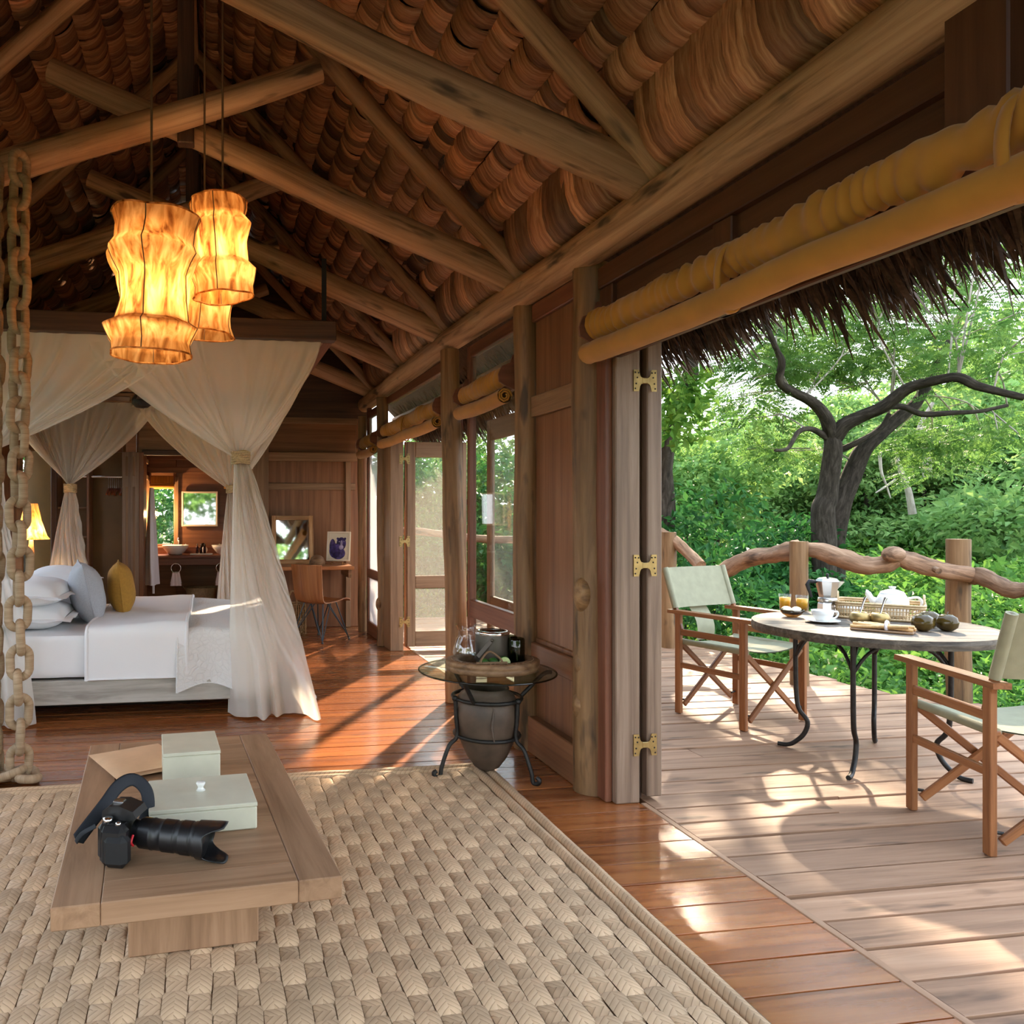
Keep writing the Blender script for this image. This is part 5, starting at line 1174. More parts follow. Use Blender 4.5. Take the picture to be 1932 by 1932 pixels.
# ------------------------------------------------------------------ bathroom fittings
CZ = 0.81
vc = empty('vanity_counter', (0.05, 10.15, 0), 0, 'red-brown timber vanity counter in the bathroom', 'counter')
part('counter_top', 'frame_red', vc, ((-0.80, 9.92, CZ - 0.035), (0.93, YK - 0.035, CZ)), axis=0); part('apron', 'frame_red', vc, ((-0.80, 9.95, CZ - 0.12), (0.93, 9.98, CZ - 0.035)), axis=0); part('end_panel', 'panel', vc, ((0.89, 9.98, 0.0), (0.93, YK - 0.035, CZ - 0.035)))
part('splash_board', 'frame_red', vc, ((-0.80, YK - 0.06, CZ), (0.93, YK - 0.036, CZ + 0.09)), axis=0)
for px, lab in ((331, 'white oval basin by the bathroom window'), (424, 'white oval basin half hidden behind the net drape')):
    c = wy(px, 1040, 10.12); c.z = CZ + 0.001
    root = empty('wash_basin', c, 0, lab, 'basin', 'white vanity basins')
    m = MB(); m.lathe([(0, 0), (0.075, 0), (0.10, 0.02), (0.15, 0.08), (0.165, 0.118), (0.160, 0.12), (0.14, 0.085), (0.09, 0.025), (0, 0.015)], (0, 0, 0), 32); m.build('bowl', 'ceramic', root, world=False)
    t = empty('basin_tap', c + V((0.03, 0.235, 0.0)), 0, 'chrome mixer tap over the ' + lab, 'tap', 'chrome basin taps')
    m = MB(); m.tube(catmull([(0, 0, 0), (0, 0, 0.13), (0, -0.02, 0.19), (0, -0.07, 0.20), (0, -0.11, 0.17)], 5), 0.011, 10); m.lathe([(0, 0), (0.025, 0), (0.025, 0.01), (0.012, 0.03)], (0, 0, 0), 14); m.build('spout', 'chrome', t, world=False)
    for sx in (-1, 1):
        m = MB(); m.tube([(sx * 0.01, 0, 0.05), (sx * 0.05, -0.01, 0.08), (sx * 0.085, -0.015, 0.115)], [0.012, 0.011, 0.006], 8); m.ball((sx * 0.09, -0.015, 0.12), 0.012, 8, 6); m.build('lever', 'chrome', t, world=False)
mc0, mc1 = wy(343, 927, YK), wy(411, 993, YK)
framed('bath_mirror', ((mc0.x + mc1.x) / 2, YK - 0.05, mc1.z), mc1.x - mc0.x, mc0.z - mc1.z, 0.022, 0.0, 0.0, 'square pale framed mirror above the bathroom vanity', 'mirror', 'cream', 'mirror')
tr0 = wy(380, 1042, 10.08); tr0.z = CZ + 0.001
o = MB().cbox((tr0.x, tr0.y, CZ + 0.009), (0.28, 0.14, 0.016), None, 0.005).build('amenity_tray', 'ceramic'); tag(o, 'pale tray of toiletries between the two basins', 'tray')
for k, dx in enumerate((-0.05, -0.005, 0.04)):
    root = empty('toiletry_bottle', (tr0.x + dx, tr0.y - 0.03, CZ + 0.018), 0, ('leftmost', 'middle', 'rightmost')[k] + ' dark toiletry bottle on the vanity tray', 'bottle', 'dark bottles on the vanity tray')
    m = MB(); m.lathe([(0, 0), (0.018, 0), (0.018, 0.075), (0.008, 0.09), (0, 0.09)], (0, 0, 0), 14); m.build('bottle_body', 'bottle', root, world=False)
    m = MB(); m.lathe([(0.007, 0.09), (0.007, 0.12), (0, 0.12)], (0, 0, 0), 10); m.bar((0, 0, 0.12), (0.0, -0.022, 0.12), 0.008, 0.006); m.build('pump', 'rubber', root, world=False)
o = MB().ball((tr0.x + 0.04, tr0.y + 0.03, CZ + 0.06), (0.035, 0.03, 0.042), 12, 8).build('towel_roll', 'towel'); tag(o, 'pale rolled face cloth behind the dark bottles', 'towel')
o = MB().lathe([(0, 0), (0.03, 0), (0.035, 0.08), (0.03, 0.12), (0.02, 0.13), (0.0, 0.14)], (tr0.x + 0.02, 10.26, CZ + 0.001), 14).build('storage_jar', 'glass_green'); tag(o, 'small lidded jar behind the vanity tray', 'jar')
for px, lab in ((332, 'pale pink hand towel hanging in a ring under the left basin'), (417, 'pale pink hand towel half hidden behind the net drape')):
    c = wy(px, 1070, 9.93); rt = empty('towel_ring', (c.x, 9.93, 0.60), 0, 'chrome towel ring holding the ' + lab.split(' ', 2)[2][:28].strip(), 'towel ring', 'chrome towel rings')
    rt['label'] = 'chrome ring under the vanity ' + ('below the window basin' if px < 400 else 'beside the net drape')
    m = MB(); m.tube([(0.058 * math.cos(2 * math.pi * k / 24), 0, 0.055 + 0.058 * math.sin(2 * math.pi * k / 24)) for k in range(24)], 0.006, 8, closed=True); m.build('ring', 'chrome', rt, world=False)
    m = MB(); m.lathe([(0, 0), (0.016, 0), (0.016, 0.02), (0, 0.022)], (0, 0.02, 0.112), 12, Matrix.Rotation(math.pi / 2, 3, 'X')); m.build('mount', 'chrome', rt, world=False)
    def tw(u, v):
        s = v * 2 - 1; z = 0.61 - abs(s) * (0.17 if s < 0 else 0.14); d = 0.012 if abs(s) > 0.05 else 0.0
        return (c.x + (u - 0.5) * (0.085 + 0.05 * abs(s)), 9.93 + (-1 if s < 0 else 1) * (0.010 + 0.006 * math.sin(u * 18 + s * 2)), z)
    m = MB(); m.grid(tw, 16, 20); o = m.build('hand_towel', 'towel'); tag(o, lab, 'towel', 'pink hand towels')
c = wy(380, 1115, 9.93)
pb_ = empty('palm_basket', (c.x, 10.15, 0), 0, 'round woven palm laundry basket under the vanity', 'basket')
m = MB(); m.lathe([(0.0, 0.0), (0.13, 0.0), (0.15, 0.12), (0.175, 0.28), (0.20, 0.40), (0.195, 0.40), (0.17, 0.28), (0.14, 0.1), (0.0, 0.02)], (0, 0, 0), 28, wob=lambda a, z: 0.05 * math.cos(2 * a) * z); m.build('basket_body', 'palm_basket', pb_, world=False)
for s in (-1, 1): m = MB(); m.tube([(s * 0.19, 0, 0.36), (s * 0.23, 0.02, 0.405), (s * 0.22, -0.03, 0.40), (s * 0.19, -0.04, 0.37)], 0.008, 6); m.build('handle', 'palm_basket', pb_, world=False)
sc_ = wy(293, 970, YK - 0.12); sco = empty('wall_sconce', (sc_.x, YK - 0.12, sc_.z), 0, 'lit glass wall sconce in front of the bathroom window', 'sconce')
m = MB(); m.lathe([(0.028, -0.05), (0.03, 0.0), (0.028, 0.07)], (0, 0, 0), 16); m.build('glass_shade', 'glass', sco, world=False)
m = MB(); m.ball((0, 0, 0.005), (0.016, 0.016, 0.035), 10, 8); m.build('bulb', 'bulb', sco, world=False)
m = MB(); m.tube(catmull([(0, 0, -0.055), (-0.01, 0.0, -0.10), (-0.06, 0.03, -0.12), (-0.10, 0.06, -0.10)], 5), 0.007, 8); m.lathe([(0, -0.06), (0.02, -0.06), (0.02, -0.045), (0, -0.04)], (0, 0, 0), 12); m.build('arm', 'brass', sco, world=False)
ld = bpy.data.lights.new('sconce_light', 'POINT'); ld.energy = 22; ld.color = (1, 0.62, 0.3); ld.shadow_soft_size = 0.03
lo = bpy.data.objects.new('sconce_light', ld); C.objects.link(lo); lo.parent = sco; lo.location = (0, -0.07, 0.0)
# bath robe on the doorway side
rb = empty('bath_robe', (-0.70, 9.30, 0.55), 0, 'white bath robe hanging beside the bathroom doorway', 'robe')
def robe(u, v):
    z = lerp(1.62, 0.52, v); w = 0.04 + 0.13 * v ** 0.7; a = 2 * math.pi * u
    return (-0.70 + 0.02 + math.cos(a) * (0.02 + 0.055 * v) * (1 + 0.3 * math.sin(4 * a)), 9.30 + math.sin(a) * w * (1 + 0.15 * math.sin(5 * a + z * 4)), z)
m = MB(); m.grid(robe, 30, 20); m.build('robe_body', 'robe', rb)
m = MB(); m.tube([(-0.68, 9.26, 1.05), (-0.66, 9.24, 0.8), (-0.655, 9.23, 0.42)], 0.014, 6, flat=0.4); m.build('belt', 'robe', rb)

# ------------------------------------------------------------------ glass side table with clay pot
GX, GY, GZ = 1.40, 3.93, 0.535
gt = empty('glass_side_table', (GX, GY, 0), 0, 'round glass side table on a wrought iron stand', 'table')
m = MB(); m.lathe([(0, 0), (0.345, 0), (0.35, 0.004), (0.35, 0.008), (0.345, 0.012), (0, 0.012)], (0, 0, GZ - 0.012), 56); m.build('glass_top', 'glass_top', gt, world=False); m = MB(); m.tube([(0.3495 * math.cos(2 * math.pi * k / 64), 0.3495 * math.sin(2 * math.pi * k / 64), GZ - 0.006) for k in range(64)], 0.0045, 6, closed=True); m.build('glass_edge', 'glass_green', gt, world=False)
def iron(pts, r=0.011, nm='leg', n=8): m = MB(); m.tube(catmull(pts, 5), r, n); return m.build(nm, 'iron', gt, world=False)
for zz_, rr in ((0.395, 0.175), (0.205, 0.165)): m = MB(); m.tube([(rr * math.cos(2 * math.pi * k / 36), rr * math.sin(2 * math.pi * k / 36), zz_) for k in range(36)], 0.010, 8, closed=True); m.build('ring', 'iron', gt, world=False)
for a in (-0.9, 1.2, 3.3):
    ca_, sa_ = math.cos(a), math.sin(a); iron([(0.18 * ca_, 0.18 * sa_, 0.40), (0.175 * ca_, 0.175 * sa_, 0.30), (0.17 * ca_, 0.17 * sa_, 0.205), (0.215 * ca_, 0.215 * sa_, 0.16), (0.255 * ca_, 0.255 * sa_, 0.06), (0.265 * ca_, 0.265 * sa_, 0.012), (0.29 * ca_, 0.29 * sa_, 0.010), (0.30 * ca_, 0.30 * sa_, 0.03), (0.285 * ca_, 0.285 * sa_, 0.04)])
    m = MB(); m.ball((0.182 * ca_, 0.182 * sa_, 0.398), 0.016, 10, 8); m.build('rivet', 'iron', gt, world=False)
for a in (-0.15, 1.95, 4.0):
    ca_, sa_ = math.cos(a), math.sin(a); iron([(0.175 * ca_, 0.175 * sa_, 0.395), (0.22 * ca_, 0.22 * sa_, 0.44), (0.28 * ca_, 0.28 * sa_, 0.50), (0.31 * ca_, 0.31 * sa_, 0.519), (0.335 * ca_, 0.335 * sa_, 0.519)], 0.011, 'top_arm')
pot = empty('clay_pot', (GX, GY, 0.012), 0, 'dark round-bottomed clay pot held in the iron stand', 'pot')
m = MB(); m.lathe([(0, 0), (0.028, 0.004), (0.066, 0.028), (0.103, 0.08), (0.134, 0.15), (0.156, 0.225), (0.168, 0.30), (0.162, 0.355), (0.136, 0.40), (0.112, 0.415), (0.114, 0.432), (0.104, 0.432), (0.10, 0.415), (0.12, 0.39), (0.14, 0.30)], (0, 0, 0), 40); m.build('pot_body', 'clay', pot, world=False)
m = MB(); m.lathe([(0.0, 0.30), (0.138, 0.30)], (0, 0, 0), 24); m.build('pot_inside', 'pot_dark', pot, world=False)
m = MB(); m.tube([(-0.02, -0.160, 0.36), (-0.035, -0.172, 0.27), (-0.02, -0.168, 0.19)], [0.004, 0.008, 0.004], 6); m.build('rib_handle', 'clay', pot, world=False)
# carved tray and drinks
GT = GZ + 0.001
ty = empty('wooden_tray', (GX + 0.02, GY - 0.03, GT), 0.0, 'thick carved oval wooden tray on the glass side table', 'tray')
def oval(a0_, b0_, z): return [(a0_ * math.cos(2 * math.pi * k / 48), b0_ * math.sin(2 * math.pi * k / 48), z) for k in range(48)]
rings = [oval(0.225, 0.175, 0.0), oval(0.24, 0.19, 0.006), oval(0.243, 0.192, 0.026), oval(0.238, 0.188, 0.030), oval(0.243, 0.192, 0.034), oval(0.243, 0.192, 0.054), oval(0.236, 0.185, 0.06), oval(0.185, 0.135, 0.06), oval(0.175, 0.125, 0.052), oval(0.172, 0.122, 0.028), oval(0.0001, 0.0001, 0.028)]
m = MB(); m.add([p for r_ in rings for p in r_], [[i * 48 + k, i * 48 + (k + 1) % 48, (i + 1) * 48 + (k + 1) % 48, (i + 1) * 48 + k] for i in range(len(rings) - 1) for k in range(48)], None, 0.5, True); m.build('tray_body', 'tray_wood', ty, world=False)
m = MB()
for k in range(60): a = 2 * math.pi * k / 60; m.ball((0.213 * math.cos(a), 0.162 * math.sin(a), 0.060), (0.006, 0.006, 0.003), 6, 4)
m.build('carving', 'tray_wood', ty, world=False)
TB = GT + 0.0285
tx, tyy = GX + 0.02, GY - 0.03
jg = empty('glass_jug', (tx - 0.115, tyy + 0.075, TB), 0.2, 'clear glass jug of water at the back of the wooden tray', 'jug')
m = MB(); m.lathe([(0, 0.004), (0.052, 0.004), (0.068, 0.03), (0.071, 0.06), (0.060, 0.10), (0.044, 0.135), (0.040, 0.16), (0.050, 0.195), (0.055, 0.20)], (0, 0, 0), 32, wob=lambda a, z: 0.25 * max(0, math.cos(a - 3.4)) ** 6 * max(0, (z - 0.15) / 0.05)); m.build('jug_body', 'glass_jug', jg, world=False)
m = MB(); m.lathe([(0, 0.008), (0.048, 0.008), (0.064, 0.03), (0.067, 0.06), (0.057, 0.10), (0.050, 0.115), (0, 0.115)], (0, 0, 0), 28); m.build('water', 'glass_jug', jg, world=False)
m = MB(); m.tube(catmull([(0.048, 0, 0.19), (0.085, 0.0, 0.185), (0.098, 0, 0.14), (0.085, 0, 0.09), (0.062, 0, 0.075)], 5), 0.007, 8); m.build('handle', 'glass_jug', jg, world=False)
bu = empty('ice_bucket', (tx + 0.02, tyy + 0.06, TB), 0.0, 'grey metal ice bucket with a folded handle on the wooden tray', 'bucket')
m = MB(); m.lathe([(0, 0), (0.082, 0), (0.086, 0.01), (0.088, 0.15), (0.086, 0.155)], (0, 0, 0), 36); m.build('bucket_body', 'bucket', bu, world=False)
m = MB(); m.lathe([(0.089, 0.15), (0.090, 0.158), (0.088, 0.165), (0.07, 0.168), (0.066, 0.155), (0, 0.155)], (0, 0, 0), 36); m.build('rim', 'chrome', bu, world=False)
m = MB(); m.lathe([(0.05, 0.158), (0.052, 0.17), (0.0, 0.172)], (0, 0, 0), 24); m.build('lid', 'glass_brown', bu, world=False)
m = MB(); m.bar((-0.035, -0.093, 0.13), (-0.105, -0.075, 0.045), 0.004, 0.022, up=(0.5, 0, 1)); m.ball((-0.035, -0.094, 0.13), 0.009, 8, 6); m.build('handle', 'bucket', bu, world=False)
for k, (dx, dy) in enumerate(((0.125, -0.005), (0.115, 0.07))):
    o = MB(); o.lathe([(0, 0.006), (0.042, 0.006), (0.044, 0.01), (0.044, 0.125), (0.040, 0.135), (0.030, 0.137)], (tx + dx, tyy + dy, TB), 28); o.lathe([(0, 0.0), (0.043, 0.0), (0.0445, 0.012)], (tx + dx, tyy + dy, TB), 28); o = o.build('upturned_tumbler', 'glass_green'); tag(o, 'dark green glass tumbler ' + ('in front' if k == 0 else 'behind') + ' at the end of the wooden tray', 'tumbler', 'dark tumblers on the tray')
for k, (px, py) in enumerate(((-0.075, -0.085), (-0.025, -0.075))):
    root = empty('lime', (tx + px, tyy + py, TB), 0, ('whole lime under the rope handle' if k == 0 else 'whole lime between the rope handle and the ice bucket') + ' on the wooden tray', 'lime', 'limes on the tray')
    m = MB(); m.ball((0, 0, 0.026), (0.027, 0.025, 0.025), 16, 10); m.build('peel', 'lime', root, world=False); m = MB(); m.ball((0.027, 0, 0.027), 0.004, 6, 4); m.build('tip', 'lime', root, world=False)
hl_ = empty('cut_lime', (tx + 0.035, tyy - 0.085, TB), -0.3, 'halved lime showing pale flesh at the front of the wooden tray', 'lime', 'limes on the tray')
Rx = Matrix.Rotation(math.radians(70), 3, 'X'); m = MB(); m.lathe([(0.027, 0.0), (0.025, -0.012), (0.015, -0.022), (0, -0.025)], (0, 0, 0.026), 20, Rx); m.build('peel', 'lime', hl_, world=False); m = MB(); m.lathe([(0.0, 0.001), (0.024, 0.001), (0.027, 0.0)], (0, 0, 0.026), 20, Rx); m.build('flesh', 'lime_flesh', hl_, world=False)
root = empty('whole_lime', (tx + 0.045, tyy - 0.045, TB), 0, 'whole lime right behind the halved lime on the tray', 'lime', 'limes on the tray'); m = MB(); m.ball((0, 0, 0.026), (0.028, 0.025, 0.025), 16, 10); m.build('peel', 'lime', root, world=False); m = MB(); m.ball((0.028, 0, 0.026), 0.004, 6, 4); m.build('tip', 'lime', root, world=False)
m = MB(); m.tube(catmull([(tx - 0.115, tyy - 0.148, GT + 0.062), (tx - 0.105, tyy - 0.135, GT + 0.085), (tx - 0.06, tyy - 0.12, GT + 0.118), (tx - 0.015, tyy - 0.135, GT + 0.09), (tx - 0.0, tyy - 0.15, GT + 0.062)], 6), 0.0055, 8); m.tube([(tx - 0.135, tyy - 0.14, GT + 0.066), (tx + 0.02, tyy - 0.155, GT + 0.066)], 0.006, 6, wob=0.2); o = m.build('rope_handle', 'cord', ty)

# ------------------------------------------------------------------ deck furniture
def director_chair(loc, rz, label):
    r = empty('director_chair', loc, rz, label, 'chair', 'folding canvas chairs on the deck')
    def b(nm, *bars, mat='chair_wood'):
        m = MB()
        for p0, p1, w, h in bars: m.bar(p0, p1, w, h)
        return m.build(nm, mat, r, world=False)
    HX, HY, AZ = 0.283, 0.2425, 0.665
    for sx in (-1, 1):
        for sy in (-1, 1):
            m = MB(); m.bx((sx * HX - 0.014, sy * HY - 0.022, 0.0), (sx * HX + 0.014, sy * HY + 0.022, AZ), 0.003, 2); m.build('leg', 'chair_wood', r, world=False)
        m = MB(); m.prism([(-0.32, AZ), (-0.315, AZ + 0.024), (0.31, AZ + 0.024), (0.31, AZ)], -0.034, 0.034, lambda p: V((sx * HX + p.z, p.x, p.y)), gaxis=0); m.build('armrest', 'chair_wood', r, world=False)
        b('side_rail', ((sx * HX, -HY + 0.02, 0.545), (sx * HX, HY - 0.02, 0.545), 0.02, 0.042))
        b('side_rail', ((sx * HX, -HY + 0.02, 0.325), (sx * HX, HY - 0.02, 0.325), 0.02, 0.036))
        b('seat_bar', ((sx * 0.25, -0.24, 0.475), (sx * 0.25, 0.24, 0.475), 0.026, 0.022))
        b('back_post', ((sx * HX, HY - 0.02, 0.56), (sx * (HX + 0.0), HY + 0.115, 0.965), 0.026, 0.03))
        m = MB(); m.tube([(sx * (HX - 0.015), -HY, 0.09), (sx * (HX - 0.05), -HY, 0.085)], 0.007, 6); m.tube([(sx * (HX - 0.015), HY, 0.09), (sx * (HX - 0.05), HY, 0.085)], 0.007, 6); m.build('pivot_pin', 'iron', r, world=False)
    for sy in (-1, 1):
        y = sy * (HY - 0.0); b('cross_leg', ((-HX + 0.035, y - 0.012, 0.055), (0.25, y - 0.012, 0.465), 0.02, 0.036)); b('cross_leg', ((HX - 0.035, y + 0.012, 0.055), (-0.25, y + 0.012, 0.465), 0.02, 0.036))
    m = MB()
    def seat(u, v):
        s_ = u * 2 - 1; return (s_ * 0.262, lerp(-0.245, 0.235, v), 0.492 - 0.028 * (1 - s_ ** 2) + 0.004 * math.sin(v * 9))
    m.grid(seat, 14, 10); m.grid(lambda u, v: V(seat(1 - u, v)) + V((0, 0, -0.006)), 14, 10)
    for sx in (-1, 1): m.tube([(sx * 0.252, -0.245, 0.478), (sx * 0.252, 0.235, 0.478)], 0.02, 10)
    m.build('seat_canvas', 'khaki', r, world=False)
    def bck(u, v):
        s_ = u * 2 - 1; t = lerp(0.70, 0.965, v); yy = HY - 0.02 + 0.135 * (t - 0.56) / 0.405; return (s_ * (HX + 0.012), yy + 0.02 * (1 - s_ ** 2) - 0.018 * abs(s_) ** 8, t)
    m = MB(); m.grid(bck, 18, 6); m.grid(lambda u, v: V(bck(1 - u, v)) + V((0, 0.036 if False else 0.006, 0)), 18, 6)
    for sx in (-1, 1): m.tube([V((sx * HX, HY - 0.02 + 0.135 * (t - 0.56) / 0.405, t)) for t in (0.70, 0.80, 0.90, 0.965)], 0.021, 10)
    m.build('back_canvas', 'khaki', r, world=False)
    m = MB(); m.grid(lambda u, v: ((u - 0.5) * 0.17, HY + 0.05 + 0.06 * (1 - v) - 0.045 * math.sin(v * 3) - 0.02 * v, lerp(0.72, 0.47, v)), 6, 10); m.build('canvas_strap', 'khaki', r, world=False)
    return r
director_chair((3.431, 4.749, 0.0), math.atan2(0.29, 0.957), 'khaki canvas folding chair on the far side of the breakfast table')
director_chair((3.351, 2.842, 0.0), math.pi - math.atan2(0.242, 0.97), 'khaki canvas folding chair cut off by the picture edge, back to the room')

TX, TYd, TZd = 3.53, 3.80, 0.735
tb = empty('garden_table', (TX, TYd, 0), 0, 'round weathered plank table on wrought iron legs on the deck', 'table')
RT = 0.575; nst = 9
for i in range(nst):
    x0, x1 = -RT + 0.02 + (2 * RT - 0.04) * i / nst, -RT + 0.02 + (2 * RT - 0.04) * (i + 1) / nst; rr = RT - 0.018; top = []; bot = []
    for k in range(7):
        x = lerp(x0 + 0.002, x1 - 0.002, k / 6); y = math.sqrt(max(0.0, rr * rr - x * x)); top.append((y, x)); bot.append((-y, x))
    poly = [(a, b_) for a, b_ in bot] + [(a, b_) for a, b_ in top[::-1]]
    MB().prism([(q[0], q[1]) for q in poly][::-1], TZd - 0.03, TZd, lambda p: rotz(-0.35) @ V((p.x, p.y, p.z)), R.random()).build('top_plank', 'grey_top', tb, world=False)
m = MB(); m.lathe([(RT - 0.018, TZd - 0.045), (RT, TZd - 0.045), (RT + 0.003, TZd - 0.02), (RT, TZd + 0.001), (RT - 0.018, TZd + 0.001), (RT - 0.018, TZd - 0.045)], (0, 0, 0), 64, smooth=False); m.build('rim_band', 'rim_dark', tb, world=False)
feet = [fl(1596, 1475), fl(1452, 1402), fl(1652, 1396), fl(1842, 1478)]
for f_ in feet:
    d = V((f_.x - TX, f_.y - TYd, 0)); L0 = d.length; d.normalize(); P = lambda r_, z: d * r_ + V((0, 0, z))
    m = MB(); m.tube(catmull([P(0.36, TZd - 0.04), P(0.36, 0.5), P(0.355, 0.3), P(0.34, 0.22), P(0.30, 0.16), P(0.315, 0.09), P(0.36, 0.035), P(0.40, 0.010), P(L0 * 0 + 0.45, 0.008)], 6), 0.0125, 8); m.tube(catmull([P(0.36, 0.55), P(0.30, 0.64), P(0.20, 0.69), P(0.08, 0.695)], 5), 0.009, 7)
    m.tube([P(0.36, 0.70) + V((0, 0, 0.02 * math.cos(t))) - d * (0.03 + 0.02 * math.sin(t)) for t in [k * 0.5 for k in range(12)]], 0.006, 6); m.build('leg', 'iron', tb, world=False)
ap = [V((f_.x - TX, f_.y - TYd, 0)).normalized() * 0.36 for f_ in (feet[0], feet[1], feet[2], feet[3])]
for a, b_ in ((0, 1), (1, 2), (2, 3), (3, 0)):
    p0, p1 = ap[a], ap[b_]; mid = (p0 + p1) / 2
    m = MB(); m.tube(catmull([p0 + V((0, 0, 0.52)), p0.lerp(mid, 0.35) + V((0, 0, 0.63)), mid + V((0, 0, 0.685)), p1.lerp(mid, 0.35) + V((0, 0, 0.63)), p1 + V((0, 0, 0.52))], 5), 0.009, 7); m.build('arch_brace', 'iron', tb, world=False)
# breakfast things
T0 = TZd + 0.0015
def tp(px, py): p = fl(px, py, TZd); return V((p.x, p.y, T0))
for k, (px, py) in enumerate(((1481, 1151), (1513, 1154))):
    r = empty('juice_glass', tp(px, py), 0, 'glass of orange juice ' + ('further from' if k == 0 else 'nearer to') + ' the coffee pot', 'glass', 'glasses of orange juice')
    m = MB(); m.lathe([(0, 0.002), (0.03, 0.002), (0.036, 0.10), (0.034, 0.10), (0.029, 0.008)], (0, 0, 0), 24); m.build('glass', 'glass', r, world=False)
    m = MB(); m.lathe([(0, 0.008), (0.0285, 0.008), (0.033, 0.078), (0, 0.078)], (0, 0, 0), 24); m.build('juice', 'juice', r, world=False)
mk = empty('moka_pot', tp(1561, 1163), math.radians(160), 'faceted aluminium stovetop coffee pot behind the cup', 'coffee pot')
m = MB(); m.lathe([(0, 0), (0.055, 0), (0.058, 0.01), (0.052, 0.075), (0.045, 0.085)], (0, 0, 0), 8, smooth=False); m.lathe([(0.048, 0.083), (0.05, 0.088), (0.05, 0.105), (0.046, 0.11)], (0, 0, 0), 24); m.build('boiler', 'alu', mk, world=False)
m = MB(); m.lathe([(0.044, 0.11), (0.048, 0.125), (0.066, 0.205), (0.064, 0.207)], (0, 0, 0), 8, smooth=False); m.prism([(0.05, 0.16), (0.088, 0.203), (0.06, 0.205)], -0.012, 0.012, lambda p: V((-p.x, p.z, p.y))); m.build('upper_chamber', 'alu', mk, world=False)
m = MB(); m.lathe([(0.066, 0.207), (0.05, 0.222), (0.015, 0.228), (0, 0.229)], (0, 0, 0), 8, smooth=False); l_ = m.build('lid', 'alu', mk, world=False); m = MB(); m.lathe([(0.006, 0.228), (0.009, 0.243), (0.006, 0.25), (0, 0.251)], (0, 0, 0), 10); m.build('knob', 'rubber', l_, world=False)
m = MB(); m.tube([(0.055, 0, 0.20), (0.098, 0, 0.205), (0.108, 0, 0.185), (0.085, 0, 0.11)], [0.010, 0.012, 0.012, 0.008], 8, flat=0.8); m.build('handle', 'rubber', mk, world=False)
cc = tp(1552, 1175)
o = MB().lathe([(0, 0.003), (0.05, 0.002), (0.085, 0.012), (0.088, 0.014), (0.085, 0.016), (0.05, 0.007), (0, 0.007)], cc, 32).build('saucer', 'ceramic'); tag(o, 'white saucer under the coffee cup', 'saucer')
cu = empty('coffee_cup', cc + V((0, 0, 0.0085)), math.radians(-12), 'white coffee cup on a saucer at the table front', 'cup')
m = MB(); m.lathe([(0, 0), (0.03, 0), (0.034, 0.006), (0.05, 0.03), (0.057, 0.06), (0.055, 0.06), (0.047, 0.03), (0.03, 0.01), (0, 0.008)], (0, 0, 0), 32); m.build('cup_body', 'ceramic', cu, world=False)
m = MB(); m.tube(catmull([(0.052, 0, 0.05), (0.078, 0, 0.052), (0.083, 0, 0.035), (0.068, 0, 0.018), (0.042, 0, 0.016)], 5), 0.005, 7); m.build('handle', 'ceramic', cu, world=False)
bw_ = empty('amber_bowl', tp(1494, 1164), 0, 'small amber glass bowl of butter curls beside the juice', 'bowl')
m = MB(); m.lathe([(0, 0.002), (0.03, 0.002), (0.05, 0.015), (0.066, 0.042), (0.064, 0.042), (0.047, 0.018), (0, 0.008)], (0, 0, 0), 28); m.build('bowl', 'glass_brown', bw_, world=False)
for k, q in enumerate(((-0.02, 0.01), (0.025, -0.005), (0.0, -0.028), (-0.012, 0.03))):
    o = MB().ball(tp(1494, 1164) + V((q[0], q[1], 0.036 + 0.006 * (k % 2))), (0.03, 0.02, 0.017), 12, 8).build('butter_curl', 'butter'); tag(o, 'pale butter curl ' + ('at the left of', 'at the right of', 'at the front of', 'at the back of')[k] + ' the amber bowl', 'butter', 'butter curls in the amber bowl')
# rattan tray with teapot
ra, rb2 = fl(1577, 1166, TZd), fl(1745, 1177, TZd); rdir = math.atan2(rb2.y - ra.y, rb2.x - ra.x); LW = (rb2 - ra).length; DW = 0.30
rc = (ra + rb2) / 2 + V((-math.sin(rdir), math.cos(rdir), 0)) * DW / 2
rt = empty('rattan_tray', (rc.x, rc.y, T0), rdir, 'rectangular rattan tray basket with loop handles holding the teapot', 'tray')
def rrect(w, d, z, r_=0.04, n=6):
    out = []
    for cx_, cy_, a0_ in ((w / 2 - r_, d / 2 - r_, 0), (-w / 2 + r_, d / 2 - r_, 1), (-w / 2 + r_, -d / 2 + r_, 2), (w / 2 - r_, -d / 2 + r_, 3)):
        for k in range(n + 1): a = (a0_ + k / n) * math.pi / 2; out.append((cx_ + r_ * math.cos(a), cy_ + r_ * math.sin(a), z))
    return out
m = MB(); m.prism([(p[0], p[1]) for p in rrect(LW, DW, 0)], 0.0, 0.006); m.build('tray_base', 'rattan', rt, world=False)
for z, r_ in ((0.008, 0.006), (0.078, 0.007), (0.090, 0.007), (0.032, 0.003), (0.055, 0.003)): m = MB(); m.tube(rrect(LW + z * 0.1, DW + z * 0.1, z), r_, 6, closed=True); m.build('rim_cane', 'rattan', rt, world=False)
m = MB(); pr_ = [V(p) for p in rrect(LW, DW, 0)]
for i in range(len(pr_)):
    a, b_ = pr_[i], pr_[(i + 1) % len(pr_)]; n_ = max(1, int((b_ - a).length / 0.014))
    for k in range(n_): p = a.lerp(b_, k / n_); m.tube([p + V((0, 0, 0.006)), p * 1.015 + V((0, 0, 0.082))], 0.0028, 4, cap=False)
m.build('stakes', 'rattan', rt, world=False).__setitem__('kind', 'stuff')
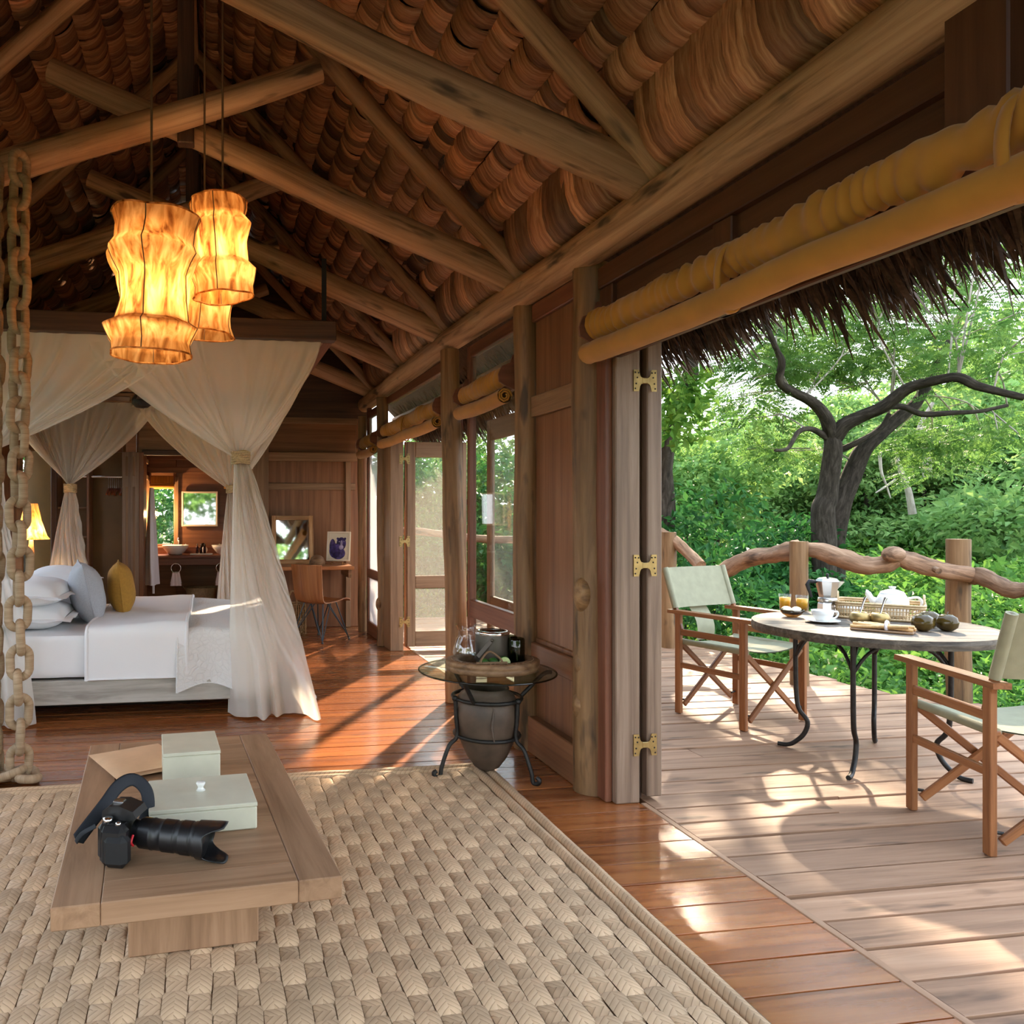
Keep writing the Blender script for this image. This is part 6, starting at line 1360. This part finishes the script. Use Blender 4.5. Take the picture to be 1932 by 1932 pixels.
for sx in (-1, 1):
    m = MB(); m.tube([(sx * LW / 2, -0.05 * math.cos(math.pi * k / 12), 0.085 + 0.055 * math.sin(math.pi * k / 12)) for k in range(13)], 0.006, 7); m.build('loop_handle', 'rattan', rt, world=False)
tpos = rt.matrix_basis @ V((0.06, 0.02, 0.0075)); 
tpt = empty('teapot', (rc.x + 0.06 * math.cos(rdir), rc.y + 0.06 * math.sin(rdir), T0 + 0.0075), rdir, 'white ceramic teapot standing in the rattan tray', 'teapot')
m = MB(); m.lathe([(0, 0.0), (0.055, 0.0), (0.075, 0.02), (0.084, 0.06), (0.078, 0.105), (0.062, 0.135), (0.058, 0.137), (0, 0.137)], (0, 0, 0), 36); m.build('pot_body', 'ceramic', tpt, world=False)
m = MB(); m.lathe([(0.062, 0.137), (0.055, 0.147), (0.025, 0.158), (0.012, 0.162), (0.018, 0.170), (0.018, 0.176), (0, 0.178)], (0, 0, 0), 28); m.build('lid', 'ceramic', tpt, world=False)
m = MB(); m.tube(catmull([(-0.07, 0, 0.075), (-0.10, 0, 0.10), (-0.12, 0, 0.135), (-0.128, 0, 0.14)], 5), [0.022] * 5 + [0.016] * 5 + [0.012] * 6, 10); m.build('spout', 'ceramic', tpt, world=False)
m = MB(); m.tube(catmull([(0.075, 0, 0.11), (0.12, 0, 0.118), (0.138, 0, 0.085), (0.12, 0, 0.045), (0.10, 0, 0.03)], 5), 0.008, 8); m.build('handle', 'ceramic', tpt, world=False)
o = MB().lathe([(0, 0), (0.05, 0), (0.075, 0.03), (0.08, 0.055), (0.076, 0.055), (0.05, 0.012), (0, 0.01)], (rc.x - 0.12 * math.cos(rdir) - 0.02, rc.y - 0.12 * math.sin(rdir) + 0.03, T0 + 0.0075), 28).build('white_bowl', 'ceramic'); tag(o, 'white bowl beside the teapot in the rattan tray', 'bowl')
for k, px in enumerate((1622, 1660)):
    r = empty('brass_pot', tp(px, 1178 + 2 * k), 0, 'round brass pot with a spoon, ' + ('nearer the white cup' if k == 0 else 'nearer the dark gourds'), 'pot', 'brass pots with spoons')
    m = MB(); m.lathe([(0, 0), (0.03, 0), (0.047, 0.02), (0.05, 0.036), (0.042, 0.058), (0.032, 0.066), (0.028, 0.064), (0.03, 0.05), (0, 0.05)], (0, 0, 0), 28); m.build('pot_body', 'brass', r, world=False)
    m = MB(); m.tube([(0.0, 0, 0.05), (0.03, 0.01, 0.11), (0.048, 0.012, 0.145)], [0.004, 0.0045, 0.008], 6); m.build('spoon', 'chrome', r, world=False)
pl = tp(1665, 1192); prd = rdir - 0.12
o = empty('serving_slab', pl, prd, 'flat oblong serving plate under the bread sticks', 'plate'); m = MB(); m.cbox((0, 0, 0.006), (0.27, 0.10, 0.011), None, 0.005); m.build('slab', 'tray_wood', o, world=False)
for k in range(6):
    q = rotz(prd); a = pl + q @ V((-0.135 + 0.01 * k, -0.03 + 0.012 * k, 0.020 + 0.012 * (k % 2))); b_ = pl + q @ V((0.115 + 0.012 * (k % 3), -0.032 + 0.012 * k, 0.020 + 0.012 * ((k + 1) % 2)))
    o = MB().tube(logpts(a, b_, 8, 0.004), 0.009, 8, wob=0.12).build('bread_stick', 'bread'); tag(o, ('front', 'second', 'third', 'fourth', 'fifth', 'rear')[k] + ' crusty bread stick of the tied bundle counted from the table front', 'bread', 'bread sticks in the tied bundle')
m = MB(); q = rotz(prd); m.tube([pl + q @ V((0.02, 0.0 + 0.042 * math.cos(t), 0.030 + 0.022 * math.sin(t))) for t in [2 * math.pi * k / 20 for k in range(20)]], 0.006, 6, closed=True, flat=1.6, upv=(1, 0, 0)); o = m.build('napkin_tie', 'towel'); tag(o, 'pale cloth tie around the bread sticks', 'tie')
for k, (px, py) in enumerate(((1741, 1191), (1787, 1191), (1753, 1184))):
    r = empty('gourd_pot', tp(px, py), 0.4 * k, ('glossy dark gourd pot touching another behind it', 'glossy dark gourd pot standing alone at the right of the table', 'glossy dark gourd pot half hidden behind another')[k], 'pot', 'glossy gourd pots')
    m = MB(); m.lathe([(0, 0), (0.025, 0.002), (0.046, 0.02), (0.051, 0.042), (0.043, 0.07), (0.022, 0.085), (0.012, 0.084), (0, 0.08)], (0, 0, 0), 32, wob=lambda a, z: 0.025 * math.cos(8 * a)); m.build('gourd_body', 'gourd', r, world=False)
    m = MB(); m.tube([(0, 0, 0.08), (0.004, 0, 0.092), (0.012, 0.0, 0.097)], 0.003, 5); m.build('stem', 'gourd', r, world=False)

# ------------------------------------------------------------------ rustic deck railing
rl = empty('deck_railing', (4.6, 6.0, 0), 0, 'rustic railing of crooked logs on round posts along the deck', 'railing')
def rpost(px, base_y, top_y, r, loc=None):
    b_ = loc or fl(px, base_y); top = EYE - (top_y - CY) / F * (b_.x * sY + b_.y * cY)
    m = MB(); m.tube(logpts((b_.x, b_.y, -0.9), (b_.x, b_.y, top), 9, 0.008), radii(r * 1.03, r), 14, wob=0.05); m.build('rail_post', 'post', rl); return b_
rpost(1262, 1221, 1005, 0.072); p_b = rpost(1508, 1290, 1020, 0.068); p_c = rpost(1812, 0, 1018, 0.078, V((5.44, 5.06, 0)))
def log_rail(pts, r, wob=0.10): m = MB(); q = catmull(pts, 14); m.tube(q, [lerp(r[0], r[1], i / (len(q) - 1)) * (1 + 0.14 * nz(i * 0.22, 3.3)) for i in range(len(q))], 12, wob=wob); return m.build('rail_log', 'rail_log', rl)
def S(x, y): return x * sY + y * cY
sb = S(p_b.x, p_b.y); sc3 = S(5.44, 5.06)
log_rail([cp(1238, 1003, 8.1), cp(1270, 1020, 7.9), cp(1300, 1045, 7.7), cp(1322, 1067, 7.5)], (0.055, 0.05))
log_rail([cp(1345, 1092, 7.3), cp(1375, 1073, 7.1), cp(1415, 1052, 6.9), cp(1455, 1046, 6.6), cp(1485, 1040, sb + 0.15), cp(1510, 1037, sb + 0.12)], (0.068, 0.07), 0.16)
log_rail([cp(1512, 1036, sb + 0.1), cp(1548, 1038, 6.2), cp(1590, 1052, 6.05), cp(1630, 1066, 5.95), cp(1672, 1062, 5.9), cp(1690, 1050, 5.88), cp(1715, 1058, 5.85), cp(1760, 1072, 5.8), cp(1830, 1086, sc3 - 0.12)], (0.062, 0.068), 0.2)
log_rail([cp(1836, 1090, sc3 - 0.05), cp(1850, 1086, 5.7), cp(1880, 1100, 5.6), cp(1910, 1112, 5.5), cp(1950, 1112, 5.4), cp(2010, 1120, 5.2)], (0.05, 0.055), 0.2)
m = MB(); kn = cp(1686, 1046, 5.82); m.ball(kn, (0.085, 0.07, 0.06), 12, 8); m.build('knot', 'rail_log', rl); m = MB(); q = cp(1764, 1074, 5.73); m.tube([q, q + V((-0.02, -0.05, -0.01))], 0.022, 10); m.build('knot', 'rail_log', rl)
# railing at the far end of the deck, seen through the screen doors
r2 = empty('end_railing', (3.2, 9.85, 0), 0, 'crooked log railing at the far end of the deck behind the screens', 'railing')
m = MB(); m.tube(catmull([(1.9, 9.9, 1.02), (2.4, 9.85, 1.10), (2.9, 9.9, 1.06), (3.4, 9.85, 1.0), (3.9, 9.85, 0.98), (4.5, 9.8, 1.05)], 6), 0.05, 10, wob=0.15); m.build('rail_log', 'rail_log', r2)
for x in (2.0, 3.1, 4.45): m = MB(); m.tube(logpts((x, 9.86, -0.8), (x, 9.86, 1.12), 8, 0.008), 0.06, 12, wob=0.05); m.build('rail_post', 'post', r2)

# ------------------------------------------------------------------ ground and vegetation
g = MB(); g.grid(lambda u, v: (lerp(-60, 90, u), lerp(-40, 110, v), -1.15 + 0.035 * max(0, math.hypot(lerp(-60, 90, u), lerp(-40, 110, v)) - 10) * 0.5), 40, 40); o = g.build('ground', 'soil'); tag(o, 'shaded leafy soil around the raised lodge', kind='structure')
NR = np.random.RandomState(11)
def unit(a): return a / np.maximum(1e-9, np.linalg.norm(a, axis=1, keepdims=True))
def leaf_geo(c, d, n, L, Wd, tone, fold=0.25):
    d = unit(d); n = unit(n - d * np.sum(n * d, 1, keepdims=True)); b = np.cross(d, n)
    L = L[:, None]; Wd = Wd[:, None]
    v = np.stack([c, c + d * L * 0.45 + b * Wd / 2 + n * Wd * fold, c + d * L - n * L * 0.08, c + d * L * 0.45 - b * Wd / 2 + n * Wd * fold], 1)
    q = np.arange(len(c) * 4).reshape(-1, 4); return v.reshape(-1, 3), q, np.repeat(tone, 4)
def dome_leaves(center, rad, n, size, seed=None, asp=0.5, squash=0.8, tone_c=0.5, full=False):
    u = NR.normal(size=(n, 3)); u = unit(u)
    if not full: u[:, 2] = np.abs(u[:, 2]) * 0.9 + 0.02
    r = rad * (0.55 + 0.45 * NR.rand(n) ** 0.5) * (1 + 0.22 * np.sin(u[:, 0] * 7 + center[0] * 3) * np.cos(u[:, 1] * 6 + center[1]))
    c = np.array(center) + u * r[:, None] * np.array([1, 1, squash])
    nrm = unit(u * 0.6 + np.array([0, 0, 0.7]) + NR.normal(size=(n, 3)) * 0.45)
    d = unit(u * np.array([1, 1, 0.2]) + NR.normal(size=(n, 3)) * 0.7 + np.array([0, 0, -0.15]))
    L = size * NR.uniform(0.6, 1.3, n); tone = np.clip(tone_c + NR.normal(0, 0.2, n), 0, 1)
    return leaf_geo(c, d, nrm, L, L * asp, tone)
def merge(parts):
    V_, Q_, T_ = [], [], []; b = 0
    for v, q, t in parts: V_.append(v); Q_.append(q + b); T_.append(t); b += len(v)
    return np.concatenate(V_), np.concatenate(Q_), np.concatenate(T_)
# continuous undergrowth
parts = []
k = 0
while k < 620:
    a = math.radians(NR.uniform(7, 66)); r = 5.2 + 25 * NR.rand() ** 1.15
    x, y = r * math.sin(a), r * math.cos(a)
    if x < deck_edge(y) + 0.35 and y < 10.4: continue
    if x < 2.2: continue
    zt_ = -0.42 + (r - 6.5) * 0.078; rad = NR.uniform(0.4, 0.85) * (1 + r * 0.02)
    zt_ += 0.35 * nz(x * 0.3, y * 0.3, 2.0)
    size = 0.055 + 0.0042 * r
    n = int(430 * (1 if r < 12 else 0.8)); parts.append(dome_leaves((x, y, zt_ - rad * 0.55), rad, n, size * NR.choice([0.8, 1.0, 1.35]), asp=NR.choice([0.4, 0.5, 0.6]), tone_c=0.36 + 0.3 * nz(x * 0.5, y * 0.5, 7) + 0.008 * r)); k += 1
v, q, t = merge(parts); o = obj_of(raw_mesh('undergrowth', v, q, 'leaf', t), 'undergrowth'); tag(o, 'dense bright green undergrowth below and beyond the deck railing', 'undergrowth', kind='stuff')

def tubes(name, mat, parent, lst, n=8, wob=0.08):
    m = MB()
    for pts, r in lst: m.tube(pts, r, n, wob=wob)
    return m.build(name, mat, parent)
def shrub(loc, h, rad, nl, size, label, mat='leaf_dark', asp=0.45, group='broadleaf shrubs by the deck', tone=0.5, blobs=9):
    root = empty('leafy_shrub', loc, 0, label, 'shrub', group); L = V(loc); ps = []; st = []
    for k in range(blobs):
        a = 2.4 * k; rr = rad * (0.35 + 0.45 * ((k * 0.37) % 1)); zc = h * (0.35 + 0.55 * ((k * 0.61) % 1))
        c = (L.x + rr * math.cos(a), L.y + rr * math.sin(a), L.z + zc); ps.append(dome_leaves(c, rad * 0.55, nl // blobs, size, asp=asp, full=True, tone_c=tone))
        st.append(([(L.x, L.y, L.z - 0.2), (L.x + rr * 0.4 * math.cos(a), L.y + rr * 0.4 * math.sin(a), L.z + zc * 0.5), c], [0.018, 0.013, 0.006]))
    v, q, t = merge(ps); v = v - np.array(L); obj_of(raw_mesh('foliage', v, q, mat, t), 'foliage', root)
    for s_ in st[:4]: tubes('stem', 'tree_bark', root, [s_], 6)
    return root
shrub((5.5, 8.6, -0.7), 2.4, 0.95, 2600, 0.13, 'glossy dark shrub growing beside the folded deck door', tone=0.55)
shrub((5.0, 9.9, -0.6), 2.2, 0.9, 2200, 0.12, 'rounded green shrub just past the left rail post', tone=0.7)
shrub((7.7, 9.7, -0.6), 1.9, 0.75, 1700, 0.15, 'dark big-leaved shrub below the fork of the spreading tree', tone=0.35)
shrub((2.5, 11.3, -0.8), 3.3, 1.0, 2600, 0.15, 'tall shrub seen through the far screen door', tone=0.6)
shrub((3.7, 11.6, -0.8), 3.2, 1.0, 2600, 0.15, 'tall shrub seen through the window bay glass', tone=0.7)
shrub((4.9, 11.9, -0.8), 2.7, 1.0, 2400, 0.14, 'tall shrub behind the end railing near the glossy shrub', tone=0.6)
shrub((-0.6, 12.6, -0.6), 2.9, 1.1, 2600, 0.13, 'green shrub outside the bathroom window', tone=0.6)
shrub((0.8, 12.8, -0.6), 2.8, 1.1, 2400, 0.13, 'green shrub behind the bathroom wall', tone=0.6)
for k, y in enumerate((1.2, 3.4, 5.4)): shrub((-4.6 - 0.2 * k, y, -0.9), 1.5, 1.0, 1200, 0.13, ('nearest', 'middle', 'far')[k] + ' shrub outside the open window bays', tone=0.6)

# tree behind the folded door
t1 = empty('slender_tree', (5.25, 8.75, -1.0), 0, 'dark leaning tree trunk with yellow-green leaves behind the folded door', 'tree')
tubes('trunk', 'tree_bark', t1, [(logpts(cp(1248, 1000, 9.6), cp(1262, 830, 9.5), 6, 0.03) + logpts(cp(1266, 815, 9.5), cp(1305, 700, 9.4), 6, 0.03) + logpts(cp(1310, 690, 9.4), cp(1330, 520, 9.3), 5, 0.03), radii(0.13, 0.07, 19)[:len(range(20))])], 12, 0.1)
v, q, t = merge([dome_leaves(tuple(cp(px, py, s)), r, 240, 0.13, full=True, tone_c=0.7) for px, py, s, r in ((1262, 755, 8.9, 0.35), (1275, 800, 8.8, 0.3), (1290, 735, 9.0, 0.3))]
    + [dome_leaves(c, 0.75, 620, 0.15, full=True, tone_c=0.6) for c in ((4.6, 9.2, 4.0), (4.1, 8.4, 3.9), (3.6, 7.6, 3.8), (4.5, 7.7, 4.2), (3.9, 6.8, 4.0), (4.7, 6.9, 4.1), (4.9, 8.4, 4.6), (3.3, 6.6, 3.7), (4.3, 6.1, 4.3), (4.9, 6.1, 4.2), (4.2, 9.3, 4.6), (5.0, 9.9, 4.6), (5.2, 8.9, 4.1), (5.1, 7.6, 3.9), (5.5, 8.2, 4.3), (5.3, 7.0, 4.0), (5.45, 8.9, 4.05), (5.5, 8.6, 4.4))])  # upper crown blobs, out of view, added to keep sun off rug and floor
obj_of(raw_mesh('foliage', v - np.array(t1.location), q, 'leaf', t), 'foliage', t1)

# the spreading feathery tree
base = cp(1558, 1010, 10.6); ac = empty('spreading_tree', (base.x, base.y, -0.9), 0, 'twin-trunked spreading tree with feathery canopy above the railing', 'tree')
def limb(name, pts, r0, r1):
    P3 = catmull([cp(px, py, s) for px, py, s in pts], 5); n = len(P3); tubes(name, 'tree_bark', ac, [(P3, [lerp(r0, r1, (i / (n - 1)) ** 0.9) for i in range(n)])], 10, 0.10); return P3
Ls = []
Ls.append(limb('trunk', [(1556, 1150, 10.6), (1556, 1020, 10.6), (1553, 962, 10.6), (1561, 937, 10.6), (1569, 872, 10.55), (1571, 839, 10.5), (1569, 821, 10.5)], 0.155, 0.10))
Ls.append(limb('trunk', [(1572, 1150, 10.9), (1570, 1020, 10.9), (1585, 955, 10.9), (1606, 901, 10.95), (1628, 850, 11.0), (1652, 825, 11.1), (1699, 785, 11.3), (1739, 745, 11.5), (1790, 640, 12.0), (1830, 560, 12.4)], 0.17, 0.05))
Ls.append(limb('limb', [(1570, 830, 10.5), (1558, 788, 10.4), (1533, 759, 10.3), (1493, 738, 10.2), (1471, 720, 10.1), (1475, 683, 10.0), (1465, 660, 10.0), (1440, 600, 9.9)], 0.085, 0.03))
Ls.append(limb('limb', [(1571, 832, 10.5), (1591, 803, 10.4), (1627, 785, 10.3), (1667, 767, 10.1), (1710, 734, 9.9), (1757, 720, 9.7), (1808, 712, 9.5), (1841, 727, 9.4), (1884, 739, 9.3), (1932, 750, 9.2)], 0.10, 0.04))
Ls.append(limb('limb', [(1667, 767, 10.1), (1703, 767, 10.2), (1739, 781, 10.3), (1797, 779, 10.3), (1848, 776, 10.4), (1900, 765, 10.5)], 0.05, 0.022))
Ls.append(limb('limb', [(1585, 850, 10.8), (1623, 832, 10.7), (1660, 810, 10.8), (1678, 781, 10.8)], 0.045, 0.03))
Ls.append(limb('limb', [(1562, 828, 10.5), (1533, 810, 10.4), (1507, 814, 10.2), (1486, 846, 10.0), (1462, 850, 9.9)], 0.045, 0.018))
blobs = []
for px, py, s, r in ((1440, 640, 10.6, 0.6), (1510, 610, 10.6, 0.7), (1560, 640, 10.8, 0.7), (1610, 570, 10.7, 0.9), (1660, 630, 11, 0.7), (1700, 560, 10.8, 0.9), (1760, 630, 11, 0.8), (1790, 540, 10.8, 1.0), (1850, 610, 9.6, 0.9), (1880, 520, 10.5, 1.0), (1920, 640, 9.2, 0.9), (1900, 440, 10.8, 1.1), (1820, 460, 11.2, 1.1), (1740, 480, 11, 1.0),
        (1890, 690, 10.6, 0.6), (1915, 820, 10.2, 0.6), (1830, 815, 11.4, 0.6), (1780, 840, 11.8, 0.5), (1700, 840, 12.2, 0.5), (1650, 700, 11.6, 0.6), (1600, 700, 11.4, 0.6), (1520, 690, 11.0, 0.6), (1455, 700, 10.6, 0.5), (1480, 850, 11.4, 0.5), (1430, 790, 11.2, 0.5), (1530, 700, 11.6, 0.5), (1420, 690, 10.8, 0.5), (1640, 660, 12, 0.7), (1720, 680, 12.2, 0.7), (1580, 590, 11.5, 0.8), (1395, 755, 12, 0.5), (1760, 880, 12.5, 0.5)):
    blobs.append((cp(px, py, s), r))
for k in range(22):                      # the crown goes on above the eave line
    a = NR.uniform(0, 6.28); rr = 3.4 * NR.rand() ** 0.5; blobs.append((V((base.x + 0.5 + rr * math.cos(a), base.y + 1.0 + rr * math.sin(a), NR.uniform(4.9, 6.8))), 1.15))
cs, ds, ns, Ls_, Ws, Ts, tw = [], [], [], [], [], [], []
for c, r in blobs:
    for j in range(90):
        th = NR.uniform(0, 6.28); p = np.array(c) + np.array([math.cos(th), math.sin(th), 0]) * r * NR.rand() ** 0.5 + np.array([0, 0, NR.normal(0, r * 0.24)])
        a = th + NR.normal(0, 0.8); d = np.array([math.cos(a), math.sin(a), NR.normal(-0.1, 0.25)]); d /= np.linalg.norm(d); L = NR.uniform(0.22, 0.42)
        nn = NR.normal(0, 1, 3) + np.array([0, 0, 0.5]); m_ = 15; tt = np.linspace(0.12, 1, m_); side = np.cross(d, nn); side /= np.linalg.norm(side); tone = np.clip(0.5 + NR.normal(0, 0.2), 0, 1)
        for sg in (1, -1):
            cs.append(p + d * L * tt[:, None] + np.array([0, 0, -0.05]) * (tt[:, None] ** 2)); ds.append(np.tile(side * sg + d * 0.35, (m_, 1)) + NR.normal(0, 0.15, (m_, 3))); ns.append(np.tile(nn, (m_, 1)) + NR.normal(0, 0.35, (m_, 3)))
            Ls_.append(np.full(m_, 0.068) * (1.1 - 0.6 * tt)); Ws.append(np.full(m_, 0.021)); Ts.append(np.full(m_, tone))
v, q, t = leaf_geo(np.concatenate(cs), np.concatenate(ds), np.concatenate(ns), np.concatenate(Ls_), np.concatenate(Ws), np.concatenate(Ts), 0.0)
obj_of(raw_mesh('foliage', v - np.array(ac.location), q, 'leaf_acacia', t), 'foliage', ac)
limb_pts = [p for l in Ls[1:] for p in l[len(l) // 3:]]; tws = []
for c, r in blobs:
    near = min(limb_pts, key=lambda p: (p - c).length)
    mid = near.lerp(c, 0.5) + V((NR.normal(0, 0.12), NR.normal(0, 0.12), 0.12)); tws.append((catmull([near, mid, c + V((NR.normal(0, 0.2), NR.normal(0, 0.2), 0.05))], 4), 0.011))
    for j in range(2): tws.append(([mid, mid.lerp(c, 0.8) + V((NR.normal(0, 0.35), NR.normal(0, 0.35), NR.normal(0, 0.12)))], 0.007))
tag(tubes('twigs', 'dead_wood', ac, tws, 5, 0), kind='stuff')
# bare dead tree behind
dt = empty('dead_tree', cp(1690, 960, 15.0), 0, 'bare pale dead branches standing in the thicket behind the spreading tree', 'tree')
for pts, r0 in (([(1722, 970), (1712, 920), (1697, 880), (1690, 850)], 0.07), ([(1690, 905), (1668, 920), (1652, 930)], 0.03), ([(1660, 855), (1663, 890), (1672, 915), (1680, 940)], 0.03), ([(1750, 900), (1748, 850), (1735, 810), (1760, 760)], 0.08), ([(1752, 845), (1790, 830), (1825, 832)], 0.04)):
    P3 = catmull([cp(px, py, 15.0) for px, py in pts], 5); tubes('branch', 'dead_wood', dt, [(P3, [lerp(r0, r0 * 0.4, i / (len(P3) - 1)) for i in range(len(P3))])], 8, 0.1)

# trees of the far thicket
def far_tree(seed, h, rad, nl, size):
    global NR
    NR = np.random.RandomState(seed); root = empty('thicket_tree', (0, 0, 0)); ps = []
    for k in range(13):
        a = NR.uniform(0, 6.28); rr = rad * NR.rand() ** 0.5; zc = h * NR.uniform(0.35, 0.92); ps.append(dome_leaves((rr * math.cos(a), rr * math.sin(a), zc), rad * NR.uniform(0.3, 0.5), nl // 13, size, asp=0.55, full=True, tone_c=NR.uniform(0.3, 0.75), squash=0.7))
    v, q, t = merge(ps); obj_of(raw_mesh('foliage', v, q, 'leaf_far', t), 'foliage', root)
    tubes('trunk', 'tree_bark', root, [(logpts((0, 0, -0.5), (0.3, 0.2, h * 0.75), 8, 0.1), radii(0.13, 0.04, 8))], 8, 0.1)
    return root
protos = [far_tree(21, 5.0, 2.3, 6500, 0.20), far_tree(33, 4.2, 2.6, 6500, 0.20), far_tree(45, 6.0, 2.2, 6500, 0.21)]
NR = np.random.RandomState(77)
spots = [(1255, 17, 0.8), (1300, 21, 0.95), (1345, 16, 0.62), (1390, 24, 0.95), (1430, 18, 0.66), (1480, 26, 0.9), (1525, 19, 0.75), (1580, 24, 1.0), (1640, 18, 0.85), (1690, 23, 1.05), (1750, 17, 0.85), (1800, 22, 1.1), (1860, 18, 0.95), (1915, 15, 0.85), (1960, 20, 1.15), (2040, 17, 1.0)]
nth = ['first', 'second', 'third', 'fourth', 'fifth', 'sixth', 'seventh', 'eighth', 'ninth', 'tenth', 'eleventh', 'twelfth', 'thirteenth', 'fourteenth', 'fifteenth', 'sixteenth']
for i, (px, s, scl) in enumerate(spots):
    o = protos[i] if i < 3 else copy_tree(protos[i % 3])
    p = cp(px, 965, s); o.location = (p.x, p.y, -0.9 + 0.01 * s); o.rotation_euler = (0, 0, i * 1.9); o.scale = (scl, scl, scl)
    tag(o, nth[i] + ' pale green thicket tree counted from the folded deck door', 'tree', 'pale trees of the far thicket')
for k, (x, y, scl) in enumerate(((-2.5, -9, 1.1), (1.5, -10, 1.2), (5.5, -8, 1.1))):
    o = copy_tree(protos[k]); o.location = (x, y, -0.9); o.scale = (scl, scl, scl)
    tag(o, ('tree in front of the lodge on the bed side', 'tree straight in front of the lodge', 'tree in front of the lodge on the deck side')[k], 'tree', 'trees in front of the lodge')
for k, (x, y, scl) in enumerate(((4.5, 16, 0.8), (1.0, 17, 0.9), (-3.5, 16, 1.0), (-9, 8, 1.1), (-8, 2, 1.0))):
    o = copy_tree(protos[k % 3]); o.location = (x, y, -0.9); o.scale = (scl, scl, scl); o.rotation_euler = (0, 0, k * 1.3)
    tag(o, ('thicket tree beyond the end railing', 'thicket tree behind the bathroom', 'thicket tree behind the wardrobe wall', 'thicket tree outside the far window bays', 'thicket tree outside the near window bays')[k], 'tree', 'trees behind the lodge')
